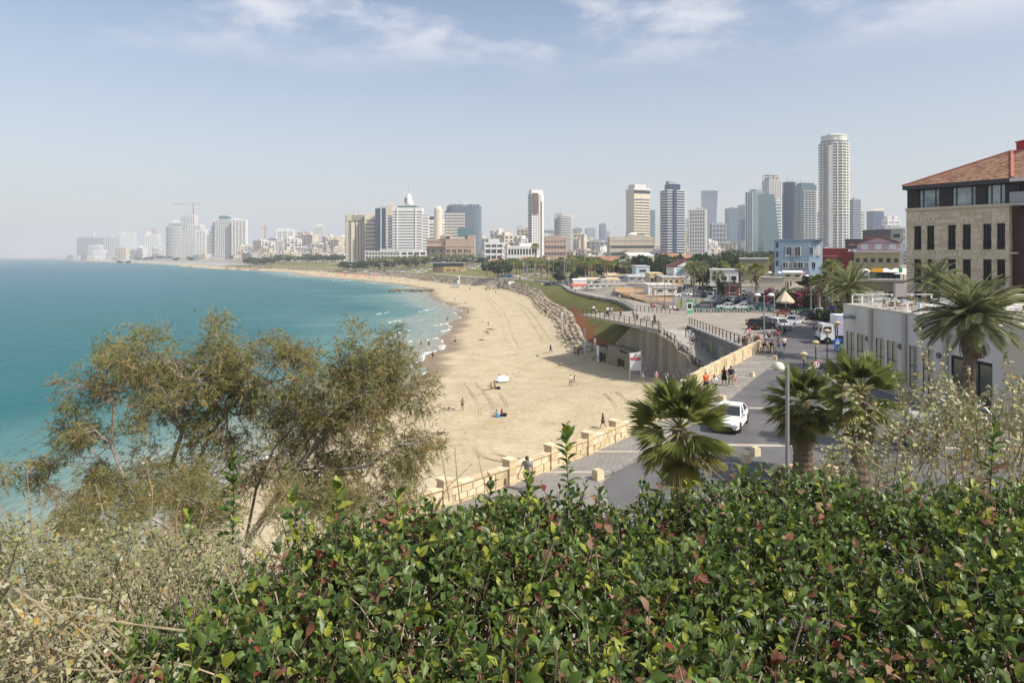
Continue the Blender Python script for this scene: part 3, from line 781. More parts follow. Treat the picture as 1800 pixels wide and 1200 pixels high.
# ---------------------------------------------------------------- the inland towers
def slimcrown(t,w,d,H):
 pbox('roof_screen',t,w*.0,0,H+2.5,w*.98,d*.9,5,WH)
 pbox('brown_recess',t,-w*.22,-d/2-1.2,H-12,w*.46,1.5,26,mat('brown_panel',(0.13,0.085,0.08),.7))
 pbox('white_corner',t,w*.36,-d/2-.9,H/2,w*.28,1.6,H,WH)
 for k in range(26):pbox('corner_window',t,w*.3,-d/2-1.8,6+k*(H-14)/26,w*.1,.3,2.2,GDK)
tower('slim white tower with dark punched windows and brown top recess',929,955,341,850,GDK,WH,28,.4,.4,24,.6,(7,0),1.1,.5,cat='tower',crown=slimcrown,side=((1,),))
tower('twin grey tower with rounded banded right half',982,1007,379,1300,GGR,WH2,20,.5,.4,0,.8,shape=rounded(20),cat='tower',crown=flat_crown((0,0,.5,.5,5,WH2)))
tower('plain grey shaft joined left of the rounded banded tower',975,991,375,1320,GREY,WH2,12,.2,.1,0,.6,(4,3),1.2,.4,cat='tower')
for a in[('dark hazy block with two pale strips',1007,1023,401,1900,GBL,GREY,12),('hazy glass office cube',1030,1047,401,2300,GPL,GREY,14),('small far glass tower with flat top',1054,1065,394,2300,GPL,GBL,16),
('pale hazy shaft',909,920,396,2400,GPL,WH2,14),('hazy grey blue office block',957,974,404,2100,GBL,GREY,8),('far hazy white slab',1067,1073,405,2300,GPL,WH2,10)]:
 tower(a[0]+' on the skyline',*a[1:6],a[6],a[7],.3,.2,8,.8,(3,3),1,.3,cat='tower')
def kingcrown(t,w,d,H):
 pbox('crown_ledge',t,0,0,H+1,w*1.1,d*1.1,2,WH);pbox('dark_storey',t,0,0,H-3,w+1.2,d+1.2,4.4,GDK);pbox('roof_block',t,-w*.05,0,H+5,w*.75,d*.8,7,WH2)
 for i in range(7):pbox('roof_post',t,-w*.42+w*.14*i,-d*.5,H+3,1,1,3.5,WH)
 pbox('top_sign_wall',t,0,0,H-9,w+1.6,d+1.6,7,CREAM)
tower('beige banded hotel tower with jutting white crown',1104,1143,334,1000,GDK,CREAM,26,.6,.4,25,.75,(0,2),1.2,.4,cat='hotel',crown=kingcrown,side=((-1,),))
tower('low grey podium slab at foot of the beige banded tower',1072,1150,416,960,GDK,BEIGE,4,.62,.5,0,.35,(2,2),1,.3,cat='podium')
MB_=MB().blob((0,0,0),(8,8,6),14,8);dm=MB_.build('white_dome',WH,smooth=True);p_=P(1112,416,985);dm.location=(p_.x,985,p_.z);tag(dm,'small white radar dome on the grey podium roof','dome')
def darkcrown(t,w,d,H):
 pbox('roof_plant',t,0,0,H+4,w*.62,d*.7,8,GNV);pbox('roof_box',t,-w*.1,0,H+10,w*.4,d*.5,5,GREY)
 pbox('dark_strip',t,-w*.12,-d/2-1.4,H*.5,w*.2,1.5,H,GNV)
tower('dark blue glass tower with thin white balcony bands',1165,1205,334,900,GNV,WH,28,.28,1.1,18,.75,(0,0),cat='tower',crown=darkcrown)
tower('white gridded tower block with pale glazing',1213,1247,368,1050,GGR,WH,15,.34,.5,-20,.9,(7,6),1.3,.6,cat='tower')
def slant(label,x0,x1,x2,x3,ytop,ybot,Y,m,cat='tower',bands=24,sm=None):
 """glass tower whose flanks lean: (x0,x1) at the foot, (x2,x3) at the top"""
 zb=9.5;H=CZ+(450-ytop)/F*Y-zb;k=Y/F;c=(x0+x1)/2
 t=thing('tower_block',label,cat,((c-900)*k,Y+15,zb))
 b=[((x0-c)*k,-12),((x1-c)*k,-12),((x1-c)*k,12),((x0-c)*k,12)]
 tp=[((x2-c)*k,-12),((x3-c)*k,-12),((x3-c)*k,12),((x2-c)*k,12)]
 MB().prism(b,0,H,tp).build('glazing',m,t)
 for i in range(1,bands+1):
  f=i/bands
  q=[(lerp(b[j][0],tp[j][0],f)*1.0+math.copysign(.3,b[j][0]),lerp(b[j][1],tp[j][1],f)*1.03)for j in range(4)]
  MB().prism(q,f*H-.5,f*H+.3).build('floor_slab',sm or GREY,t)
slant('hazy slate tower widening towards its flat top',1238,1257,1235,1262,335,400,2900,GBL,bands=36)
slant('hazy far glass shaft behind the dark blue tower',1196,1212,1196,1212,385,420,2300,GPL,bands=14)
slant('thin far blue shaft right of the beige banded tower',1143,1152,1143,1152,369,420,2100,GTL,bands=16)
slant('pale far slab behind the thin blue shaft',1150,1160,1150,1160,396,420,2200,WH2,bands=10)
tower('left of a pair of hazy blue towers',1278,1299,366,2100,GBL,GGR,26,.22,.2,10,.8,cat='tower')
tower('right and taller of a pair of hazy blue towers',1298,1316,361,2150,GBL,GPL,28,.22,.2,-10,.8,cat='tower')
tower('low dark glass block before the hazy blue pair',1302,1322,386,1500,GNV,GBL,12,.2,.2,0,.8,cat='tower')
tower('small hazy twin block left of the blue pair',1252,1277,393,1700,GBL,GREY,8,.3,.3,0,.6,(5,4),2,.4,cat='tower')
tower('teal grey glass tower with white right edge',1315,1344,337,1300,GTL,GPL,30,.3,.3,22,.8,(0,4),1.6,.5,WH,cat='tower',crown=flat_crown((.1,0,.6,.7,5,GPL)))
def framecrown(t,w,d,H):
 for x in(-.5,-.3,0,.3,.5):
  for y in(-.5,.5):pbox('crown_fin',t,x*w,y*d,H+5,.9,.9,14,WH2)
 pbox('crown_ring',t,0,0,H+11,w*1.02,d*1.02,1.2,WH2);pbox('roof_plant',t,0,0,H+3,w*.8,d*.8,6,mat('brick_screen',(.3,.2,.17),.8))
tower('tall grey tower with open white framed crown',1347,1374,316,1500,GGR,WH2,40,.42,.5,12,.9,(6,6),1.2,.6,cat='tower',crown=framecrown)
slant('slanted teal glass tower leaning against the framed one',1343,1376,1343,1362,341,418,1150,GTL,bands=26,sm=GPL)
for i in range(24):pass
tower('white balcony stack down the slanted glass tower edge',1364,1373,352,1160,GGR,WH,20,.45,.8,0,1.2,cat='tower')
tower('navy glass tower with white balcony edge',1378,1401,320,1050,GNV,GBL,34,.25,.2,-14,.8,(8,0),.35,.3,GBL,cat='tower',crown=flat_crown((.1,0,.5,.6,6,WH)))
tower('white balcony edge joined right of the navy tower',1397,1404,326,1060,GGR,WH,32,.4,.9,0,1.4,cat='tower')
tower('pale teal glass tower fronted by small balconies',1404,1436,325,950,GTL,GGR,32,.3,.3,8,.75,(0,0),cat='tower',crown=lambda t,w,d,H:([pbox('balcony',t,x*w,-d/2-.9,4+k*H/34,w*.17,1.6,.9,WH2)for k in range(31)for x in(-.3,-.08,.14,.36)],pbox('roof_plant',t,0,0,H+1.5,w*.8,d*.8,3,GTL),pbox('edge_wall',t,w*.5+.4,0,H*.47,1.2,d,H*.94,WH)))
# the tallest tower: rounded bays of balconies
def tallest():
 Y=800;zb=10;x0,x1=1451,1503;w=(x1-x0)/F*Y;H=CZ+(450-246)/F*Y-zb
 cx=((x0+x1)/2-900)/F*Y
 t=thing('tower_block','tallest round tower of stacked white curved balconies with a plain shaft on its shaded flank','tower',(cx,Y+16,zb))
 r=w/2
 core=MB();core.prism([(r*.9*math.cos(a),r*.86*math.sin(a))for a in[2*math.pi*i/28 for i in range(28)]],0,H);core.build('glazing',GGR,t)
 def scallop(k,base):
  pts=[]
  for i in range(72):
   a=2*math.pi*i/72
   rr=r*(base+k*abs(math.sin(a*4+.6)))
   pts.append((rr*math.cos(a),rr*.95*math.sin(a)))
  return pts
 n=44;fh=H/n
 hi=MB().prism(scallop(.09,.92),0,1.25).mesh('balcony_slab',WH2);low=MB().prism(scallop(.09,.92),0,.8).mesh('balcony_slab',WH)
 for i in range(1,n):link(hi if i>17 else low,'balcony_slab',t,(0,0,i*fh),scale=(1,1,1)if i>17 else(.97,.97,1))
 for k in range(8):
  a=-math.pi/8*.9-k*math.pi/9
  pbox('pier',t,r*.96*math.cos(a),r*.92*math.sin(a),H*.49,.8,.8,H*.98,WH)
 pbox('shaft_wall',t,-r*.62,-r*.66,H*.48,r*.3,r*.42,H*.965,GREY)
 MB().prism([(x*.82,y*.82)for x,y in scallop(.05,.95)],H,H+6).build('penthouse',WH2,t)
 MB().prism([(x*.86,y*.86)for x,y in scallop(.05,.95)],H+6,H+7).build('roof_slab',WH,t)
 pbox('roof_plant',t,0,0,H+8,r*.8,r*.6,3,WH2)
 for x in(-4,3,9):MB().beam((x,0,H+7),(x,0,H+12),.25).build('mast',GREY,t)
tallest()
tower('blue grey striped tower peeping out behind the tallest round tower',1497,1514,350,1250,GBL,GREY,26,.35,.3,10,.8,cat='tower')
tower('pale narrow tower right behind the striped one',1508,1519,370,1500,GPL,WH2,16,.4,.3,0,.8,cat='tower')
tower('dark blue block seen in the gap left of the tallest tower',1437,1451,372,1500,GBL,WH2,16,.3,.3,0,.8,cat='tower')
def slopecap(t,w,d,H):MB().prism([(-w/2,-d/2),(w/2,-d/2),(w/2,d/2),(-w/2,d/2)],H,H+.2).add([(-w/2,-d/2,H),(w/2,-d/2,H),(w/2,-d/2,H+9),(-w/2,d/2,H),(w/2,d/2,H),(w/2,d/2,H+9)],[(0,1,2),(5,4,3),(0,2,5,3),(1,4,5,2)]).build('slanted_top',CREAM,t)
tower('lone blue glass tower with slanted cream top',1530,1555,371,1700,GNV,GBL,20,.15,.1,12,.7,cat='tower',crown=slopecap)
tower('white stepped flats with two rooftop bands',1560,1582,386,1400,GGR,WH,9,.5,.6,0,.8,(3,3),2,.5,cat='tower',crown=flat_crown((-.25,0,.35,.6,8,WH),(.28,0,.32,.6,8,WH)))
tower('grey office front left of the stone building',1556,1592,399,1000,GGR,GREY,5,.35,.3,0,.5,(6,3),1,.3,cat='office')
# ---------------------------------------------------------------- low city: flat roofed blocks in several kinds
def house_mesh(w,d,h,fl,bays,wall,gl,seed,roofbox=True):
 r=random.Random(seed);mb=MB()
 mb.m=0;mb.bz(-w/2,w/2,-d/2,d/2,0,h)
 mb.bz(-w/2-.2,w/2+.2,-d/2-.2,d/2+.2,h,h+.7)
 fh=h/fl
 win=MB();bal=MB()
 for f in range(fl):
  for i in range(bays):
   x=-w/2+w*(i+.5)/bays;ww=w/bays*r.choice((.35,.5,.6))
   if r.random()<.88:
    for s in(-1,1):win.box(x,s*d/2,f*fh+fh*.52,ww,.3,fh*.45)
   if r.random()<.4 and f:
    bal.box(x,-d/2-.6,f*fh+fh*.12,w/bays*.85,1.2,fh*.32)
  for j in range(max(2,bays//2)):
   y=-d/2+d*(j+.5)/max(2,bays//2)
   if r.random()<.7:
    for s in(-1,1):win.box(s*w/2,y,f*fh+fh*.52,.3,1.5,fh*.42)
 top=MB()
 if roofbox:
  top.box(r.uniform(-.25,.25)*w,r.uniform(-.2,.2)*d,h+2,w*.3,d*.35,2.6)
  for k in range(4):top.lathe([(.6,0),(.6,1.3)],6,(r.uniform(-.4,.4)*w,r.uniform(-.4,.4)*d,h+.7))
 return[('wall',mb.mesh('wall',wall)),('window',win.mesh('window',gl)),('balcony',bal.mesh('balcony',wall)if bal.v else None),('roof_plant',top.mesh('roof_plant',wall)if top.v else None)]
WB=mat('weathered_white',(0.62,0.6,0.56),.85,var=.1,scale=.3,rand=.15)
WC=mat('weathered_cream',(0.56,0.49,0.38),.85,var=.1,scale=.3,rand=.15)
WG=mat('weathered_grey',(0.4,0.39,0.38),.85,var=.1,scale=.3,rand=.15)
KINDS=[]
for i in range(12):
 wall=(WB,WB,WC,WG,WB,WC)[i%6];fl=(3,4,5,6,4,7,3,8,5,4,6,10)[i]
 w=(18,22,16,24,14,20,28,18,20,26,15,18)[i]
 KINDS.append((('white','white','cream','grey','white','cream')[i%6],fl,w,house_mesh(w,w*.7,fl*3.3,fl,max(3,int(w/4.5)),wall,GDK,i)))
NUMW={3:'three',4:'four',5:'five',6:'six',7:'seven',8:'eight',10:'ten'}
def house(px,Y,k,rz,s=1.0,zb=None):
 c,fl,w,ms=KINDS[k];X=(px-900)/F*Y
 z=land_z(X,Y)-.3 if zb is None else zb
 t=thing('flat_roofed_block',f'{c} {NUMW[fl]} storey flat roofed block','house',(X,Y,z),rz,'flat roofed blocks of the city','near',s)
 for n,m in ms:
  if m:link(m,n,t)
r=random.Random(21)
def fill(n,xa,xb,Ya,Yb,kinds,smin=.9,smax=1.3):
 for i in range(n):
  px=xa+(xb-xa)*(i+r.uniform(.1,.9))/n
  house(px,r.uniform(Ya,Yb),r.choice(kinds),r.choice((0,.25,-.3,.6))+r.uniform(-.1,.1),r.uniform(smin,smax))
fill(22,432,606,1500,1800,[0,1,2,3,4,5,6,8])
fill(14,440,600,1850,2300,[3,5,7,8,11])
fill(9,200,290,2700,3600,[1,3,5,6]);fill(7,340,435,2050,2300,[0,1,2,6])
fill(16,848,935,1000,1500,[0,1,2,3,4,5,8,10])
fill(20,848,990,1600,2600,[5,7,8,10,11],1,1.6)
fill(20,955,1110,1000,1400,[0,1,2,4,6,9]);fill(16,955,1165,1500,2400,[5,7,8,11],1,1.5)
fill(12,1140,1330,900,1200,[0,1,2,4,6,9]);fill(12,1200,1460,1200,1700,[5,7,8,10,11])
fill(9,1420,1600,700,1000,[0,1,4,6,9]);fill(6,1500,1600,1000,1500,[5,8,10])
fill(26,430,610,1450,1700,[0,1,2,3,4,6],.8,1.2);fill(14,120,300,3300,4200,[1,3,5,6],1.2,1.8)
fill(22,850,1000,1100,1900,[0,1,2,5,8,10],.9,1.4);fill(18,990,1120,1000,1300,[0,1,2,4,6,9],.8,1.2);fill(20,1140,1460,1000,1500,[0,1,2,4,5,8],.8,1.3)
fill(30,428,606,1550,1900,[3,5,7,8,11,10],1.3,2.0);fill(26,848,930,1300,1900,[3,5,7,8,11],1.3,2.2);fill(34,955,1100,1300,2000,[3,5,7,8,11,10],1.2,2.0);fill(16,1210,1450,1200,1600,[5,7,8,11],1.2,1.8);fill(10,1505,1595,1100,1500,[5,7,8],1.2,1.6);fill(12,212,290,2700,3300,[3,5,7,8],1.5,2.3)
# terraced white complex and glazed pavilion by the trees
tower('white terraced flats stepping down behind the trees',852,884,426,760,GDK,WH,4,.4,.8,0,.6,(4,3),1,.6,cat='house',crown=flat_crown((0,.1,.6,.6,4,WH)))
tower('long low white pavilion with glazed bays at foot of the slim white tower',892,945,432,720,GDK,WH,2,.3,.8,0,.4,(11,4),.9,.6,cat='house')
tower('long rusty brown slab block behind the trees',957,995,417,1000,GDK,BROWN,4,.55,.3,0,.5,(8,2),1,.3,cat='house')
# ---------------------------------------------------------------- red roofed old houses
def redhouse_mesh(w,d,h,ov,wall,seed,hip=True):
 r=random.Random(seed);wl=MB().bz(-w/2,w/2,-d/2,d/2,0,h)
 rf=MB();a=w/2+ov;b=d/2+ov;rh=min(w,d)*.3;rl=max(0.3,a-b*.95)if hip else a
 rf.add([(-a,-b,h),(a,-b,h),(a,b,h),(-a,b,h),(-rl,0,h+rh),(rl,0,h+rh)],[(0,1,5,4),(2,3,4,5),(1,2,5),(3,0,4),(3,2,1,0)])
 n=int(rh*5)
 for i in range(1,n):
  f=i/n
  for s in(-1,1):
   rf.beam((-lerp(a,rl,f),s*lerp(b,0,f),h+rh*f+.02),(lerp(a,rl,f),s*lerp(b,0,f),h+rh*f+.02),.12,.12)
 wn_=MB();k=int(w/3)
 for f in range(max(1,int(h/3.2))):
  for i in range(k):
   x=-w/2+w*(i+.5)/k
   for s in(-1,1):wn_.box(x,s*d/2,1.7+f*3.2,1.1,.2,1.6)
  for y in(-d*.25,d*.25):
   for s in(-1,1):wn_.box(s*w/2,y,1.7+f*3.2,.2,1.0,1.6)
 return[('wall',wl.mesh('wall',wall)),('roof',rf.mesh('roof',RTILE)),('window',wn_.mesh('window',GDK))]
RH=[('cream',redhouse_mesh(14,10,6.5,.5,WC,1)),('white',redhouse_mesh(20,12,7,.6,WB,2)),('cream',redhouse_mesh(11,9,7,.4,WC,3,False)),('white',redhouse_mesh(26,13,4.5,.6,WB,4))]
def redhouse(px,Y,k,rz,s=1.0):
 X=(px-900)/F*Y
 t=thing('red_roofed_house',f'{RH[k][0]} house with {("hipped", "long hipped", "gabled", "broad low")[k]} orange tiled roof','house',(X,Y,land_z(X,Y)-.2),rz,'old houses with orange tiled roofs','near',s)
 for n,m in RH[k][1]:link(m,n,t)
for a in[(872,640,0,.1),(885,660,2,.5,.8),(930,640,1,-.2),(945,620,0,.3),(960,630,2,1.2),(1008,640,0,.2),(1022,620,3,0),(1040,640,1,.3),(1065,590,3,-.05,1.3),(1092,600,3,.05,1.2),(1120,610,1,.1),(1082,650,0,.6),
(1143,600,0,0),(1175,520,1,.15,1.25),(1192,540,0,.5),(1208,500,2,.3),(1222,480,0,1.0),(1200,620,1,.2,1.2),(1255,470,3,.2),(1310,430,0,.3),(1328,420,1,.1),(1350,430,0,.7),(1296,480,2,.2),(1455,330,0,.2),(1470,360,2,.6),(1482,330,0,.9),(1498,380,1,.2),(1440,400,1,-.3)]:
 redhouse(*a)
 # ================================================================ vegetation kits
LEAFG=[mat('leaf_dark',(0.028,0.05,0.016),.6,transl=.25,rand=.2),mat('leaf_mid',(0.05,0.082,0.022),.6,transl=.25,rand=.2),mat('leaf_olive',(0.085,0.1,0.035),.65,transl=.25,rand=.2)]
BARK=mat('bark',(0.13,0.1,0.075),.95,var=.3,scale=3)
PALMB=mat('palm_bark',(0.16,0.115,0.08),.95,col2=(0.26,0.2,0.14),scale=4,stretch=(1,1,6),bump=.8)
def rot_rand(n,g):
 q=g.normal(size=(n,4));q/=np.linalg.norm(q,axis=1)[:,None]
 w,x,y,z=q.T
 return np.stack([1-2*(y*y+z*z),2*(x*y-z*w),2*(x*z+y*w),2*(x*y+z*w),1-2*(x*x+z*z),2*(y*z-x*w),2*(x*z-y*w),2*(y*z+x*w),1-2*(x*x+y*y)],1).reshape(n,3,3)
def crown_mesh(name,lobes,n,size,mats,seed):
 """leaf clumps: n four-cornered sprays spread through ellipsoid lobes (c, r)"""
 g=np.random.default_rng(seed);wts=np.array([l[1][0]*l[1][1]*l[1][2]for l in lobes])**.7;wts/=wts.sum()
 V=[];
 which=g.choice(len(lobes),n,p=wts)
 u=g.normal(size=(n,3));u/=np.linalg.norm(u,axis=1)[:,None]
 rad=g.uniform(.45,1.08,n)**.6
 c=np.array([l[0]for l in lobes])[which]+u*rad[:,None]*np.array([l[1]for l in lobes])[which]
 s=size*g.uniform(.5,1.3,n)
 q=np.array([(-.5,-.35,0),(.5,-.5,.15),(.6,.4,0),(-.35,.5,.2)])
 V=np.einsum('nij,kj->nki',rot_rand(n,g),q)*s[:,None,None]+c[:,None,:]
 Fc=np.arange(n*4).reshape(n,4)
 MI=np.where(g.random(n)<.25,2,np.where(u[:,2]*.4+g.random(n)*.9>.45,1,0))if len(mats)>2 else np.zeros(n,int)
 return tri_mesh(name,V.reshape(-1,3),Fc,mats,MI)
def trunk_mesh(h,r,limbs,seed):
 q=random.Random(seed);mb=MB()
 mb.tube([(0,0,0),(q.uniform(-.1,.1),q.uniform(-.1,.1),h*.5),(0,0,h)],[r,r*.75,r*.55],7)
 for i in range(limbs):
  a=q.uniform(0,6.28);l=h*q.uniform(.5,.9)
  mb.tube([(0,0,h*.8),(l*.5*math.cos(a),l*.5*math.sin(a),h*1.2),(l*math.cos(a),l*math.sin(a),h*1.7)],[r*.45,r*.3,r*.12],5)
 return mb.mesh('trunk',BARK)
TREES=[]
for i in range(7):
 q=random.Random(40+i)
 lob=[((q.uniform(-2,2),q.uniform(-2,2),4.6+q.uniform(-.8,1.2)),(q.uniform(1.6,2.6),q.uniform(1.6,2.6),q.uniform(1.2,2)))for _ in range(6)]
 TREES.append((crown_mesh('crown',lob,900,.62,[LEAFG[j]for j in((0,1,2),(0,0,1),(1,1,2),(0,1,1),(1,2,2),(0,0,1),(0,1,2))[i]],i),trunk_mesh(3,.25,4,i)))
TNAME=['dark green round tree','very dark dense tree','mid green bushy tree','green spreading tree','pale olive loose tree','dark broad tree','mixed green tree']
def tree(px,Y,k,s,label=None,z=None,sz=1.0):
 X=(px-900)/F*Y
 t=thing('broadleaf_tree',label or TNAME[k],'tree',(X,Y,(land_z(X,Y)if z is None else z)-.1),r.uniform(0,6.28),'trees of the town',None if label else 'near',(s,s,s*sz))
 link(TREES[k][0],'crown',t);link(TREES[k][1],'trunk',t)
 return t
def fan_leaf(mb,base,d,L,spread,seg,droop,wid=.05,petiole=.45,split=.55):
 """a fan palm frond: stalk and folded segments that part into points"""
 base=Vector(base);d=Vector(d).normalized();side=d.cross(Vector((0,0,1)))
 if side.length<.1:side=Vector((1,0,0))
 side.normalize();up=side.cross(d)
 hub=base+d*L*petiole-Vector((0,0,droop*L*.1))
 mb.m=1;mb.tube([base,base.lerp(hub,.5)+Vector((0,0,.03*L)),hub],[.035,.025,.02],4,False)
 mb.m=0;l=L*(1-petiole)
 for i in range(seg):
  a=spread*(i/(seg-1)-.5)*2;le=l*(1-.35*abs(a/spread)**2)*rnd.uniform(.9,1.08)
  v=d*math.cos(a)+side*math.sin(a)+up*(.12*math.cos(a*3))
  w=(side*math.cos(a)-d*math.sin(a))*(le*wid*1.25)
  m_=hub+v*le*split-Vector((0,0,droop*le*.12));e=hub+v*le-Vector((0,0,droop*le*(.3+.25*rnd.random())))
  n_=up*(le*.03)
  mb.add([hub,m_-w-n_,m_+n_*2,m_+w-n_,e],[(0,1,2),(0,2,3),(1,4,2),(2,4,3)])
FROND=mat('fan_frond',(0.25,0.28,0.08),.55,transl=.4,var=.25,scale=2,rand=.2)
FRONDY=mat('fan_frond_yellowing',(0.3,0.27,0.09),.6,transl=.25,var=.25,scale=2)
STALK=mat('frond_stalk',(0.22,0.22,0.07),.6)
DEADF=mat('dead_frond',(0.3,0.225,0.135),.9,transl=.1,var=.35,scale=2)
DATEF=mat('date_frond',(0.22,0.24,0.115),.6,transl=.35,var=.25,scale=2,rand=.2)
# small far palms: one crown mesh, one trunk mesh, copied
def farpalm_crown(fan,seed):
 mb=MB();q=random.Random(seed)
 n=26 if fan else 34
 for i in range(n):
  a=i*2.4;e=lerp(1.25,-.55,i/n)if fan else lerp(1.3,-.35,i/n)
  d=(math.cos(a)*math.cos(e),math.sin(a)*math.cos(e),math.sin(e))
  if fan:mb_=mb;L=1.9;fan_leaf(mb,(0,0,0),d,L,1.15,9,.6 if e>0 else .2,.1,.45)
  else:
   L=2.6;pts=[Vector(d)*L*f-Vector((0,0,1.1*f*f*L*.42))for f in(0,.3,.6,1)]
   for j in range(9):
    f=.15+j*.1;k=min(2,int(f*3));p=pts[0]*(1-f)+Vector(d)*L*f-Vector((0,0,1.1*f*f*L*.42))
    s_=Vector(d).cross(Vector((0,0,1))).normalized()*.42*(1-.5*f)
    t_2=Vector(d)*.22-Vector((0,0,.12))
    for s in(-1,1):mb.add([p,p+s_*s+t_2,p+s_*s*.5+t_2*1.5,p+Vector(d)*.1],[(0,1,2,3)])
 return mb.mesh('crown',[FROND if fan else DATEF,STALK])
def dead_skirt(seed):
 mb=MB();q=random.Random(seed)
 for i in range(34):
  a=i*2.4;L=q.uniform(.8,1.6);rr=q.uniform(.3,.6)
  p=Vector((rr*.5*math.cos(a),rr*.5*math.sin(a),-q.uniform(.1,.8)));e=p+Vector((rr*math.cos(a),rr*math.sin(a),-L))
  s=Vector((-math.sin(a),math.cos(a),0))*.16
  mb.add([p,p.lerp(e,.6)-s,e,p.lerp(e,.6)+s],[(0,1,2,3)])
 return mb.mesh('dead_skirt',DEADF)
PCROWN=[farpalm_crown(True,1),farpalm_crown(True,2),farpalm_crown(False,3)]
PSKIRT=dead_skirt(5)
PTR=MB().tube([(0,0,0),(.05,0,.3),(0,.05,.7),(0,0,1)],[.28,.2,.19,.17],7).mesh('trunk',PALMB)
def palm(px,Y,h,k=0,s=1.0,skirt=True,z=None,label=None):
 X=(px-900)/F*Y
 t=thing('palm_tree',label or('fan palm with ragged skirt' if k<2 else 'feathery date palm'),'palm tree',(X,Y,(land_z(X,Y)if z is None else z)-.1),r.uniform(0,6),'palms of the seafront park' if Y>300 else 'palms of the parking area',None if label else 'near')
 link(PTR,'trunk',t,scale=(s*1.2,s*1.2,h));link(PCROWN[k],'crown',t,(0,0,h),scale=s)
 if skirt:link(PSKIRT,'dead_skirt',t,(0,0,h),scale=(s,s,s))
 return t
 # --- trees and palms of the park and the town
for i in range(64):  # dark belt of trees behind the park
 px=846+480*(i+r.random())/64;tree(px,r.uniform(430,600),r.choice((0,1,3,5,6)),r.uniform(1.0,1.7),sz=.9)
for i in range(26):
 px=980+280*(i+r.random())/26;tree(px,r.uniform(330,430),r.choice((0,1,4,5,6)),r.uniform(.9,1.4),sz=.85)
for i in range(46):  # behind the coastal lawn, below the hotels
 px=600+250*(i+r.random())/46;tree(px,r.uniform(740,930),r.choice((2,3,0,0,5)),r.uniform(1.4,2.2),sz=.75)
for i in range(44):
 px=432+170*(i+r.random())/44;tree(px,r.uniform(1150,1400),r.choice((2,3,0,0)),r.uniform(1.8,2.8),sz=.7)
for i in range(16):
 px=210+220*(i+r.random())/16;tree(px,r.uniform(2000,2600),r.choice((0,3)),r.uniform(2.2,3.4),sz=.6)
for i in range(40):  # among the old houses and inland
 px=1120+255*(i+r.random())/40;tree(px,r.uniform(290,420),r.choice((0,1,3,5)),r.uniform(1.1,1.7))
for i in range(14):
 px=1240+210*(i+r.random())/14;tree(px,r.uniform(400,620),r.choice((0,5,6)),r.uniform(1.4,2.2))
for px,Y,k,s in[(1175,250,1,1.1),(1242,215,0,1.25),(1262,225,5,1.3),(1280,235,1,1.3),(1300,240,0,1.15),(1230,240,3,1.2),(1335,240,1,1.3),(1350,250,0,1.4),(1390,260,5,1.3),(1448,240,3,1.2),(1280,180,2,.7),(1520,260,0,1.4),(1545,280,5,1.2),(1300,250,1,1.5),(1320,290,0,1.6)]:
 tree(px,Y,k,s)
for i in range(46):  # palms along the park road
 px=640+205*(i+r.random())/46;palm(px,r.uniform(720,900),r.uniform(8,13),r.choice((0,1,1)),r.uniform(1.4,1.9),False)
for i in range(16):
 px=440+190*(i+r.random())/16;palm(px,r.uniform(1000,1300),r.uniform(9,14),0,2.0,False)
for i in range(34):
 px=852+190*(i+r.random())/34;palm(px,max(r.uniform(400,560),480 if px<905 else 0),r.uniform(7,10.5),r.choice((0,1)),r.uniform(1.3,1.7),True)
for i in range(26):
 px=1000+118*(i+r.random())/26;palm(px,r.uniform(330,390),r.uniform(6.5,8.5),r.choice((0,1)),r.uniform(1.2,1.5),True)
palm(941,400,20,1,1.7,True);palm(942,420,9,0,1.9);palm(952,415,8.5,1,1.8)
for px,Y,h,k,s in[(1220,190,8.5,2,1.25),(1235,205,8.5,2,1.3),(1262,185,6,1,1.3),(1302,170,8.4,0,1.0),(1272,230,8,1,1.4),(1352,215,9.5,1,1.5),(1385,240,9,0,1.5),(1215,230,8,1,1.4)]:
 palm(px,Y,h,k,s,k<2)
palm(1330,148,8.2,0,1.35,True,RZ,'shaggy fan palm above the parked cars, beside pink bougainvillea')
palm(1462,128,8.6,1,1.35,True,RZ+.5,'tall dark fan palm just right of the blue house');palm(1440,131,5.8,0,1.25,True,RZ+.5,'shorter fan palm before the blue house corner')
palm(1478,120,5.5,0,1.2,True,RZ+.6,'low fan palm among shrubs behind the parked cars')
# scrub hedges along the car park (ground cover masses: each its own bush)
def bush(px,Y,sx,sy,sz,mats,label,seed,z=None,n=700,leaf=.34,cat='bush'):
 X=(px-900)/F*Y;zz=land_z(X,Y)if z is None else z
 q=random.Random(seed)
 lob=[((q.uniform(-.6,.6)*sx,q.uniform(-.5,.5)*sy,sz*q.uniform(.2,.6)),(sx*.45,sy*.5,sz*.45))for _ in range(6)]
 t=thing('bush',label,cat,(X,Y,zz));link(crown_mesh('foliage',lob,n,leaf,mats,seed),'foliage',t)
 mb=MB()
 for i in range(6):
  a=i*1.05;mb.tube([(0,0,0),(sx*.2*math.cos(a),sy*.2*math.sin(a),sz*.4),(sx*.4*math.cos(a),sy*.4*math.sin(a),sz*.7)],[.06,.04,.015],5)
 mb.build('stems',BARK,t);return t
BOUG=mat('bougainvillea',(0.42,0.05,0.16),.7,transl=.3,rand=.1)
DRYL=mat('dry_foliage',(0.2,0.16,0.075),.8,transl=.2,rand=.1)
GR=[LEAFG[0],LEAFG[1],LEAFG[2]]
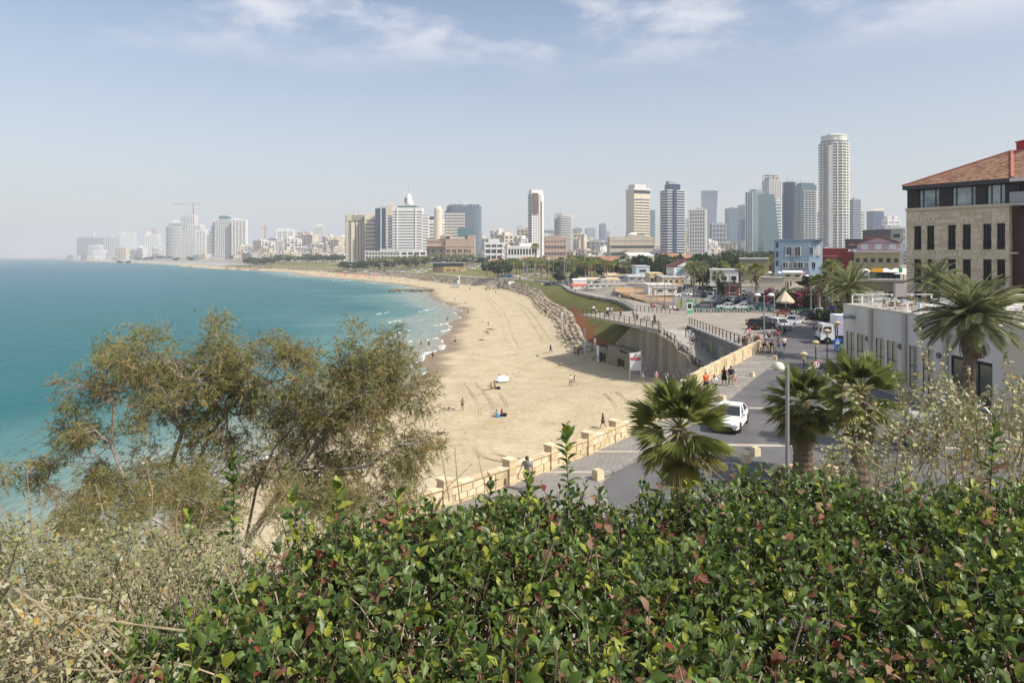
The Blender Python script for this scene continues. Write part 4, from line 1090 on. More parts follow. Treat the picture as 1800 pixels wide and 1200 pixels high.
for i,a in enumerate([(1352,152,2.5,2,2.2,GR,'low dark bush left of the beige kiosk canopy'),(1392,144,3.4,2,4.4,[LEAFG[0],LEAFG[1],DRYL],'green bush behind the beige kiosk canopy'),(1418,145,3.8,2,4.6,GR,'dense green bush behind the silver parked sedan'),(1443,142,3.6,2,4.6,[LEAFG[0],LEAFG[0],DRYL],'dark bush above the black parked van'),
(1408,143,2.4,1.5,4.6,[LEAFG[0],BOUG,LEAFG[1]],'tall bush flecked with pink bougainvillea above the silver sedan'),(1372,146,2.6,1.6,4,[LEAFG[0],LEAFG[2],DRYL],'brownish tall bush above the kiosk canopy'),(1350,150,1.6,1.3,4.4,[BOUG,BOUG,LEAFG[0]],'pink bougainvillea climbing beside the shaggy palm'),(1430,145,3,1.6,4.4,[LEAFG[1],LEAFG[2],LEAFG[0]],'bright green tall bush below the fan palms'),(1456,118,2.6,2,3.2,GR,'dark bush at the parking corner by the grey building'),
(1478,124,3.4,2,4.2,[LEAFG[0],LEAFG[1],LEAFG[1]],'green bush above the parked truck'),(1495,100,3,2,2.4,[LEAFG[2],DRYL,LEAFG[0]],'dry bush below the second date palm'),(1530,95,3,2,2,[LEAFG[2],DRYL,LEAFG[0]],'straw coloured bush behind the terrace rail'),
(1345,160,5,2,2.4,[mat('yellow_scrub',(.3,.22,.1),.9),LEAFG[2],DRYL],'sandy yellow scrub bank left of the blue house'),(1270,190,3,2,2,[LEAFG[1],LEAFG[2],LEAFG[1]],'bright green bush between the white shed and palms'),(1190,200,4,2,1.6,[mat('plum_foliage',(.12,.04,.05),.8),LEAFG[0],DRYL],'plum coloured bush by the dirt yard')]):
 bush(*a[:7],i,RZ+(.4 if a[0]>1330 and a[1]>130 else 0))
 # ================================================================ cars
TYRE=mat('tyre_rubber',(.015,.015,.016),.9);RIM=mat('alloy_rim',(.5,.5,.52),.35,metal=.9);CGL=mat('car_glass',(.012,.016,.02),.05,spec=.9)
LAMP=mat('headlamp_glass',(.75,.77,.8),.1,spec=.8);TAILL=mat('tail_lamp_red',(.35,.01,.01),.25);PLATE=mat('number_plate_yellow',(.7,.5,.05),.5);TRIM=mat('black_trim',(.02,.02,.022),.6)
CPAINT={n:mat('paint_'+n,c,.28,spec=.6)for n,c in dict(white=(.74,.74,.73),silver=(.42,.43,.45),black=(.012,.012,.014),blue=(.03,.06,.2),grey=(.17,.175,.185),teal=(.1,.2,.26),red=(.25,.03,.03),darkgreen=(.02,.05,.04)).items()}
def car_kit(L,W,H,prof,glassf,wheel_r,wx,kind):
 """prof: side outline (x forward, z) lower body; glassf: cabin outline (x, z) above the belt"""
 def slab(mb,pts,w0,w1,zt):
  n=len(pts);zs=[p[1]for p in pts];lo,hi=min(zs),max(zs)
  vs=[]
  for s in(-1,1):
   for x,z in pts:
    f=(z-lo)/max(.01,hi-lo);vs.append((x,s*lerp(w0,w1,f)/2*(1-.16*(abs(x)/L*2)**5),z))
  mb.add(vs,[tuple(range(n)),tuple(range(2*n-1,n-1,-1))]+[(i,i+n,(i+1)%n+n,(i+1)%n)for i in range(n)])
 b=MB();slab(b,prof,W,W*.96,0)
 roof=[p for p in glassf]
 cab=MB();slab(cab,glassf,W*.93,W*.76,0)
 zt=max(z for x,z in glassf);zb=min(z for x,z in glassf)
 top=[p for p in glassf if p[1]>zt-.14];x0,x1=min(p[0]for p in top),max(p[0]for p in top)
 b.bz(x0-.04,x1+.04,-W*.385,W*.385,zt-.07,zt+.02)
 # roof posts
 xs=[min(p[0]for p in glassf),max(p[0]for p in glassf)]
 for s in(-1,1):
  for(xa,xb)in((xs[0],x0),(xs[1],x1),((x0+x1)/2+.12,(x0+x1)/2+.05))+(((lerp(x0,xs[0],.6),x0+.15),)if kind!='sedan' else()):
   b.beam((xa,s*W*.467,zb),(xb,s*W*.388,zt-.02),.09,.05)
  b.beam((xs[0],s*W*.47,zb),(xs[1],s*W*.47,zb),.04,.05)
 wm=MB();wm.lathe([(wheel_r*.62,-.1),(wheel_r,-.09),(wheel_r,.09),(wheel_r*.62,.1)],16)
 rm=MB();rm.lathe([(wheel_r*.6,-.09),(wheel_r*.66,.08),(wheel_r*.3,.105),(.03,.1)],10)
 f=max(x for x,z in prof);bk=min(x for x,z in prof)
 hl=MB();tl=MB();pl=MB();tr=MB();mi=MB();ds=MB()
 zl=[z for x,z in prof if x>f-.25];zh=max(zl)-.12
 hl.box(f-.1,0,zh,.28,.42,.16)
 tl.box(bk+.06,0,H*.56,.16,.3,.2)
 pl.box(f+.005,0,.46,.02,.5,.11);
 tr.bz(f-.05,f+.02,-W*.3,W*.3,zh-.26,zh-.04);tr.bz(bk+.1,f-.1,-W*.47,W*.47,.16,.3)
 mi.box(0,0,0,.14,.2,.13)
 for s in(-1,1):
  for x in(-.5,.45):ds.bz(x*1.0,x+.16,s*W*.485-.012,s*W*.485+.012,H*.55,H*.575)
 return dict(body=b.mesh('body',CPAINT['white']),cabin=cab.mesh('windows',CGL),tyre=wm.mesh('tyre',TYRE),rim=rm.mesh('rim',RIM),hl=hl.mesh('headlight',LAMP),tl=tl.mesh('taillight',TAILL),pl=pl.mesh('number_plate',PLATE),
 tr=tr.mesh('trim',TRIM),mi=mi.mesh('mirror',CPAINT['white']),ds=ds.mesh('door_handles',TRIM),W=W,wx=wx,r=wheel_r,f=f,bk=bk,mz=zb+.08,mx=xs[1]-.35)
def arch(x,r_):return[(x+r_*1.12*math.cos(a),.28+r_*1.1*max(0,math.sin(a)))for a in[math.pi*i/6 for i in range(7)]]
def outline(f,b,wf,wb,r_,nose,belt_f,belt_b,tail):
 return[(b+.05,.3)]+arch(wb,r_)[::-1]+arch(wf,r_)[::-1]+[(f-.05,.28),(f,.5),(f-.03,nose),(f-.3,nose+.14),(belt_f[0],belt_f[1]),(belt_b[0],belt_b[1]),(b+.08,tail),(b,.6)]
CARS={
'sedan':car_kit(4.6,1.8,1.45,outline(2.3,-2.3,1.4,-1.35,.32,.66,(.95,.93),(-1.6,.98),.95),[(1.05,.9),(.3,1.36),(-.2,1.44),(-.85,1.4),(-1.75,.96)],.33,(1.4,-1.35),'sedan'),
'hatch':car_kit(4.0,1.75,1.52,outline(2.0,-2.0,1.25,-1.2,.31,.7,(.9,.95),(-1.85,1.0),.9),[(1.05,.92),(.35,1.42),(-.2,1.52),(-1.35,1.46),(-1.9,.98)],.32,(1.25,-1.2),'hatch'),
'suv':car_kit(4.5,1.88,1.75,outline(2.25,-2.25,1.4,-1.35,.37,.82,(1.0,1.08),(-2.1,1.12),1.0),[(1.15,1.05),(.5,1.62),(-.1,1.74),(-1.75,1.68),(-2.15,1.1)],.38,(1.4,-1.35),'suv'),
'van':car_kit(5.6,2.0,2.5,outline(2.8,-2.8,1.8,-1.7,.37,.95,(2.2,1.2),(-2.7,1.25),1.2),[(2.25,1.15),(1.6,2.1),(1.3,2.36),(-2.65,2.42),(-2.75,1.2)],.36,(1.8,-1.7),'van')}
CNAME={'sedan':'sedan','hatch':'small hatchback','suv':'tall estate car','van':'minibus'}
def car(px,py,kind,col,rz,label=None,Y=None,group='cars parked around the plaza',z=None):
 g=G(px,py,RZ)if Y is None else Vector(((px-900)/F*Y,Y,land_z((px-900)/F*Y,Y)))
 if z is not None:g.z=z
 k=CARS[kind];p=CPAINT[col]
 cn={'darkgreen':'dark green'}.get(col,col)
 t=thing('parked_car',label or f'{cn} {CNAME[kind]} parked','van' if kind=='van' else 'car',(g.x,g.y,g.z+.02),R(rz),group,None if label else 'near')
 link(k['body'],'body',t,mtl=p);link(k['cabin'],'windows',t)
 far=Y is not None and Y>170
 for s in(-1,1):
  for x in k['wx']:
   w=link(k['tyre'],'tyre',t,(x,s*(k['W']/2-.1),k['r']),rot=(math.pi/2*-s,0,0))
   if not far:link(k['rim'],'rim',w)
  if not far:
   link(k['hl'],'headlight',t,(0,s*k['W']*.36,0));link(k['tl'],'taillight',t,(0,s*k['W']*.38,0))
   link(k['mi'],'mirror',t,(k['mx'],s*k['W']*.53,k['mz']),mtl=p)
 if not far:
  link(k['pl'],'number_plate',t);link(k['pl'],'number_plate',t,(k['bk']-k['f']-.01,0,.12));link(k['tr'],'trim',t);link(k['ds'],'door_handles',t)
 return t
car(1284,749,'sedan','white',-118,'white sedan driving towards the viewer beside the near fan palm',group='cars on the road',z=RZ+.01)
car(1339,580,'suv','black',30,'black estate car parked with its tail by the bicycle rack')
car(1352,572,'hatch','grey',40,'dark grey hatchback half hidden behind the black estate car')
car(1370,579,'suv','white',-75,'white van facing the viewer at the plaza kerb');car(1395,571,'sedan','silver',-140,'silver sedan parked at the plaza kerb right of the white van')
car(1419,563,'suv','black',-145,'black people carrier parked right of the silver sedan');car(1442,556,'hatch','white',-145,'white hatchback parked behind the truck')
car(1404,543,'sedan','silver',172,'silver sedan parked beyond the second row of green bicycles');car(1452,540,'suv','black',178,'dark estate car parked by the corner of the grey building')
for a in[(1237,541,'hatch','grey',165),(1256,541,'hatch','black',170),(1279,544,'sedan','white',170),(1305,544,'sedan','white',172),(1335,544,'sedan','teal',172),(1356,541,'hatch','silver',170),
(1268,536,'hatch','black',190),(1284,531,'sedan','silver',200),(1291,528,'sedan','blue',200),(1300,534,'hatch','darkgreen',195),(1322,535,'suv','silver',190),(1340,536,'sedan','grey',188),(1288,523,'suv','white',200),(1246,533,'sedan','silver',190),(1226,537,'sedan','silver',185),(1310,527,'hatch','white',195),(1312,521,'sedan','grey',195),(1330,529,'hatch','black',195),(1274,528,'sedan','grey',200),(1298,519,'suv','white',195)]:
 car(*a)
for a in[(1238,521,'hatch','black',260,186),(1247,521,'hatch','white',265,185),(1219,514,'hatch','silver',95,203),(1232,512,'sedan','white',10,208),(1202,508,'hatch','black',30,215),(1213,510,'sedan','white',30,210),(1250,513,'sedan','white',20,205),(1262,513,'sedan','silver',20,205),(1192,509,'suv','grey',40,215),(1268,519,'hatch','red',60,190),(1274,514,'sedan','white',15,204),(1183,519,'sedan','white',200,190),(1226,503,'suv','silver',30,225)]:
 car(a[0],0,a[2],a[3],a[4],None,a[5],'cars in the dirt parking yard')
car(1236,0,'van','white',178,'white minibus parked side on in the dirt yard',208,'cars in the dirt parking yard');car(1244,0,'van','white',176,'second white minibus parked just behind the side on minibus',216,'cars in the dirt parking yard');car(1207,0,'van','silver',250,'silver van parked nose on left of the minibuses',218,'cars in the dirt parking yard')
for a in[(1215,517,'sedan','white',15,196),(1228,518,'hatch','grey',80,193),(1256,519,'sedan','white',30,190),(1263,520,'hatch','silver',60,186),(1250,508,'suv','white',20,222),(1258,506,'hatch','white',20,228),(1268,508,'sedan','silver',10,220),(1276,520,'suv','black',70,183),(1222,509,'suv','black',30,216),(1206,515,'sedan','silver',20,200),(1318,523,'sedan','white',200,172),(1326,524,'hatch','silver',195,170)]:car(a[0],0,a[2],a[3],a[4],None,a[5],'cars in the dirt parking yard')
car(1622,778,'suv','silver',60,'silver parked car glimpsed through the silvery saltbush',group='cars on the road');car(1700,748,'sedan','white',80,'white parked car behind the saltbush near the grey building foot',group='cars on the road')
for i in range(20):car(955+i*4.1,0,r.choice(('hatch','sedan','suv')),r.choice(('white','silver','white','grey','black')),r.choice((80,95,100)),None,r.uniform(345,362),'cars parked along the park path')
for i in range(26):car(1000+i*4.3+r.random()*2,0,r.choice(('hatch','sedan','suv')),r.choice(('white','silver','white','grey','black','blue')),r.choice((80,10,170)),None,r.uniform(300,330),'cars parked behind the market sheds')
for i in range(44):car(640+i*6.6+r.random()*4,0,r.choice(('hatch','sedan','van')),r.choice(('white','silver','white','grey','white')),r.choice((0,10,170)),None,r.uniform(650,760),'cars on the far park road')
for i in range(14):car(880+i*9+r.random()*4,0,r.choice(('hatch','sedan')),r.choice(('white','silver','grey')),r.choice((20,200)),None,r.uniform(420,520),'cars on the road by the palms')
# box truck with a pale lilac side
def truck():
 g=G(1437,603,RZ);t=thing('box_truck','white box truck with pale lilac printed side half hidden by the grey building','truck',(g.x,g.y,RZ+.02),R(-8));W=2.4
 lil=mat('lilac_print',(.5,.48,.66),.5)
 b=MB();b.bz(1.9,9.2,-W/2,W/2,1.15,3.75);b.build('cargo_box',mat('truck_white',(.72,.73,.74),.45),t)
 pr=MB().bz(1.95,9.15,-W/2-.02,-W/2-.002,1.3,3.7).build('printed_side',lil,t)
 q=MB();q.lathe([(.34,0),(.34,.8),(.12,1.05),(.12,1.3)],10,(0,0,0))
 MB().bz(3.1,3.7,-W/2-.03,-W/2-.022,1.9,2.8).bz(3.3,3.5,-W/2-.03,-W/2-.022,2.8,3.2).build('bottle_picture',mat('print_white',(.75,.74,.78),.5),pr)
 MB().bz(3.25,3.35,-W/2-.034,-W/2-.031,2.2,2.6).bz(3.5,3.56,-W/2-.034,-W/2-.031,2.0,2.35).build('bottle_mark',mat('print_plum',(.2,.1,.25),.5),pr)
 w=MB()
 for i,(x0,x1,z)in enumerate([(5.2,6.0,2.85),(5.5,6.9,2.55),(5.3,6.6,2.25),(6.2,6.9,2.85)]):
  n=int((x1-x0)/.2)
  for j in range(n):w.bz(x0+j*.2,x0+j*.2+.13,-W/2-.03,-W/2-.022,z,z+(.2 if j%3 else .13))
 w.build('lettering',mat('print_green',(.04,.2,.15),.5),pr)
 c=MB();c.prism([(0,-W/2+.05),(1.8,-W/2+.05),(1.8,W/2-.05),(0,W/2-.05)],.55,2.6,[(.35,-W/2+.12),(1.8,-W/2+.12),(1.8,W/2-.12),(.35,W/2-.12)]);c.build('cab',mat('cab_white',(.72,.73,.74),.35),t)
 MB().add([(.08,-W/2+.18,1.55),(.3,-W/2+.2,2.4),(.3,W/2-.2,2.4),(.08,W/2-.18,1.55)],[(0,3,2,1)]).bz(.5,1.35,-W/2-.0,-W/2+.06,1.5,2.25).build('cab_windows',CGL,t)
 MB().bz(-.05,.1,-W/2+.1,W/2-.1,.5,.85).bz(2.0,9.2,-W/2+.1,W/2-.1,.7,1.12).build('chassis',TRIM,t)
 for x in(.9,6.6):
  for s in(-1,1):w_=link(CARS['van']['tyre'],'tyre',t,(x,s*(W/2-.12),.46),rot=(math.pi/2*-s,0,0),scale=1.28);link(CARS['van']['rim'],'rim',w_)
 for s in(-1,1):MB().bz(-.02,.05,s*.85-.18,s*.85+.18,.9,1.1).build('headlight',LAMP,t);MB().bz(-.1,.05,s*1.35-.06,s*1.35+.12,1.6,2.1).build('mirror',TRIM,t)
truck()
# ================================================================ plaza, promenade, beach structures
METAL=mat('galvanised_steel',(.33,.34,.35),.5,metal=.5);IRON=mat('dark_iron',(.035,.035,.036),.6);WMETAL=mat('white_metal',(.72,.72,.71),.5)
STONES=[mat('limestone_a',(.56,.44,.26),.9,col2=(.63,.52,.34),scale=2,bump=.3,bscale=9),mat('limestone_b',(.6,.49,.31),.9,col2=(.7,.6,.43),scale=2,bump=.3,bscale=9),mat('limestone_c',(.48,.37,.21),.9,col2=(.58,.46,.29),scale=2,bump=.3,bscale=9)]
MORT=mat('stone_mortar',(.42,.34,.22),.95)
# --- promenade parapet of coursed stone with pillars
def parapet():
 t=thing('promenade_wall','honey coloured stone parapet with square pillars winding between promenade and beach','wall',(0,0,0))
 pts=[(x,y)for y,x in zip(*WALLX)]
 def at(Y):return Vector((wallx(Y),Y,0))
 core=MB();nb=0
 protos=[[MB().box(0,0,0,l,.3,h-.03).mesh('stone_block',m)for m in STONES]for l,h in((.52,.3),(.7,.3),(.9,.45))]
 Y=24.0;seg=3.9
 ys=[27.6,30.5,33.5,36,38.6,41.3,43.7,46.3,49.0,51.8,54.6,57.5,60.5,63.5,66.6,69.8,73,77,81]
 for i in range(len(ys)-1):
  a,b=at(ys[i]),at(ys[i+1]);d=b-a;L=d.length;an=math.atan2(d.y,d.x);far=ys[i]>57
  h=1.05 if not far else 1.35
  z0=RZ-.1
  core.m=0;core.beam((a.x,a.y,z0+h/2),(b.x,b.y,z0+h/2),.3,h)
  # retaining wall down to the sand on the sea side
  core.beam((a.x-.05,a.y,z0-4.6),(b.x-.05,b.y,z0-4.6),.5,9.2)
  nrm=Vector((-math.sin(an),math.cos(an),0))
  ch=.3 if not far else .45
  for c in range(int(h/ch)):
   x=.3+(.2 if c%2 else 0);z=z0+.08+ch*(c+.5)
   while x<L-.25:
    pr=protos[2 if far else r.choice((0,1))];l=.9 if far else(.52 if pr is protos[0]else .7)
    if x+l>L-.1:break
    p=a+d.normalized()*(x+l/2)
    if nb<290:
     o=link(pr[r.randint(0,2)],'stone_block',t,(p.x+nrm.x*0,p.y+nrm.y*0,z),an);o.scale=(.97,1.2+r.uniform(0,.12),1);nb+=1
    else:
     core.m=r.randint(1,3);core.box(p.x,p.y,z,l*.97,.36,ch-.03,an)
    x+=l+.03
  core.m=r.randint(1,3)
  n=int(L/.8)
  for k in range(n):
   p=a.lerp(b,(k+.5)/n);core.m=1+k%3;core.box(p.x,p.y,z0+h+.045,L/n-.02,.42,.09,an)
  if i%1==0 and not far or far:
   w=.5 if not far else .4;hh=h+.16 if not far else h+.02
   q=MB();z=0;k=0
   while z<hh-.01:
    q.m=k%3;q.box(0,0,z+.17,w-(.02 if k%2 else 0),w-(.02 if k%2 else 0),.33);z+=.35;k+=1
   q.m=1;q.box(0,0,z+.05,w+.06,w+.06,.1)
   o=q.build('pillar',STONES,t);o.location=(a.x,a.y,z0);o.rotation_euler.z=an
 core.build('wall_core',[MORT]+STONES,t)['kind']='stuff'
parapet()
# --- concrete viewing deck over the beach rooms, stairs and flank walls
A_=Vector((15.5,128,0));B_=Vector((26,90,0));wdir=(B_-A_).normalized();wn_=Vector((wdir.y,-wdir.x,0))  # wn_ points to the sea
def on_wall(s,z=0,o=0):
 p=A_+(B_-A_)*s+wn_*o;return Vector((p.x,p.y,z))
if wn_.x>0:wn_=-wn_
GRAF=bpy.data.materials.new('graffiti_wall');GRAF.use_nodes=True
def graf():
 t=GRAF.node_tree;L=t.links.new;b=t.nodes['Principled BSDF'];b.inputs['Roughness'].default_value=.9
 c=t.nodes.new('ShaderNodeTexCoord');mp=t.nodes.new('ShaderNodeMapping');mp.inputs['Scale'].default_value=(.6,.6,.8);L(c.outputs['Object'],mp.inputs[0])
 n=t.nodes.new('ShaderNodeTexNoise');n.inputs['Scale'].default_value=.8;n.inputs['Detail'].default_value=3;n.inputs['Distortion'].default_value=2.5;L(mp.outputs[0],n.inputs['Vector'])
 cr=t.nodes.new('ShaderNodeValToRGB');e=cr.color_ramp;e.interpolation='CONSTANT'
 e.elements[0].color=(.2,.19,.17,1);e.elements[1].position=.42;e.elements[1].color=(.08,.07,.09,1)
 for p,col in((.455,(.28,.26,.24,1)),(.5,(.3,.14,.15,1)),(.52,(.24,.22,.2,1)),(.56,(.36,.36,.37,1)),(.6,(.12,.15,.2,1)),(.63,(.25,.23,.2,1))):k=e.elements.new(p);k.color=col
 L(n.outputs['Fac'],cr.inputs[0]);L(cr.outputs[0],b.inputs['Base Color'])
graf()
def deck():
 t=thing('viewing_deck_building','concrete beach building under a jutting viewing deck, graffiti along its foot','building')
 zt=RZ+.15
 # walls: slanted seaward end, front with two door openings
 # top edge of the wall under the deck runs from s=.17 to .70
 fr=MB()
 zb=0.0
 P0=on_wall(-.09,.3);P1=on_wall(.68,zb);T0=on_wall(.34,zt-.55);T1=on_wall(.68,zt-.55)
 th=-wn_*.6
 def slab_wall(mb,a,b,c,d,th):
  vs=[a,b,c,d]+[v+th for v in(a,b,c,d)]
  mb.add(vs,[(0,1,2,3),(7,6,5,4),(0,4,5,1),(1,5,6,2),(2,6,7,3),(3,7,4,0)])
  # upper recessed panel
 ins=-wn_*1.5;thl=-wn_*2.1
 zm=5.2
 L0=P0.lerp(T0,(zm-.3)/(zt-.85));D0=P0.lerp(T0,.15/.43)
 L1=P0.lerp(T0,(zm-.1)/(zt-.85));slab_wall(fr,L1+ins,on_wall(.5,zm-.1)+ins,on_wall(.5,zt-.55)+ins,T0+ins,th)
 # lower front split round the two doors
 doors=[(.06,.14),(.265,.34)]
 def low(s0,s1,z0,z1,o=.12):
  a,b=on_wall(s0,z0,o),on_wall(s1,z0,o);c,d=on_wall(s1,z1,o),on_wall(s0,z1,o);slab_wall(fr,a,b,c,d,thl)
 aL=P0+wn_*.12
 slab_wall(fr,P0+wn_*.12,on_wall(.06,-.2,.12),on_wall(.06,D0.z,.12),D0.lerp(P0,.02)+wn_*.12,thl);slab_wall(fr,on_wall(.06,D0.z-.02,.12),on_wall(.14,D0.z-.02,.12),on_wall(.155,zm,.12),L0+wn_*.12,thl)
 low(.14,.265,-.2,zm);low(.34,.5,-.2,zm)
 low(.14,.155,3.3,zm);low(.265,.34,3.75,zm)
 fr.build('front_wall',M['conc'],t)
 dk=MB()
 for s0,s1 in doors:
  a,b=on_wall(s0,.2,-.5),on_wall(s1,.2,-.5);c,d=on_wall(s1,3.75,-.5),on_wall(s0,3.75,-.5);dk.add([a,b,c,d],[(0,1,2,3)])
 dk.build('doorway_shade_sheet',mat('doorway_shade_sheet',(.03,.025,.02),.9),t)  # flat near-black sheets stand in for the shade inside the doorways
 for s0,s1 in doors:
  m=MB()
  m.beam(on_wall(s0,3.55,.0),on_wall(s1,3.55,.0),.25,.25);m.beam(on_wall(lerp(s0,s1,.6),.3,.0),on_wall(lerp(s0,s1,.6),3.4,.0),.14);m.beam(on_wall(s0,.3,.05),on_wall(s0,3.5,.05),.2);m.beam(on_wall(s1,.3,.05),on_wall(s1,3.5,.05),.2)
  m.build('door_frame',mat('ochre_frame',(.25,.2,.1),.8),t)
 sl_=MB()
 for s0,s1 in((.085,.165),(.29,.365)):
  sl_.beam(on_wall(s0,4.85,.13),on_wall(s1,4.8,.13),.06,.3)
 sl_.build('vent_slot',mat('slot_black',(.015,.015,.015),.9),t)
 # main flank wall that steps down with the stairs
 prof=[(.5,zt-.45),(.66,zt-.45),(.70,zt-.9),(.78,zt-1.3),(.81,zt-2.3),(.87,zt-2.6),(.90,zt-3.6),(.95,zt-3.9),(1.0,zt-5.2),(1.06,zt-5.8)]
 cmats=[M['conc'],mat('concrete_warm',(.22,.19,.145),.9,col2=(.29,.255,.2),scale=.4,stretch=(1,1,.3),detail=7),mat('concrete_stained',(.15,.13,.1),.9,col2=(.24,.21,.165),scale=.5,stretch=(1,1,.2),detail=7)]
 for i in range(len(prof)-1):
  (s0,z0),(s1,z1)=prof[i],prof[i+1];n=max(1,round((s1-s0)*39.4/1.35))
  for k in range(n):  # board marked pours with open joints
   a,b=lerp(s0,s1,k/n)+.0005,lerp(s0,s1,(k+1)/n)-.0005;za,zb_=lerp(z0,z1,k/n),lerp(z0,z1,(k+1)/n);o=.5+.02*((i*3+k)%3)
   w=MB();slab_wall(w,on_wall(a,-.3,o),on_wall(b,-.3,o),on_wall(b,zb_,o),on_wall(a,za,o),-wn_*.9);w.build('wall_panel',cmats[(i+k*2)%3],t)
  w=MB();slab_wall(w,on_wall(s0,-.3,.4),on_wall(s1,-.3,.4),on_wall(s1,z1-.05,.4),on_wall(s0,z0-.05,.4),-wn_*.5);w.build('wall_backing',M['conc'],t)
  # graffiti strip at the foot, a hair proud
 gz=MB()
 for s0,s1,z1 in((.44,.62,5.0),(.62,.74,3.6),(.74,.8,3.9),(.8,.88,5.2),(.88,1.0,5.6)):
  z0_=land_z(*on_wall((s0+s1)/2).xy)-.5
  slab_wall(gz,on_wall(s0,z0_,.56),on_wall(s1-.002,z0_,.56),on_wall(s1-.002,z1+.3,.56),on_wall(s0,z1,.56),-wn_*.01)
 gz.build('graffiti',GRAF,t)
 # deck slab with thin tapering lip
 tip=Vector((13.1,131,0));cor=Vector((22.6,103.2,0));bk=Vector((25.4,139.5,0))
 d=MB()
 top=[(tip.x,tip.y,zt),(cor.x,cor.y,zt),(25.6,105.5,zt),(30,125,zt),(bk.x,bk.y,zt)]
 bot=[(tip.x+.4,tip.y,zt-.35),(cor.x,cor.y,zt-.6),(25.6,105.5,zt-.6),(30,125,zt-.8),(bk.x,bk.y,zt-.5)]
 n=5;d.add(bot+top,[(4,3,2,1,0),(5,6,7,8,9)]+[(i,(i+1)%n,n+(i+1)%n,n+i)for i in range(n)])
 d.m=0;d.mi=[1 if i==1 else 0 for i in range(len(d.f))];d.build('deck_slab',[M['concl'],M['plaza']],t)
 # stairs: treads from the plaza down between the two walls
 for k in range(26):
  f=(k+1)/26;land=.25*int(k/6.5)
  Y0=103.2-15.2*f;z=zt-.165*(k+1)
  xl=interp(Y0,[88,103.2],[26.4,22.9]);q=MB()
  q.prism([(xl,Y0),(28.0,Y0+(2.0*(1-f))),(28.0,Y0+.62+2.0*(1-f)),(xl,Y0+.62)],z-.6,z);q.build('step',M['concl'],t)
 MB().prism([(25.6,80),(28.1,80),(28.1,90),(25.2,90)],4.5,zt-.165*27).build('landing',M['concl'],t)
 # dark inner wall under the plaza railing
 w=MB();w.bz(27.9,28.15,81.2,108.4,3,RZ+.2);w.build('dark_side_wall',M['concd'],t)
 for y0_,y1_ in((95,99.5),(89.5,92.2)):MB().bz(27.86,27.897,y0_,y1_,7.1,9.0).build('graffiti',mat('faded_mural',(.2,.22,.21),.9,col2=(.3,.27,.1),scale=.6,lohi=(.48,.56)),t)
 MB().bz(27.75,28.4,81.2,108.4,RZ+.2,RZ+.42).build('coping',M['concl'],t)
deck()
def railing(name,label,pts,h=1.1,step=1.6,m=IRON,thick=.07,mid=True):
 t=thing(name,label,'railing',pts[0]);o=Vector(pts[0])
 L=0;pm=MB().box(0,0,h/2,thick,thick*1.6,h).mesh('post',m);rl=MB()
 for i in range(len(pts)-1):
  a,b=Vector(pts[i])-o,Vector(pts[i+1])-o;n=max(1,round((b-a).length/step));an=math.atan2((b-a).y,(b-a).x)
  for k in range(n+(1 if i==len(pts)-2 else 0)):link(pm,'post',t,a.lerp(b,k/n),an)
  up=Vector((0,0,h));rl.beam(a+up,b+up,thick*1.1,thick*.8)
  if mid:
   for f in(.12,.5):rl.beam(a+up*f,b+up*f,.025)
 rl.build('rails',m,t);return t
zt=RZ+.15
railing('deck_railing','iron railing along the seaward edge of the viewing deck',[(13.5,130.3,zt),(22.4,104.2,zt)],step=1.9)
railing('stair_railing','stepped iron railing following the flank wall down the stairs',[on_wall(.66,zt-.45,.3),on_wall(.70,zt-.9,.3),on_wall(.78,zt-1.3,.3),on_wall(.81,zt-2.3,.3),on_wall(.87,zt-2.6,.3),on_wall(.90,zt-3.6,.3),on_wall(.95,zt-3.9,.3),on_wall(1.0,zt-5.2,.3),on_wall(1.06,zt-5.8,.3)],step=1.1)
railing('plaza_railing','long iron railing on the plaza edge above the dark stair wall',[(28.1,108.2,zt+.25),(28.1,81.6,zt+.25)],step=1.55)
railing('back_railing','short iron railing at the back corner of the viewing deck',[(25.4,139,zt),(30.5,132,zt)],step=1.1)
railing('handrail','slim handrail down the middle of the stairs',[(25.2,99,9.2),(26.5,92.5,7.9)],step=1.6)
# wire fence between path and site, posts and a mesh of thin wires
def fence(label,pts,h,m,step=2.0,wires=8):
 t=thing('wire_fence',label,'fence',pts[0]);o=Vector(pts[0]);pm=MB().box(0,0,h/2,.09,.09,h).mesh('post',m);wr=MB()
 for i in range(len(pts)-1):
  a,b=Vector(pts[i])-o,Vector(pts[i+1])-o;n=max(1,round((b-a).length/step))
  for k in range(n+(1 if i==len(pts)-2 else 0)):link(pm,'post',t,a.lerp(b,k/n))
  for w in range(wires):wr.beam(a+Vector((0,0,h*(w+.5)/wires)),b+Vector((0,0,h*(w+.5)/wires)),.025)
 wr.build('wires',m,t)
rowp=lambda Y,i,j,dx=0,dz=.1:(row(Y)[i]+dx,Y,row(Y)[j]+dz)
fence('pale grey wire fence on the landward side of the seafront path',[rowp(Y,8,9,.3)for Y in(140,160,178,201,223,245,269,300,330)],1.7,METAL,2.6,5)
fence('wire fence on the seaward side of the path above the lawn',[rowp(Y,6,7,-.2)for Y in(139,160,178,190)],1.5,METAL,1.5,6)
fence('low post fence along the top of the stone terrace',[rowp(Y,4,5,.5)for Y in(300,340,377,400,420)],1.4,METAL,6,3)
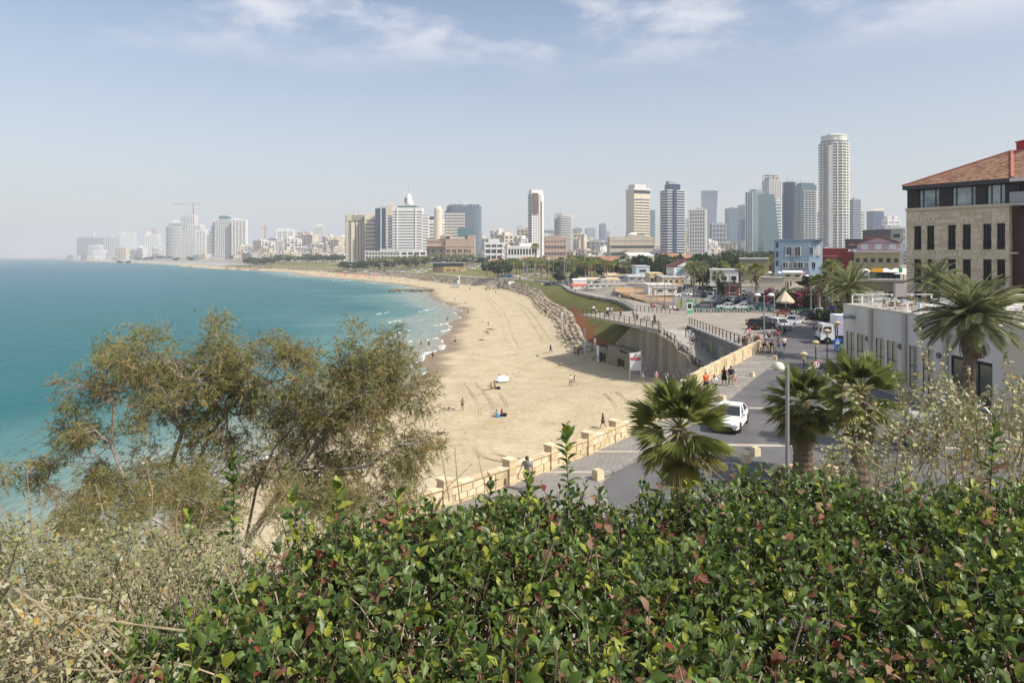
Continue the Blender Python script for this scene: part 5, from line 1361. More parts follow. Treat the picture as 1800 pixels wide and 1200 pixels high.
# low grey kerb wall with white seats along the path
kw=MB()
for Y in range(140,400,4):
 a,b=rowp(Y,6,7,.1,.3),rowp(Y+3.9,6,7,.1,.3);kw.beam(a,b,.5,.6)
tag(kw.build('kerb_wall',mat('stone_kerb',(.27,.255,.23),.9,var=.25,scale=.5)),'low grey stone kerb wall winding along the seaward side of the path','wall')
sw=MB()
for Y in(150,176,205,262,275,290,305):
 p=rowp(Y,6,7,-.2,.75);q=rowp(Y+6,6,7,-.2,.75);sw.beam(p,q,.7,.2)
for i,Y in enumerate((172,205,268,292)):
 p=Vector(rowp(Y,6,7,0.1,.7));q=Vector(rowp(Y+7,6,7,0.1,.7));b=MB();b.beam((0,0,0),q-p,.6,.18);o=b.build('bench',WH2);o.location=p
 tag(o,'white slab seat on the kerb wall beside the winding path','bench','white slab seats on the path kerb','')
 # --- stones of the terraced retaining walls
TST=[mat('boulder_a',(.3,.24,.165),.92,col2=(.44,.37,.27),scale=1.2,bump=.5,bscale=4),mat('boulder_b',(.38,.31,.22),.92,col2=(.52,.45,.34),scale=1.2,bump=.5,bscale=4),mat('boulder_c',(.22,.17,.115),.92,col2=(.34,.27,.19),scale=1.2,bump=.5,bscale=4)]
def boulder_mesh(m,seed):
 q=random.Random(seed);mb=MB();mb.box(0,0,0,1,1,1)
 mb.v=[(x*q.uniform(.8,1.08),y*q.uniform(.8,1.08),z*q.uniform(.85,1.1))for x,y,z in mb.v]
 return mb.mesh('stone',m)
BM=[boulder_mesh(TST[i%3],i)for i in range(9)]
def terrace(label,Ya,Yb,tiers,size):
 t=thing('terraced_stone_wall',label,'wall',(0,0,0));rest=MB();cnt=0;todo=[]
 for k in range(tiers):
  f=(k+.5)/tiers;Y=Ya
  while Y<Yb:
   l=size*r.uniform(.75,1.5);_,s,b,zb,tx,ztp,*_=row(Y);_,s2,b2,zb2,tx2,zt2,*_=row(Y+.5)
   f=(k+.5+r.uniform(-.22,.22))/tiers;x=lerp(b-.1,tx+.1,f);x2=lerp(b2-.1,tx2+.1,f);z=lerp(zb-.25,ztp-.15,f)+r.uniform(-.12,.12)
   an=math.atan2(.5,x2-x);h=(ztp-zb)/tiers*r.uniform(.85,1.2)
   todo.append((Y,(x+r.uniform(-.4,.4),Y+l/2*math.sin(an),z),an+r.uniform(-.3,.3),(l,r.uniform(.9,1.4)*(tx-b)/tiers,h)))
   Y+=max(.35,l*abs(math.sin(an))*.95)
 todo.sort(key=lambda q:q[0])
 for i,(Y,p,an,sc)in enumerate(todo):
  if i<298:link(r.choice(BM),'stone',t,p,an,sc)
  else:rest.m=r.randint(0,2);rest.box(*p,*sc,an+r.uniform(-.1,.1),r.uniform(.8,.95))
 if rest.v:rest.build('stone',TST,t)['kind']='stuff'
terrace('terraced wall of rough boulders curving along the beach, nearest stretch beside the concrete building',127,205,5,1.5)
terrace('terraced wall of stacked boulders, middle stretch where the lawn narrows',205,300,5,1.6)
terrace('terraced boulder wall bending away below the seafront path end',300,430,5,2.2)
terrace('far terraced boulder wall behind the lifeguard hut and jetty',430,700,5,3.2)
terrace('farthest low rock bank below the coastal lawn',700,1200,2,6)
pr=MB()
for i in range(60):
 Y=r.uniform(1000,1500);s=row(Y)[1];pr.m=r.randint(0,2);pr.blob((s-r.uniform(-14,18),Y,.2),(r.uniform(3,8),r.uniform(3,8),r.uniform(.8,2)),6,4,.25)
tag(pr.build('rock_shelf',TST),'brown rock shelf in the water off the coastal lawn','rocks')['kind']='stuff'
jt=MB()
for i in range(46):
 p=G(686+i*1.65,511.5+r.uniform(-.5,.5),.3);jt.m=r.randint(0,2);jt.blob((p.x,p.y,.3),(1.2,1.0,r.uniform(.6,1.4)),6,4,.3)
tag(jt.build('rock_jetty',mat('wet_rock',(.1,.08,.055),.8,col2=(.2,.165,.12),scale=1)),'low straight jetty of brown rocks running out from the beach','jetty')
bw=MB()
for a,b,Y,n in((0,100,7600,26),(20,62,5200,16),(130,245,2500,30)):
 for i in range(n):
  px=lerp(a,b,(i+r.random())/n);X=(px-900)/F*Y;bw.m=r.randint(0,2);bw.blob((X,Y+r.uniform(-20,20),.5),(Y*.005,12,Y*.0009),6,4,.3)
tag(bw.build('breakwater',TST),'thin far breakwaters of rock on the hazy sea','breakwater')['kind']='stuff'
# --- steps-like tumbled rocks by the terrace bend
for i in range(18):
 p=G(855+i*1.7,506+r.uniform(-1.5,1.5),1.6);o=link(r.choice(BM),'fallen_rock',None,p,r.uniform(0,3),(r.uniform(1.2,3),r.uniform(1,2),r.uniform(.8,1.6)));tag(o,'loose tumbled rock at the foot of the terrace bend','rock','tumbled rocks at the terrace bend','')
 # --- lamps and poles
def globe_lamp(px,py_base,h,arms=2,label='',Y=None,head=WMETAL,r_=.42):
 g=G(px,py_base,RZ+.1)if Y is None else Vector(((px-900)/F*Y,Y,land_z((px-900)/F*Y,Y)))
 t=thing('street_lamp',label or 'slender twin headed lamp post','street lamp',g,0,'twin lamp posts of the plaza' if Y is None else 'lamp posts of the seafront park',None if label else 'near')
 MB().tube([(0,0,0),(0,0,h*.5),(0,0,h)],[.1,.08,.06],8).build('pole',METAL,t)
 for s in((-1,1)if arms==2 else(-1,)):
  MB().beam((0,0,h-.15),(s*.75,0,h-.1),.06).build('arm',METAL,t)
  MB().lathe([(.04,.26),(.3,.2),(r_,0),(r_*.95,-.05),(.1,-.1)],12,(s*.85,0,h)).build('lamp_head',head,t,smooth=False)
for a in[(1361,560,8.2,2,'tall twin headed lamp post beside the beige kiosk canopy'),(1425.5,548,7.2,2,'twin headed lamp post left of the grey parked truck row'),(1343,607,6.3,2,'twin headed lamp post at the end of the stone parapet by the bicycles')]:globe_lamp(*a)
def pole(px,Y,h,label,r_=.07,m=METAL):
 X=(px-900)/F*Y;t=thing('light_pole',label,'pole',(X,Y,land_z(X,Y)if Y>112 else RZ),0,'bare poles around the plaza','near')
 MB().tube([(0,0,0),(0,0,h)],[r_*1.3,r_],7).build('shaft',m,t);MB().box(.3,0,h,.8,.14,.1).build('lantern',WMETAL,t)
for px,Y,h in[(1168,150,7),(1155,165,7),(1182,145,7.2),(1199,148,7),(1143,175,7),(1259,165,7.5),(1322,150,7.4),(1303,160,9),(1381,140,11.5),(1206,170,6.8),(1127,190,7),(1118,178,6),(1282,170,7),(1240,230,8),(1253,200,8),(1174,190,7)]:pole(px,Y,h,'thin grey pole with small lantern')
for i in range(30):
 px=r.uniform(865,1060);Y=r.uniform(350,520);pole(px,Y,r.uniform(8,13),'thin park light pole',.12)
for i in range(24):globe_lamp(r.uniform(600,960),0,r.uniform(9,13),2,'',r.uniform(520,820),WMETAL,.8)
# near lamp with a cream half dome
def near_lamp():
 Y=27.0;p=P(1384,640,Y);t=thing('street_lamp','grey steel lamp post with cream dome head standing close before the palms','street lamp',(p.x,Y,RZ-.2));h=p.z-RZ+.2
 MB().tube([(0,0,0),(0,0,h)],[.085,.07],12).build('pole',METAL,t);MB().tube([(0,0,1.2),(0,0,1.5)],.1,12).build('collar',METAL,t)
 MB().beam((.06,0,h-.1),(-.2,0,h-.1),.09,.07).build('arm',METAL,t)
 MB().lathe([(.03,.25),(.13,.22),(.2,.12),(.22,0),(.21,-.03)],20,(-.34,0,h-.16)).build('lamp_head',mat('cream_diffuser',(.72,.68,.52),.5),t,smooth=True)
 MB().lathe([(.225,0),(.225,.03),(.2,.04)],20,(-.34,0,h-.22)).build('rim',METAL,t)
near_lamp()
def lantern(px,pytop,Y,label,h=None,head=(.6,.5,.28)):
 p=P(px,pytop,Y);z0=RZ;h=p.z-z0;t=thing('lantern_post',label,'street lamp',(p.x,Y,z0),0,'lantern posts at the road bend')
 MB().tube([(0,0,0),(0,0,.5),(0,0,h-.6)],[.1,.06,.05],8).build('pole',IRON,t)
 MB().lathe([(.09,-.62),(.22,-.22),(.2,-.2)],8).build('lamp_glass',mat('amber_glass',head,.4),t).location=(0,0,h)
 MB().lathe([(.32,-.2),(.3,-.12),(.08,0)],10).build('lamp_cap',mat('tan_cap',(.5,.4,.24),.6),t).location=(0,0,h)
lantern(1434,598,60,'amber lantern post left of the blue pedestrian sign');lantern(1454,578,64,'tall amber lantern post between blue sign and truck');lantern(1472,564,66,'tallest amber lantern post against the grey building edge')
lantern(1413,618,56,'short dark iron lantern behind the round traffic sign',head=(.2,.2,.17))
# traffic signs
def sign_round():
 Y=52;p=P(1434,640,Y);t=thing('traffic_sign','round red ringed two way traffic sign on a thin post above the palm','sign',(p.x,Y,RZ));h=p.z-RZ
 MB().tube([(0,0,0),(0,0,h)],.035,8).build('post',METAL,t)
 MB().tube([(0,-.06,h),(0,-.09,h)],.31,24).build('red_disc',mat('sign_red',(.5,.03,.03),.4),t);MB().tube([(0,-.085,h),(0,-.1,h)],.235,24).build('white_disc',mat('sign_white',(.75,.75,.75),.4),t)
 a=MB()
 for s in(-1,1):
  x=s*.09;a.bz(x-.025,x+.025,-.108,-.101,h-.12,h+.12);a.add([(x-.08,-.106,h+s*.06),(x+.08,-.106,h+s*.06),(x,-.106,h+s*.17)],[(0,1,2)if s>0 else(2,1,0)])
 a.build('arrows',mat('sign_black',(.02,.02,.02),.5),t)
sign_round()
def sign_blue():
 Y=64;p=P(1472,600,Y);t=thing('pedestrian_sign','two blue square pedestrian signs on one post before the truck','sign',(p.x,Y,RZ));h=p.z-RZ
 MB().tube([(0,0,0),(0,0,h+.5)],.04,8).build('post',METAL,t);bl=mat('sign_blue',(.02,.14,.55),.4);wt_=mat('sign_white',(.75,.75,.75),.4)
 for z,n in((h,0),(h-.62,1)):
  b=MB().bz(-.32,.32,-.08,-.05,z-.28,z+.3).build('blue_panel',bl,t)
  if n==0:MB().add([(-.22,-.085,z-.2),(.22,-.085,z-.2),(0,-.085,z+.22)],[(0,1,2)]).build('white_triangle',wt_,b);MB().bz(-.03,.03,-.092,-.088,z-.14,z+.08).bz(-.08,.08,-.092,-.088,z-.02,z+.01).build('walking_figure',mat('sign_black',(.02,.02,.02),.5),b)
  else:MB().bz(-.16,-.08,-.087,-.083,z-.18,z+.06).bz(.05,.12,-.087,-.083,z-.02,z+.2).bz(-.14,.14,-.087,-.083,z-.04,z).bz(.0,.2,-.087,-.083,z-.2,z-.1).build('white_figures',wt_,b)
sign_blue()
def purple():
 p=P(1461,541,112);t=thing('diamond_sign','violet diamond sign on a pole behind the truck','sign',(p.x,112,RZ));h=p.z-RZ
 MB().tube([(0,0,0),(0,0,h+1.8)],.05,7).build('post',METAL,t);MB().prism([(-.55,0),(0,-.02),(.55,0),(0,.02)],0,.01);o=MB().box(0,0,0,.8,.04,.8).build('panel',mat('violet_print',(.16,.06,.4),.5),t);o.location=(0,-.1,h);o.rotation_euler=(0,R(45),0)
 MB().bz(-.9,.9,-.05,.05,h+1.5,h+1.6).build('crossbar',METAL,t)
purple()
# beach notice board
def board():
 g=G(1117,669,2.0);t=thing('beach_notice_board','tall white notice board with red strip on two legs in the sand','sign',g);k=g.y/F
 w=20*k;z0=18*k;z1=52*k
 for s in(-1,1):MB().tube([(s*w/2,0,-.3),(s*w/2,0,z0+.1)],.07,8).build('leg',WMETAL,t)
 b=MB();n=8
 ft=lambda x:z1-3.5*k+3.5*k*((x/w+.5)**2)-.0
 pts=[(-w/2,z0)]+[(w/2,z0)]+[(w/2-w*i/n,ft(w/2-w*i/n))for i in range(n+1)]
 m=len(pts);b.add([(x,-.06,z)for x,z in pts]+[(x,.06,z)for x,z in pts],[tuple(range(m)),tuple(range(2*m-1,m-1,-1))]+[(i,i+m,(i+1)%m+m,(i+1)%m)for i in range(m)])
 b.build('panel',mat('board_white',(.72,.72,.72),.5),t)
 st_=MB().bz(-w/2+.08,w/2-.08,-.075,-.062,z1-16*k,z1-11*k).build('red_strip',mat('board_red',(.42,.04,.06),.5),t)
 x=MB()
 for i in range(9):x.bz(-w*.38+i*w*.085,-w*.38+i*w*.085+w*.055,-.084,-.077,z1-14.6*k,z1-12.6*k+(.0 if i%2 else .06))
 x.build('faint_lettering',mat('pink_print',(.6,.25,.27),.5),st_)
 em=MB()
 for i in range(10):
  a0,a1=math.pi*i/10,math.pi*(i+1)/10
  em.beam((w*.12*math.cos(a0)+.05,-.075,z1-9.5*k+.42*math.sin(a0)),(w*.12*math.cos(a1)+.05,-.075,z1-9.5*k+.42*math.sin(a1)),.03,.07)
 em.beam((-w*.2,-.075,z1-9.4*k),(w*.22,-.075,z1-9.2*k),.03,.06);em.build('wave_emblem',mat('emblem_grey',(.12,.14,.17),.5),t)
board()
for px,py,w,h,m1,lab in[(1046,631,1.1,2.9,'white','leaning white and red notice propped at the concrete front wall'),(1044,612,.9,1.3,'white','small white notice with pink lower half fixed near the slanted wall end')]:
 s=.055 if py>620 else .02;p=on_wall(s,1.6 if py>620 else 4.4,.25);t=thing('notice_panel',lab,'sign',p,math.atan2(wdir.y,wdir.x))
 MB().bz(-w/2,w/2,-.04,.04,0,h).build('panel',mat('notice_white',(.7,.7,.7),.6),t)
 sgn=-1
 MB().bz(-w/2+.05,w/2-.05,-.05,.05,h*.12,h*.4).build('lower_print',mat('notice_red',(.5,.15,.17),.6)if py<620 else mat('notice_grey',(.4,.42,.46),.6),t)
 # white poles by the terrace wall
for px,py,h in[(988,588,5.4),(952,515,4.5),(925,513,4.5),(882,507,3.4),(1028,622,5)]:
 g=G(px,py,1.8);t=thing('beach_pole','white painted pole standing at the foot of the boulder terrace','pole',g,0,'white poles along the boulder terrace','');MB().tube([(0,0,-.3),(0,0,h)],.09,7).build('shaft',WMETAL,t);MB().box(0,-.1,h-.3,.5,.05,.5).build('plate',WMETAL,t)
 # lifeguard hut, signboard
def hut():
 g=G(802,503,1.5);t=thing('lifeguard_hut','small white lifeguard tower on a fenced grey platform by the jetty','hut',g);k=g.y/F
 MB().bz(-8*k,6*k,-3,3,0,5*k).build('platform',mat('grey_boards',(.4,.4,.42),.8),t)
 for i in range(8):MB().beam((-8*k+i*2*k,-3.1,5*k),(-8*k+i*2*k,-3.1,8*k),.2).build('post',METAL,t)
 MB().bz(2*k,6*k,-1,2,5*k,16*k).build('cabin',WH,t);MB().bz(2.3*k,5*k,-1.2,-1.0,11*k,14*k).build('window',GGR,t);MB().bz(1.6*k,6.4*k,-1.6,2.4,16*k,16.6*k).build('roof',WH,t)
hut()
def lowsign():
 g=P(899,500,400);t=thing('signboard','white board on posts where the terrace wall bends','sign',(g.x,398,3.2));MB().bz(-1.9,1.9,-.1,.1,1.2,3.2).build('panel',WH,t)
 for s in(-1,1):MB().bz(s*1.5-.1,s*1.5+.1,-.05,.05,-1.4,1.2).build('leg',METAL,t)
lowsign()
for px in(886,896):
 g=Vector(((px-900)/F*425,425,6.4));t=thing('beach_umbrella','closed navy canopy beside the path end','umbrella',g,0,'navy canopies at the path end','');MB().lathe([(2.2,1.2),(1.6,2.6),(.1,3.4)],9).build('canopy',mat('navy_cloth',(.03,.05,.12),.8),t);MB().tube([(0,0,0),(0,0,3)],.08,6).build('pole',METAL,t)
 # ochre stone house on the lawn
def etzel():
 Y=620;p=P(760,478,Y);q=P(823,478,Y);W=q.x-p.x;t=thing('stone_museum','ochre stone house with dark glass upper storey on the coastal lawn','building',((p.x+q.x)/2,Y,5.0));oc=mat('ochre_stone',(.44,.31,.15),.9,var=.2,scale=.6)
 MB().prism([(-W/2,0),(-W*.18,-4),(-W*.18,12),(-W/2,12)],0,6.2).build('shaded_wall',mat('ochre_painted_shade',(.3,.22,.13),.9,var=.2,scale=.6),t)  # shade on this side is put into a darker copy of the ochre
 MB().add([(-W*.18,-4,0),(W*.42,-4,0),(W*.42,-4,4.2),(W*.22,-4,6.4),(-W*.18,-4,6.4),(-W*.18,12,0),(W*.42,12,0),(W*.42,12,4.2),(W*.22,12,6.4),(-W*.18,12,6.4)],[(0,1,2,3,4),(9,8,7,6,5),(1,6,7,2),(2,7,8,3),(3,8,9,4),(0,4,9,5)]).build('stone_wall',oc,t)
 MB().bz(-W*.48,W*.38,-2.5,11,6.4,9.6).build('glass_storey',GTL if False else mat('smoked_glass',(.02,.04,.045),.15,spec=.7),t);MB().bz(-W*.5,W*.42,-4,12,9.6,10.2).build('roof_slab',GREY,t)
 for i in range(9):MB().bz(-W*.18+i*W*.065,-W*.18+i*W*.065+.25,-2.8,-2.5,6.4,9.6).build('mullion',TRIM,t)
 for i,x in enumerate((-.06,-.01,.09,.14,.27)):MB().bz(x*W-.5,x*W+.5,-4.1,-3.95,2.2 if i<4 else .2,4 if i<4 else 3).build('window',GDK,t)
etzel()
# --- market sheds, awnings and low buildings left of the car park
def shed(px0,px1,ytop,ybot,Y,dep,wall,roof,label,slope=0,wins=0,cat='shed',yaw=0,win=GDK,gable=False):
 a,b=P(px0,ybot,Y),P(px1,ybot,Y);W=(b.x-a.x);H=(ybot-ytop)/F*Y
 if not yaw and px0>1250:yaw=-math.degrees(math.atan2((a.x+b.x)/2,Y))*.9
 t=thing('low_building',label,cat,((a.x+b.x)/2,Y+dep/2,a.z),R(yaw))
 MB().bz(-W/2,W/2,-dep/2,dep/2,-.5,H-(.3 if not gable else H*.35)).build('wall',wall,t)
 if gable:
  h0=H*.65;rf=MB();o=.4
  rf.add([(-W/2-o,-dep/2-o,h0-.2),(0,-dep/2-o,H),(W/2+o,-dep/2-o,h0-.2),(-W/2-o,dep/2+o,h0-.2),(0,dep/2+o,H),(W/2+o,dep/2+o,h0-.2)],[(0,1,4,3),(1,2,5,4)])
  rf.v=rf.v+[(x,y,z+.25)for x,y,z in rf.v];rf.f+=[(9,10,7,6),(10,11,8,7),(0,6,7,1),(1,7,8,2),(0,3,9,6),(2,8,11,5)];rf.mi=[0]*len(rf.f)
  rf.build('roof',roof,t)
  for s_ in(-1,1):MB().add([(-W/2,s_*dep/2,h0-.3),(W/2,s_*dep/2,h0-.3),(0,s_*dep/2,H-.1)],[(0,1,2)if s_<0 else(2,1,0)]).build('gable',wall,t)
 else:
  MB().add([(-W/2-.2,-dep/2-.2,H-.3),(W/2+.2,-dep/2-.2,H-.3),(W/2+.2,dep/2+.2,H-.3+slope),(-W/2-.2,dep/2+.2,H-.3+slope)]+[(x,y,z)for x,y,z in[(-W/2-.2,-dep/2-.2,H),(W/2+.2,-dep/2-.2,H),(W/2+.2,dep/2+.2,H+slope),(-W/2-.2,dep/2+.2,H+slope)]],[(3,2,1,0),(4,5,6,7),(0,1,5,4),(1,2,6,5),(2,3,7,6),(3,0,4,7)]).build('roof',roof,t)
  for k in range(int(W/1.6)):MB().box(-W/2+.8+k*1.6,0,0,.06,.06,.06)
 for i in range(wins):
  x=-W/2+W*(i+.5)/wins;f=pbox('window',t,x,-dep/2-.02,H*.42,W/wins*.5,.12,H*.3,win);link(shared_box(W/wins*.56,.1,.14,WH2),'sill',f,(0,-.03,-H*.16))
 return t
TIN=mat('tin_roof',(.42,.41,.4),.6,var=.15,scale=.5);TAN=mat('tan_canvas',(.55,.45,.3),.9,var=.1,scale=1);WCAN=mat('white_canvas',(.74,.73,.7),.9,var=.05,scale=1);RUST=mat('weathered_cream_wall',(.6,.5,.33),.9,col2=(.4,.28,.15),scale=.5,lohi=(.45,.75))
for a in[(1075,1110,497,508,330,14,WH2,TIN,'long low white shed behind the palms',.4,6),(1088,1145,457,468,360,10,WH2,TIN,'long white billboard wall shed by the road',.2,0),(1107,1150,449,460,366,16,mat('cream_wall',(.6,.55,.38),.9),WH2,'cream hall with white ribbed roof above the billboard',1.6,5),(1142,1165,480,500,236,8,RUST,RUST,'peeling cream house with rust stains',.2,3),(1165,1205,487,500,226,10,RUST,TIN,'long peeling shed right of the rust stained house',.5,4),
(1118,1142,468,482,300,10,mat('pale_blue_wall',(.45,.55,.6),.8),TIN,'pale blue hut with dark window beside the palms',.4,1),(1020,1090,491,500,300,12,WH2,TAN,'long open market shed under tan canvas',.5,7),(1034,1100,499,506,262,6,WH2,WCAN,'low stall row under sagging white awning',-.5,6),(1008,1030,492,508,285,6,WH,WCAN,'white stall frame with awning at the market corner',.4,2),(1140,1185,500,520,200,8,WH,WH2,'plain white hut above the dirt yard fence',.2,2),
(1258,1306,474,500,195,10,WH,TIN,'white flat roofed workshop behind the minibuses',.2,3),(1150,1190,505,516,188,3,WH2,TIN,'white container shed at the fence',.0,2),(1105,1142,486,494,262,10,GREY,TIN,'low grey tin roof right of the tan market shed',.6,3),(1064,1100,484,490,330,10,TAN,TAN,'tan domed tent roof behind the market',.9,0)]:
 shed(*a)
shed(1185,1228,457,490,232,12,WH,mat('maroon_roof',(.14,.05,.05),.8),'white gabled hall with maroon roof and pale blue lower front',0,2,'hall',0,mat('sky_blue_panel',(.3,.5,.58),.6),True)
shed(1277,1301,501,519,172,3,mat('brick_red_wall',(.22,.11,.09),.9),mat('dull_red_roof',(.25,.14,.12),.8),'dark red kiosk with a round white mark by the car park',.2,1,'kiosk')
shed(1316,1364,454,490,170,12,mat('khaki_wall',(.34,.3,.2),.9,var=.1,scale=.4),TIN,'plain khaki block left of the blue house',.1,0,'building')
for i,(px,col)in enumerate([(1108,(.1,.18,.5)),(1137,(.45,.05,.08)),(1128,(.12,.22,.55))]):
 p=P(px,464,354);o=MB().box(0,0,0,7 if i<2 else 5,.12,2.0).build('billboard',mat(f'billboard_print_{i}',col,.6));o.location=(p.x,354-i*.3,p.z);tag(o,('blue print panel on the long white billboard wall','red print panel on the billboard wall, rightmost','narrow blue print panel between two others on the billboard wall')[i],'billboard')
o=MB();o.prism([(-3.4,0),(3.4,0),(3.4,3),(-3.4,3)],0,.15);o=o.build('red_mat_roof',mat('red_awning',(.45,.1,.07),.9));p=P(1020,503,268);o.location=p;o.rotation_euler=(R(14),0,.2);tag(o,'flat red awning beside the path before the market','awning')
# beige kiosk canopy
def kiosk():
 g=G(1380,549,RZ);t=thing('kiosk_canopy','beige eight sided canopy tent between parked cars','canopy',g);cm=[mat('beige_canvas',(.5,.42,.29),.9),mat('beige_canvas_b',(.6,.52,.38),.9)];R_=1.9;zb=2.3;zt_=4.3
 for i in range(8):
  a0,a1=math.pi*i/4,math.pi*(i+1)/4;MB().add([(R_*math.cos(a0),R_*math.sin(a0),zb),(R_*math.cos(a1),R_*math.sin(a1),zb),(.1*math.cos(a1),.1*math.sin(a1),zt_),(.1*math.cos(a0),.1*math.sin(a0),zt_),(R_*math.cos(a0),R_*math.sin(a0),zb-.35),(R_*math.cos(a1),R_*math.sin(a1),zb-.35)],[(0,1,2,3),(4,5,1,0)]).build('canvas_panel',cm[i%2],t)
 MB().tube([(0,0,0),(0,0,zt_+.2)],.06,7).build('pole',METAL,t);MB().bz(-.8,.8,-.5,.5,0,1.05).build('counter',mat('counter_dark',(.07,.06,.06),.7),t)
kiosk()
# hire bicycles in a rack, docks, totem
GRN=mat('hire_green',(.03,.3,.12),.5)
def bike_meshes(col):
 fr=MB();z=.34
 for a,b in[((-.5,0,z),(-.1,0,.42)),((-.1,0,.42),(.42,0,.8)),((-.16,0,.78),(.42,0,.85)),((-.1,0,.42),(-.2,0,.92)),((-.5,0,z),(-.17,0,.78)),((.4,0,.95),(.54,0,z))]:fr.beam(a,b,.045)
 hb_=MB();hb_.beam((.38,-.28,1.02),(.38,.28,1.02),.035);hb_.beam((.4,0,.9),(.38,0,1.03),.04);sd_=MB().box(-.21,0,.95,.26,.14,.06)
 wh=MB();n=14
 for i in range(n):
  a0,a1=2*math.pi*i/n,2*math.pi*(i+1)/n;wh.beam((.33*math.cos(a0),0,.33*math.sin(a0)),(.33*math.cos(a1),0,.33*math.sin(a1)),.045)
 for i in range(5):a=math.pi*i/5;wh.beam((-.32*math.cos(a),0,-.32*math.sin(a)),(.32*math.cos(a),0,.32*math.sin(a)),.012)
 return fr.mesh('frame',col),hb_.mesh('handlebar',IRON),sd_.mesh('saddle',IRON),wh.mesh('wheel',TYRE)
BK=bike_meshes(GRN);BKD=bike_meshes(IRON);BKY=bike_meshes(mat('bike_yellow',(.6,.6,.05),.5))
FEND=MB().box(-.55,0,.62,.4,.1,.16).mesh('rear_panel',GRN)
def bike(p,rz,kit,label,group=None,hire=False):
 t=thing('bicycle',label,'bicycle',p,rz,group,'near' if group else None)
 link(kit[0],'frame',t);link(kit[1],'handlebar',t);link(kit[2],'saddle',t)
 for x in(-.5,.55):link(kit[3],'wheel',t,(x,0,.34))
 if hire:link(FEND,'rear_panel',t)
 return t
for i in range(28):
 px=1222+i*5.1;g=G(px,548.5+i*.02,RZ+.15);bike(g,R(70+r.uniform(-8,8)),BK,'green hire bicycle','green hire bicycles',True)
for i in range(9):
 px=1383+i*5.6;g=G(px,549.5,RZ+.15);bike(g,R(70+r.uniform(-8,8)),BK,'green hire bicycle beyond the benches','green hire bicycles',True)
dk=MB()
for i in range(14):p=G(1224+i*10.4,548.4,RZ+.15);dk.box(p.x,p.y+.7,RZ+.6,.25,.18,.9)
tag(dk.build('bicycle_rack',METAL),'grey docking rack holding the long row of green bicycles','bicycle rack')
g=G(1212,553,RZ+.15);t=thing('bicycle_totem','green and white hire totem at the end of the bicycle rack','totem',g);MB().bz(-.5,.5,-.2,.2,0,2.4).build('body',mat('totem_white',(.6,.66,.6),.5),t);MB().bz(-.5,.5,-.22,-.2,.2,.9).build('lower_panel',mat('totem_green',(.1,.4,.16),.5),t);MB().bz(-.52,.52,-.22,.22,2.4,2.75).build('cap',mat('totem_dark',(.05,.2,.1),.5),t);MB().bz(-.35,.35,-.225,-.205,1.2,2.1).build('screen',GDK,t)
g=G(1196,550,RZ+.15);t=thing('painted_hoarding','grey hoarding with faded yellow and blue graffiti left of the bicycle rack','hoarding',(G(1225,541,RZ).x,G(1225,541,RZ).y,RZ));MB().bz(-5,3.2,0,.15,0,2.1).build('panel',mat('hoarding_print',(.35,.35,.33),.8,col2=(.3,.33,.12),scale=.7,lohi=(.48,.6)),t)
for k in range(6):MB().bz(-5+k*1.6,-4.9+k*1.6,-.08,0,0,2.2).build('post',METAL,t)
# benches
def bench(px,py,rz,label):
 g=G(px,py,RZ+.15);t=thing('bench',label,'bench',g,R(rz),'red brown benches of the plaza');wd=mat('bench_wood',(.2,.065,.035),.7,var=.2,scale=3)
 for i in range(3):MB().bz(-.95,.95,-.25+i*.17,-.11+i*.17,.42,.46).build('seat_slat',wd,t)
 for i in range(3):MB().bz(-.95,.95,.27,.31,.52+i*.14,.63+i*.14).build('back_slat',wd,t)
 for s in(-1,1):MB().bz(s*.8-.05,s*.8+.05,-.22,.28,0,.42).build('leg',IRON,t)
bench(1321,571,8,'red brown bench behind the black estate car');bench(1342,568,10,'red brown bench just left of the white van');bench(1374,557,5,'red brown bench behind the white van');bench(1384,553,5,'red brown bench below the beige kiosk canopy')
# stone bollards
for i,(px,py,s,lab)in enumerate([(1311,812,.42,'pale stone cube on the road beside the near lamp, lower one'),(1328,800,.42,'pale stone cube on the road, upper one of the pair'),(1271,826,.34,'small stone cube half hidden by leaves at the hedge line'),(1051,842,.45,'pale stone cube on the pavement kerb at the hedge'),(1322,662,.4,'pale stone block on the pavement beside the walkers'),(1269,707,.5,'stone block beside the white sedan'),(1461,840,.6,'round topped white stone right of the second palm'),(1362,632,.4,'tan stone block at the kerb below the cyclists'),(1245,835,.34,'stone cube left of the small one at the hedge line')]):
 g=G(px,py,RZ+(.14 if px in(1051,1322,1362)else 0));t=thing('stone_bollard',lab,'bollard',g,R(12+i*7));MB().box(0,0,s/2,s,s,s,0,.94).build('block',STONES[1],t);MB().box(0,0,s+.02,s*.8,s*.8,.05).build('top',STONES[0],t)
for px,py in((1357,643),(1317,681),(1311,684)):
 g=G(px,py,RZ+.14)
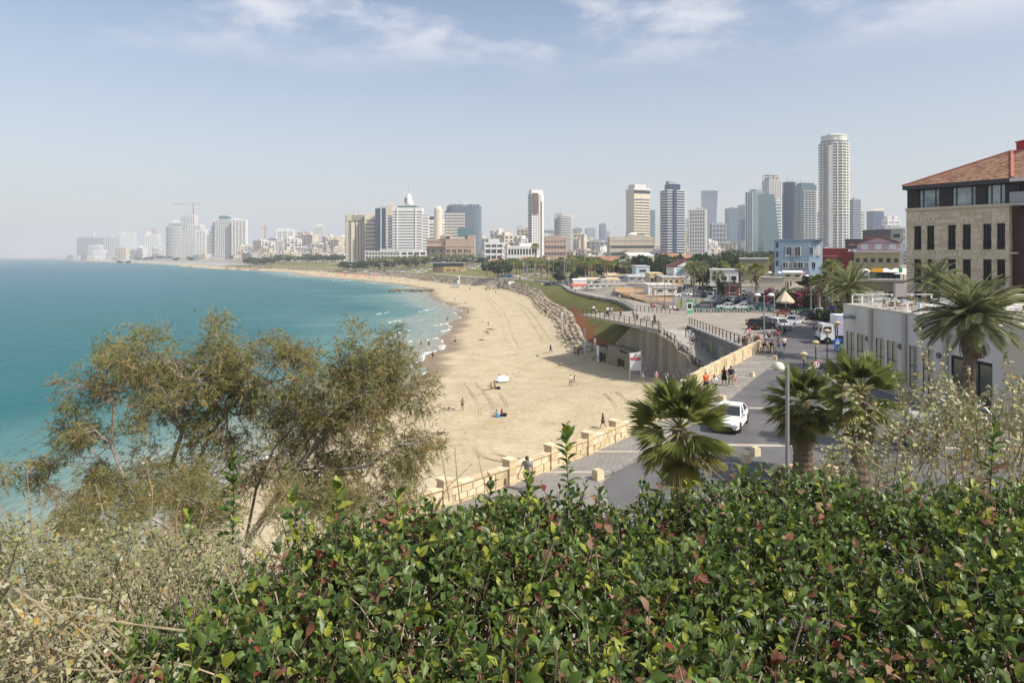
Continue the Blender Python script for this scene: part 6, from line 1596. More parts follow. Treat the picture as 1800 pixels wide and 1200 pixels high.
 # ================================================================ the grey terrace building on the road
GW=mat('grey_plaster',(.56,.535,.49),.9,col2=(.65,.625,.585),scale=.45,stretch=(1,1,.3),detail=8)
WARM=mat('warm_plaster',(.58,.52,.43),.9,var=.05,scale=.4)
def terrace_building():
 zr=16.1;zb=RZ-.15;x0=33.5;ya,yb=46.5,69.0;x1=62
 t=thing('terrace_building','long grey flat roofed building with tall windows and a roof terrace beside the road','building',(x0,ya,zb));H=zr-zb;L=yb-ya
 # wall with real openings: piers, spandrels
 op=[(20.6,19.1),(18.0,16.6),(13.3,11.7),(10.6,9.0)]
 wins=[(21.9,20.2),(19.8,18.2),(16.4,14.9),(14.5,12.9),(11.1,9.9),(9.2,7.8)]
 zs,ze=0.4,3.95
 w=MB();w.bz(0,.35,0,L,ze,H);w.bz(0,.35,0,L,0,zs)
 ys=[L]+[y for p in wins for y in p]+[4.6,0.9,0]
 prev=L
 for hi,lo in wins:w.bz(0,.35,hi,prev,zs,ze);prev=lo
 w.bz(0,.35,5.6,prev,zs,ze);w.bz(0,.35,0,1.1,zs,ze)
 w.build('wall',GW,t)
 MB().bz(.36,x1-x0,0.02,L-.02,0,H-.02).build('inner_block',GW,t)
 for k,(hi,lo)in enumerate(wins):
  f=MB();
  for a,b in(((.08,lo,zs),(.08,lo,ze)),((.08,hi,zs),(.08,hi,ze)),((.08,lo,zs),(.08,hi,zs)),((.08,lo,ze),(.08,hi,ze)),((.08,(lo+hi)/2,zs),(.08,(lo+hi)/2,ze)),((.08,lo,2.3),(.08,hi,2.3))):f.beam(a,b,.05)
  fr=f.build('window_frame',TRIM,t);MB().bz(.1,.14,lo,hi,zs,ze).build('pane',mat('window_blind',(.52,.47,.34),.35,col2=(.33,.3,.23),scale=.8,stretch=(1,1,4),spec=.6),fr)
 g=MB().bz(.1,.16,1.1,5.6,zs,ze-.25).build('shop_window',mat('shop_glass',(.05,.065,.065),.15,spec=.6),t);f=MB()
 MB().bz(.08,.3,1.1,5.6,ze-.25,ze).build('shop_lintel',TRIM,t)
 for y in(1.15,2.6,4.1,5.55):f.beam((.08,y,zs),(.08,y,ze-.25),.08)
 f.build('mullion',TRIM,g)
 for y in(17.1,11.6,6.1):
  MB().bz(-.22,.0,y-.25,y+.25,0,H).build('pilaster',mat('pilaster_plaster',(.45,.415,.365),.9),t)
 MB().bz(-.06,.5,-.02,L,H,H+.12).bz(.5,x1-x0,-.02,.4,H,H+.12).bz(.5,x1-x0,L-.4,L,H,H+.12).build('parapet_cap',WARM,t)
 MB().bz(.5,x1-x0,.4,L-.4,H+.0,H+.03).build('roof_deck',mat('terrace_floor',(.36,.33,.29),.9,var=.1),t)
 # taller piers on the near corner, lit end walls
 MB().bz(-.1,1.3,-2.4,-.02,0,H+.35).build('corner_pier',WARM,t);MB().bz(2.6,3.6,-2.6,-.02,0,H+.3).build('corner_pier',WARM,t);MB().bz(1.3,14,-1.6,-.03,0,H+.1).build('end_wall',WARM,t)
 MB().bz(5.0,14.0,-6,-1.62,0,H-.0).build('end_block',mat('sun_tinted_plaster',(.66,.62,.54),.9,var=.04,scale=.4),t)  # sunlight on this block is put into a paler plaster colour
 q=MB()
 for y in(19.0,13.6,8.2):q.tube([(-.02,y-1.2,H*.56),(-.14,y-1.2,H*.56)],.24,12)
 q.build('wall_lamp',mat('lamp_grey',(.16,.16,.16),.6),t)['kind']='stuff'
 d=MB();d.tube([(-.05,20.2,H-1.1),(-.5,20.2,H-1.0),(-.9,20.6,H-1.0)],[.16,.2,.26],12);d.build('floodlight',METAL,t)
 MB().tube([(-.1,16.98-6.9,.2),(-.1,16.98-6.9,H*.6)],.06,6).build('downpipe',METAL,t)
terrace_building()
TERR=16.15
railing('terrace_railing','white tubular railing round the roof terrace of the grey building',[(34.2,49.5,TERR),(34.2,68.6,TERR),(60,68.6,TERR)],h=1.0,step=2.0,m=WMETAL,thick=.09)
CH_S=MB().bz(-.22,.22,-.22,.22,.42,.47).mesh('seat',WMETAL);CH_B=MB().bz(-.22,.22,.2,.24,.5,.88).mesh('backrest',WMETAL);CH_L=MB().bz(-.2,-.17,-.2,-.17,0,.42).bz(.17,.2,-.2,-.17,0,.42).bz(-.2,-.17,.17,.2,0,.42).bz(.17,.2,.17,.2,0,.42).mesh('legs',WMETAL)
WOODC=mat('terrace_wood',(.36,.2,.09),.7,var=.2,scale=3)
def chair(x,y,rz,wood):
 t=thing('terrace_chair',('wooden' if wood else 'white')+' chair on the roof terrace','chair',(x,y,TERR),rz,'chairs on the roof terrace','near')
 for m,n in((CH_S,'seat'),(CH_B,'backrest'),(CH_L,'legs')):link(m,n,t,mtl=WOODC if wood else None)
def table(x,y,dark):
 t=thing('terrace_table',('dark' if dark else 'white')+' table on the roof terrace','table',(x,y,TERR),0,'tables on the roof terrace','near');m=IRON if dark else WMETAL
 MB().bz(-.4,.4,-.4,.4,.71,.75).build('table_top',m,t);MB().tube([(0,0,0),(0,0,.71)],.04,6).build('leg',m,t);MB().lathe([(.28,0),(.25,.03)],8).build('base',m,t)
for i in range(7):
 for j in range(4):
  x=35.3+j*2.5+r.uniform(-.2,.2);y=50+i*2.6+r.uniform(-.3,.3)
  table(x,y,r.random()<.35)
  for s in(-1,1):chair(x+s*.75,y+r.uniform(-.15,.15),s*math.pi/2+r.uniform(-.3,.3)+math.pi,r.random()<.3)
for i,(px,Y)in enumerate(((1610,63),(1650,60))):
 X=(px-900)/F*Y;t=thing('terrace_pole',('taller black lighting frame on the roof terrace','second black lighting frame on the roof terrace, nearer the date palm')[i],'pole',(X,Y,TERR));MB().tube([(0,0,0),(0,0,4.2)],.05,6).build('shaft',IRON,t);MB().beam((0,0,4.2),(1.1,0,4.2),.06).build('arm',IRON,t)
p=Vector(((1582-900)/F*66,66,TERR));t=thing('speaker_panel','grey box speaker on a stand at the terrace railing','speaker',p);MB().bz(-.55,.55,-.2,.2,.9,2.2).build('case',mat('speaker_grey',(.3,.27,.27),.7),t);MB().tube([(0,0,0),(0,0,.9)],.05,6).build('stand',IRON,t)
def planter(x,y,lab,seed):
 t=thing('planter',lab,'planter',(x,y,TERR));MB().bz(-1.2,1.2,-.3,.3,0,.5).build('box',WOODC,t);link(crown_mesh('foliage',[((0,0,.7),(1.2,.35,.35))],160,.16,[LEAFG[1],DRYL,LEAFG[2]],seed),'foliage',t)
planter(39.5,48.2,'wooden planter of dry ferns at the near terrace edge',3);planter(43.2,48.0,'wooden planter behind the near lit wall',4);planter(38,66.5,'small green planter at the back of the terrace',5)
# ================================================================ stone building with red tiled roof
def stone_building():
 zb=11.5;zc=26.9;ze=30.0
 A=Vector((52.0,90.0,0));B=Vector((58.8,80.7,0));u=(B-A).normalized();n=Vector((u.y,-u.x,0))
 if n.dot(Vector((-1,-1,0)))<0:n=-n
 L=(B-A).length;an=math.atan2(u.y,u.x)
 t=thing('stone_building','tall limestone building with dark glass top storey under a red tiled hip roof','building',(A.x,A.y,zb),an)
 # local frame: x along facade, y = away from viewer (-n), z up
 D=14.0;H=zc-zb;S=[mat('facade_stone_a',(.55,.47,.335),.92,col2=(.62,.54,.4),scale=1.5),mat('facade_stone_b',(.6,.52,.38),.92,col2=(.68,.59,.45),scale=1.5),mat('facade_stone_c',(.48,.4,.28),.92,col2=(.57,.48,.35),scale=1.5)]
 rows_z=[(10.3,13.4),(6.0,9.1),(1.8,4.9)];cols=[(1.15,2.2),(2.95,4.0),(5.05,6.05),(6.95,8.0),(8.9,9.9),(10.25,11.2)]
 cols=[(.95,1.85),(2.5,3.4),(4.95,5.85),(6.6,7.5),(8.8,9.7),(10.25,11.1)]
 w=MB();zz=[0]+[z for p in reversed(rows_z)for z in p]+[H];xx=[0]+[x for p in cols for x in p]+[L]
 for i in range(0,len(zz)-1):
  if i%2==0:w.bz(0,L,0,.4,zz[i],zz[i+1])
  else:
   for j in range(0,len(xx)-1,2):w.bz(xx[j],xx[j+1],0,.4,zz[i],zz[i+1])
 w.build('wall',S[0],t);MB().bz(.05,L-.05,.8,D,0,H-.01).build('inner_block',S[2],t);MB().bz(0,.4,.4,D,0,H-.02).build('side_wall',S[1],t)
 # coursed facing blocks, a little proud
 cnt=0;rest=MB();z=0.0;k=0;bl={}
 while z<H-.3:
  x=0.02 if k%2 else .02-.45
  while x<L:
   l=r.choice((.55,.75,.95));a=max(.0,x);b=min(L,x+l);x+=l
   segs=[(a,b)]
   for z0,z1 in rows_z:
    if z+.38>z0+.02 and z<z1-.02:
     for c0,c1 in cols:
      ns=[]
      for q0,q1 in segs:
       if q1<=c0 or q0>=c1:ns.append((q0,q1))
       else:
        if q0<c0-.12:ns.append((q0,c0))
        if q1>c1+.12:ns.append((c1,q1))
      segs=ns
   for q0,q1 in segs:
    if q1-q0<.15:continue
    m=S[r.randint(0,2)]
    if z>H-6.0 and cnt<298:pbox('stone_block',t,(q0+q1)/2,-.03-r.uniform(0,.015),z+.19,round(q1-q0,1)-.025,.08,.355,m);cnt+=1
    else:rest.m=S.index(m);rest.bz(q0+.012,q1-.012,-.06,.01,z+.012,z+.368)
  z+=.38;k+=1
 rest.build('stone_block',S,t)['kind']='stuff'
 lint=mat('lintel_stone',(.52,.45,.34),.9,var=.08,scale=1)
 for z0,z1 in rows_z:
  for c0,c1 in cols:
   wd=MB().bz(c0,c1,.34,.39,z0,z1).build('window',mat('black_glass',(.012,.013,.017),.2,spec=.35),t)
   f=MB();f.bz((c0+c1)/2-.03,(c0+c1)/2+.03,.24,.3,z0,z1).bz(c0,c0+.06,.24,.3,z0,z1).bz(c1-.06,c1,.24,.3,z0,z1).bz(c0,c1,.24,.3,z1-.06,z1);f.build('frame',TRIM,wd)
   g=MB()
   for i in range(6):g.bz(c0+(c1-c0)*i/5-.012,c0+(c1-c0)*i/5+.012,.0,.03,z0,z0+1.0)
   g.bz(c0,c1,-.01,.04,z0+1,z0+1.05);g.build('balustrade',IRON,wd)
   MB().bz(c0-.18,c1+.18,-.11,.02,z1,z1+.22).build('lintel',lint,wd);MB().bz(c0-.15,c1+.15,-.14,.02,z0-.16,z0).build('sill',lint,wd)
 MB().bz(-.08,L+.9,-.2,.6,H,H+.35).build('cornice',lint,t)
 for z in(9.75,5.5):MB().bz(L-.05,L+.8,-.1,.4,z,z+.2).build('string_course',lint,t)
 # dark glass storey
 dk=mat('dark_bronze',(.03,.022,.022),.5);h0=H+.35;h1=ze-zb
 MB().bz(.3,L+.4,.5,D-.5,h0,h1-.2).build('top_storey',mat('top_storey_room',(.05,.05,.055),.8),t)
 for a,b in((0,1.5),(3.95,5.35),(8.05,9.15),(11.1,12.2)):MB().bz(a+.05,b,.1,.5,h0,h1-.1).build('dark_panel',dk,t)
 for a,b in((1.5,3.95),(5.35,8.05),(9.15,11.1)):
  g=MB().bz(a,b,.3,.34,h0+.05,h1-.4).build('large_window',mat('painted_sky_glass',(.33,.42,.44),.08,col2=(.1,.13,.16),scale=.35,lohi=(.4,.6),spec=.9),t);f=MB()  # pale sky and dim room behind are painted into the pane colour
  for x in(a+.04,a+.5,b-.5,b-.04):f.bz(x-.05,x+.05,.2,.3,h0,h1-.35)
  f.bz(a,b,.2,.3,h1-.5,h1-.35);f.build('frame',dk,g)
 MB().bz(-.2,L+.5,-.7,D+.6,h1-.35,h1+.12).build('eave',mat('eave_dark',(.045,.045,.055),.5),t)
 # hip roof with tile courses
 rf=MB();e=[(-.25,-.75),(L+.55,-.75),(L+.55,D+.7),(-.25,D+.7)];rz_=h1+3.9;r0,r1=(L*.93,D*.5),(L*.95,D*.5)
 c=[(*p,h1+.12)for p in e];ap=(L*.9,4.5,rz_);ap2=(L+14,5.5,rz_-.2)
 c2=[c[0],c[1],(L+15,1.5,h1+.12),(L+15,D,h1+.12),c[3]]
 rf.add(c2+[ap,ap2],[(0,1,5),(1,2,6,5),(3,4,5,6),(4,0,5),(2,3,6)])
 rf.build('roof',mat('clay_tile',(.36,.2,.13),.85,col2=(.45,.29,.2),scale=1.6,detail=6),t)
 tl=MB();tm=[mat('clay_tile_a',(.36,.19,.125),.85),mat('clay_tile_b',(.44,.27,.185),.85),mat('clay_tile_c',(.29,.145,.095),.85),mat('clay_tile_d',(.4,.26,.155),.85)]
 def tiles(p0,p1,apx,n):
  p0,p1,apx=Vector(p0),Vector(p1),Vector(apx);nn=(p1-p0).cross(apx-p0).normalized()
  for i in range(n):
   f=i/n;f2=(i+1)/n;a,b=p0.lerp(apx,f),p1.lerp(apx,f);a2,b2=p0.lerp(apx,f2),p1.lerp(apx,f2);k=max(1,int((b-a).length/.32))
   for j in range(k):
    tl.m=r.choice((0,0,1,1,2,3));g0,g1=(j+.04)/k,(j+.96)/k;o=nn*r.uniform(.05,.1)
    tl.add([a.lerp(b,g0)+o,a.lerp(b,g1)+o,a2.lerp(b2,g1)+nn*.02,a2.lerp(b2,g0)+nn*.02,a.lerp(b,g0),a.lerp(b,g1)],[(0,1,2,3),(4,5,1,0)])
 tiles(c[0],c[1],ap,24);tiles(c[3],c[0],ap,22)
 def tiles4(p0,p1,q1,q0,n):
  p0,p1,q0,q1=map(Vector,(p0,p1,q0,q1));nn=(p1-p0).cross(q0-p0).normalized()
  for i in range(n):
   a,b,a2,b2=p0.lerp(q0,i/n),p1.lerp(q1,i/n),p0.lerp(q0,(i+1)/n),p1.lerp(q1,(i+1)/n);k=int((b-a).length/.32)
   for j in range(k):tl.m=r.choice((0,0,1,1,2,3));o=nn*r.uniform(.05,.1);g0,g1=(j+.04)/k,(j+.96)/k;tl.add([a.lerp(b,g0)+o,a.lerp(b,g1)+o,a2.lerp(b2,g1)+nn*.02,a2.lerp(b2,g0)+nn*.02],[(0,1,2,3)])
 tiles4(c2[1],c2[2],ap2,ap,24)
 tl.build('roof_tile',tm,t)['kind']='stuff'
 rd=MB();rd.beam(Vector(c[1])+Vector((0,0,.1)),Vector(ap)+Vector((0,0,.12)),.3,.22);rd.beam(Vector(c[0])+Vector((0,0,.1)),Vector(ap)+Vector((0,0,.12)),.22,.18);rd.beam(ap,ap2,.25,.25);rd.build('ridge_tiles',mat('ridge_clay',(.45,.16,.12),.8),t)
 # right hand wing in dark panels and teal glass
 dp=mat('plum_panel',(.075,.03,.03),.6);MB().bz(L+.05,L+12,1.0,D,0,H-.3).build('dark_wing',dp,t);MB().bz(L+.5,L+12,.3,D,H+.35,h1-.4).build('wing_top',TRIM,t)
 for i in range(4):MB().bz(L+2.2,L+6.5,.9,1.0,1.2+i*3.6,3.9+i*3.6).build('glass_panel',mat('teal_panel',(.22,.36,.38),.15,spec=.8),t);MB().bz(L+2.2,L+7,.8,.98,.8+i*3.6,1.2+i*3.6).build('floor_edge',TRIM,t)
 MB().bz(L+.2,L+11,-.6,-.55,H+.4,H+1.6).build('glass_balustrade',mat('grey_balustrade',(.25,.27,.28),.2,spec=.7),t);MB().bz(L+.2,L+11,-.7,1,H,H+.35).build('balcony_slab',GREY,t)
 for x in(L+1,L+4,L+7):MB().bz(x-.1,x+.1,-.5,-.3,H+.35,h1-.3).build('post',TRIM,t)
 MB().bz(L+.3,L+11,-.9,1,h1-.3,h1+.1).build('gutter',WH2,t)
stone_building()
p=P(1805,296,84);t=thing('red_stack','bright red square stack rising from the tiled roof at the frame edge','chimney',(p.x+.6,84,31.5));MB().bz(-1.1,1.1,-1.1,1.1,0,3.6).build('shaft',mat('signal_red',(.42,.02,.03),.6),t);MB().bz(-1.2,1.2,-1.2,1.2,3.6,3.75).build('cap',mat('signal_red2',(.5,.03,.04),.6),t);q=MB()
for s in(-1,1):q.beam((s*1.1,-1.1,3.75),(s*1.1,-1.1,4.3),.06)
q.beam((-1.1,-1.1,4.3),(1.1,-1.1,4.3),.05);q.build('guard_rail',IRON,t)
# ================================================================ blue house, red house, cafe
def blue_house():
 Y=150;a,b=P(1365,476,Y),P(1443,476,Y);W=b.x-a.x;H=54/F*Y;t=thing('blue_house','sky blue rendered house with tall white framed windows','house',((a.x+b.x)/2,Y,a.z),R(-20));bl=mat('sky_blue_render',(.23,.31,.4),.9,var=.1,scale=.5)
 MB().bz(-W/2,W*.22,0,10,-1,H).build('wall',bl,t);MB().prism([(W*.22,0),(W/2,1.2),(W/2,10),(W*.22,10)],-1,H).build('wing_wall',bl,t);MB().bz(-W/2-.1,W/2+.1,-.1,10.1,H,H+.15).build('roof_edge',mat('blue_edge',(.24,.34,.46),.8),t)
 def win(x,z,w,h,lit=GDK):
  f=MB().bz(x-w/2-.12,x+w/2+.12,-.06+(1.2*max(0,(x/W-.22)/.28)),.1+(1.2*max(0,(x/W-.22)/.28)),z-.1,z+h+.1).build('window_frame',WH,t);y=-.1+(1.2*max(0,(x/W-.22)/.28))-.02
  for s in(-1,1):MB().bz(x+s*w/4-w/4+.06,x+s*w/4+w/4-.06,y,y+.05,z,z+h).build('pane',lit,f)
 win(-W*.2,H*.5,1.1,1.9);win(-W*.02,H*.5,1.1,1.9);win(W*.25,H*.54,1.0,1.6);win(W*.38,H*.5,1.2,2.1,WH)
 for x in(-.28,-.17,-.1,-.05,.04,.18,.3):win(W*x,H*.1,.5 if x in(-.17,-.1,-.05,.18)else 1.0,1.2)
 for z in(.15,.45,.75):MB().bz(-W/2+.25,-W/2+.7,-.03,.02,H*z,H*z+1.2).build('side_window',GDK,t)
 MB().bz(-W*.12,-W*.08,-.12,-.02,0,H*.75).build('downpipe',METAL,t)
blue_house()
RED=mat('barn_red_render',(.27,.065,.06),.9,var=.15,scale=.4)
shed(1458,1502,436,472,165,8,RED,RED,'deep red house with black window right of the tall fan palm',.1,1,'house');shed(1445,1478,450,474,160,6,RED,RED,'lower red wall block in front of the deep red house',.1,0,'house');shed(1502,1522,442,470,163,8,RED,RED,'small red block with white corner right of the deep red house',.1,1,'house')
shed(1530,1595,416,446,190,12,mat('pink_render',(.56,.38,.42),.9),mat('brown_edge',(.25,.1,.07),.8),'pale pink gabled house left of the limestone building',0,3,'house',0,WH,True);shed(1520,1592,442,470,160,8,mat('yellow_ochre_wall',(.42,.35,.2),.9,var=.1,scale=.5),TIN,'yellow ochre wall building below the pink gable',.1,6,'building')
shed(1502,1540,420,434,215,10,DGREY,DGREY,'dark flat modern pavilion behind the red house',.0,2,'house',0,mat('rust_panel',(.3,.12,.06),.8));shed(1536,1578,404,432,230,12,mat('charcoal_render',(.12,.12,.125),.8),DGREY,'charcoal modern house with a rusty panel',.1,2,'house',0,mat('rust_panel',(.3,.12,.06),.8));shed(1560,1600,402,424,240,12,GREY,GREY,'grey cube house nearest the limestone building',.1,2,'house')
shed(1385,1415,478,490,138,4,mat('cream_render',(.6,.53,.38),.9),WCAN,'cream lean to under white awning before the blue house',.2,2,'house');shed(1340,1385,486,502,150,3,mat('cream_garden_wall',(.62,.56,.45),.9),WH2,'cream garden wall behind the bougainvillea',.0,0,'wall')
p=P(1401,484,141);o=MB();o.add([(-2,0,.9),(2,0,.9),(.3,-.6,-1)],[(0,1,2),(2,1,0)]);o.v+=[(x,y+.05,z)for x,y,z in o.v];o=o.build('shade_sail',mat('pink_sail',(.6,.33,.45),.8));o.location=p;tag(o,'pink triangular shade sail before the blue house','shade sail')
for i,(px,Y)in enumerate([(1520,118),(1538,112),(1556,110),(1575,108),(1588,106)]):
 X=(px-900)/F*Y;z=P(px,478,Y).z;t=thing('cafe_umbrella','white cafe parasol left of the limestone building','umbrella',(X,Y,z-2.6),.4,'white parasols of the cafe terrace','');MB().lathe([(2.1,2.3),(1.2,2.75),(.1,3.2)],8).build('canopy',WCAN,t);MB().tube([(0,0,0),(0,0,3)],.05,6).build('pole',METAL,t)
shed(1530,1592,479,494,106,5,mat('cafe_dark',(.07,.08,.09),.6),TRIM,'dark glazed cafe front under the white parasols',.0,7,'cafe',0,mat('cafe_blue',(.06,.16,.22),.4))
shed(1505,1600,492,506,99,6,mat('retaining_stone',(.34,.25,.16),.95,col2=(.46,.36,.24),scale=.8),WARM,'brown stone retaining wall below the cafe',.0,0,'wall')
for px,py,Y,w,h,col,lab in[(1541,475,104,1.9,.55,(.62,.3,.02),'orange sign board over the cafe front'),(1583,475,103,.5,.7,(.03,.3,.08),'small green sign at the cafe corner'),(1524,482,104,.8,.7,(.6,.6,.6),'white menu sign left of the orange board')]:
 p=P(px,py,Y);o=MB().box(0,0,0,w,.1,h).build('sign_board',mat('sign_'+lab.split()[0]+lab.split()[1],col,.5));o.location=p;tag(o,lab,'sign')
 # dense greenery on the right between the lots
for i,a in enumerate([(1500,190,0,1.2),(1516,200,5,1.2),(1480,180,3,1.0),(1492,150,1,.75),(1420,190,5,1.2),(1440,200,0,1.2),(1575,150,3,.7),(1460,230,1,1.4),(1410,330,0,1.5),(1430,360,5,1.6),(1500,330,3,1.5),(1530,340,0,1.4)]):tree(*a)
# ================================================================ near palms
def fan_palm(px,pyc,Y,L,nf,label,seed,dead=26,dirs=None,trunk_r=.3):
 global rnd
 rnd=random.Random(seed);c=P(px,pyc,Y);zb=RZ;h=c.z-zb
 t=thing('fan_palm',label,'palm tree',(c.x,Y,zb))
 tm=MB();q=random.Random(seed);n=26
 tm.tube([(0,0,h*i/n)for i in range(n+1)],[trunk_r*(1.25-.35*i/n)*(1.06 if i%2 else .97)for i in range(n+1)],12);tm.build('trunk',PALMB,t,smooth=False)
 protos=[]
 for k in range(6):
  m=MB();fan_leaf(m,(0,0,0),(1,0,.0),L*q.uniform(.85,1.1),1.2 if k%2 else 1.0,34,(.5,.8,1.2)[k%3],.026,.45,.42);protos.append(m.mesh('frond',[FROND,STALK]))
 for i in range(nf):
  a=i*2.39996+q.uniform(-.2,.2);f=i/nf;e=lerp(1.4,-.85,f)+q.uniform(-.12,.12)
  o=link(protos[i%6],'frond',t,(0,0,h+.1-.3*f),rot=(q.uniform(-.5,.5),-e,a),mtl=[FRONDY if f>.72 and q.random()<.55 else FROND,STALK])
 dp=[]
 for k in range(4):
  m=MB();fan_leaf(m,(0,0,0),(1,0,0),L*.8,.75,13,1.6,.07,.4,.5);dp.append(m.mesh('dead_frond',[DEADF,DEADF]))
 for i in range(dead):
  a=i*2.39996;e=q.uniform(-1.5,-.95);link(dp[i%4],'dead_frond',t,(.15*math.cos(a),.15*math.sin(a),h-.25-q.uniform(0,.7)),rot=(q.uniform(-.8,.8),-e,a),scale=q.uniform(.7,1.05))
 rnd=random.Random(3)
 return t
fan_palm(1195,752,25.5,1.98,46,'bushy fan palm nearest the promenade with tattered brown skirt',5,30)
fan_palm(1412,708,35,2.05,44,'fan palm with bare ringed trunk right of the cream domed lamp',6,30,trunk_r=.42)
fan_palm(1512,690,32,2.1,44,'fan palm behind the silvery shrub, right of the ringed trunk palm',8,30,trunk_r=.36)
# planter ring under the second palm
def ring():
 g=G(1412,842,RZ);t=thing('tree_planter','round stone edged planter at the foot of the ringed trunk palm','planter',(g.x,35,RZ));m=MB()
 for i in range(20):
  a=2*math.pi*i/20;o=MB().box(0,0,0,.42,.28,.22).build('stone',STONES[i%3],t)if i==0 else None
  if o:first=o;me=o.data
  o=o or link(me,'stone',t);o.location=(1.35*math.cos(a),1.35*math.sin(a),.1);o.rotation_euler.z=a+math.pi/2
 MB().lathe([(1.28,0),(1.2,.12),(.1,.16)],16).build('soil',M['soil'],t)
ring()
def date_palm(px,pyc,Y,L,nf,label,seed,trunk_r=.24,lean=0.0,zb=RZ):
 q=random.Random(seed);c=P(px,pyc,Y);h=c.z-zb;t=thing('date_palm',label,'palm tree',(c.x-lean,Y,zb))
 tm=MB();n=22;tm.tube([(lean*(i/n)**1.5,0,h*i/n)for i in range(n+1)],[trunk_r*(1.1-.1*i/n)*(1.05 if i%2 else .95)*(1.25 if i>n-4 else 1)for i in range(n+1)],10)
 for i in range(150):
  z=q.uniform(h*.1,h*.99);a=q.uniform(0,6.28);x0=lean*(z/h)**1.5;rr=trunk_r*(1.35 if z>h*.85 else 1.0)
  tm.box(x0+rr*math.cos(a),rr*math.sin(a),z,.12,.05,.16,a,.6)
 tm.build('trunk',PALMB,t)
 protos=[]
 for k in range(5):
  m=MB();sag=q.uniform(.55,.8);pts=[Vector((L*f*(1-.12*f*f),q.uniform(-.03,.03),-sag*L*.42*f*f))for f in[i/10 for i in range(11)]]
  m.m=1;m.tube(pts,[.045*(1-.85*i/10)for i in range(11)],4,False);m.m=0
  for j in range(58):
   f=.1+.9*j/58;i=min(9,int(f*10));p=pts[i].lerp(pts[i+1],f*10-i);d=(pts[i+1]-pts[i]).normalized();ll=L*.19*math.sin(math.pi*min(1,.22+f*.72))**.7
   for s in(-1,1):
    v=(d*.65+Vector((0,s,.22))*.8).normalized()*ll*q.uniform(.85,1.1);w=Vector((0,0,1)).cross(v).normalized()*.022+Vector((0,0,.016));e=p+v-Vector((0,0,.1*ll));mid=p+v*.5
    m.add([p,mid-w,e,mid+w],[(0,1,2,3)])
  protos.append(m.mesh('frond',[DATEF,STALK]))
 for i in range(nf):
  a=i*2.39996;f=i/nf;e=lerp(1.4,-.5,f**.9)+q.uniform(-.1,.1)
  o=link(protos[i%5],'frond',t,(lean,0,h),rot=(q.uniform(-.6,.6),-e,a));
 for i in range(10):
  a=i*2.4;link(protos[i%5],'dead_frond',t,(lean,0,h-.3),rot=(q.uniform(-.6,.6),1.15+q.uniform(-.2,.3),a),scale=.7,mtl=[DEADF,DEADF])
 return t
date_palm(1708,556,38,3.1,78,'tall feathery date palm rising before the grey terrace building',3,.3,.25)
date_palm(1493,506,74,3.6,40,'date palm standing behind the grey building corner above parked cars',4,.28)
date_palm(1643,492,76,3.2,34,'small date palm crown just left of the tall feathery one',9,.24)
# ================================================================ people
SKIN=[mat('skin_light',(.5,.3,.2),.6),mat('skin_tan',(.36,.2,.12),.6),mat('skin_brown',(.2,.11,.065),.6)]
CLO={n:mat('cloth_'+n,c,.9)for n,c in dict(white=(.72,.72,.72),orange=(.65,.1,.03),black=(.012,.012,.014),navy=(.02,.026,.06),grey=(.22,.23,.25),blue=(.04,.1,.3),tan=(.3,.22,.13),pink=(.62,.2,.28),red=(.4,.03,.04),turquoise=(.02,.28,.5),olive=(.09,.1,.05),pale=(.5,.5,.48),yellow=(.6,.5,.05)).items()}
HAIR={n:mat('hair_'+n,c,.7)for n,c in dict(dark=(.018,.012,.009),brown=(.07,.04,.02),grey=(.3,.29,.28),fair=(.3,.2,.09)).items()}
def skin_mesh(name,J,E_,sub=1):
 """one continuous surface grown round a skeleton: J name -> (pos, (rx, ry)), E_ edges"""
 ks=list(J);me=bpy.data.meshes.new(name+'_skel');me.from_pydata([J[k][0]for k in ks],[(ks.index(a),ks.index(b))for a,b in E_],[])
 o=bpy.data.objects.new('tmp',me);COL.objects.link(o)
 m=o.modifiers.new('s','SKIN');m.use_smooth_shade=True
 for i,k in enumerate(ks):
  v=me.skin_vertices[0].data[i];rr=J[k][1];v.radius=rr if hasattr(rr,'__len__')else(rr,rr);v.use_root=(i==0)
 s=o.modifiers.new('u','SUBSURF');s.levels=s.render_levels=sub
 dg=bpy.context.evaluated_depsgraph_get();out=bpy.data.meshes.new_from_object(o.evaluated_get(dg));out.name=name
 bpy.data.objects.remove(o);bpy.data.meshes.remove(me)
 return out
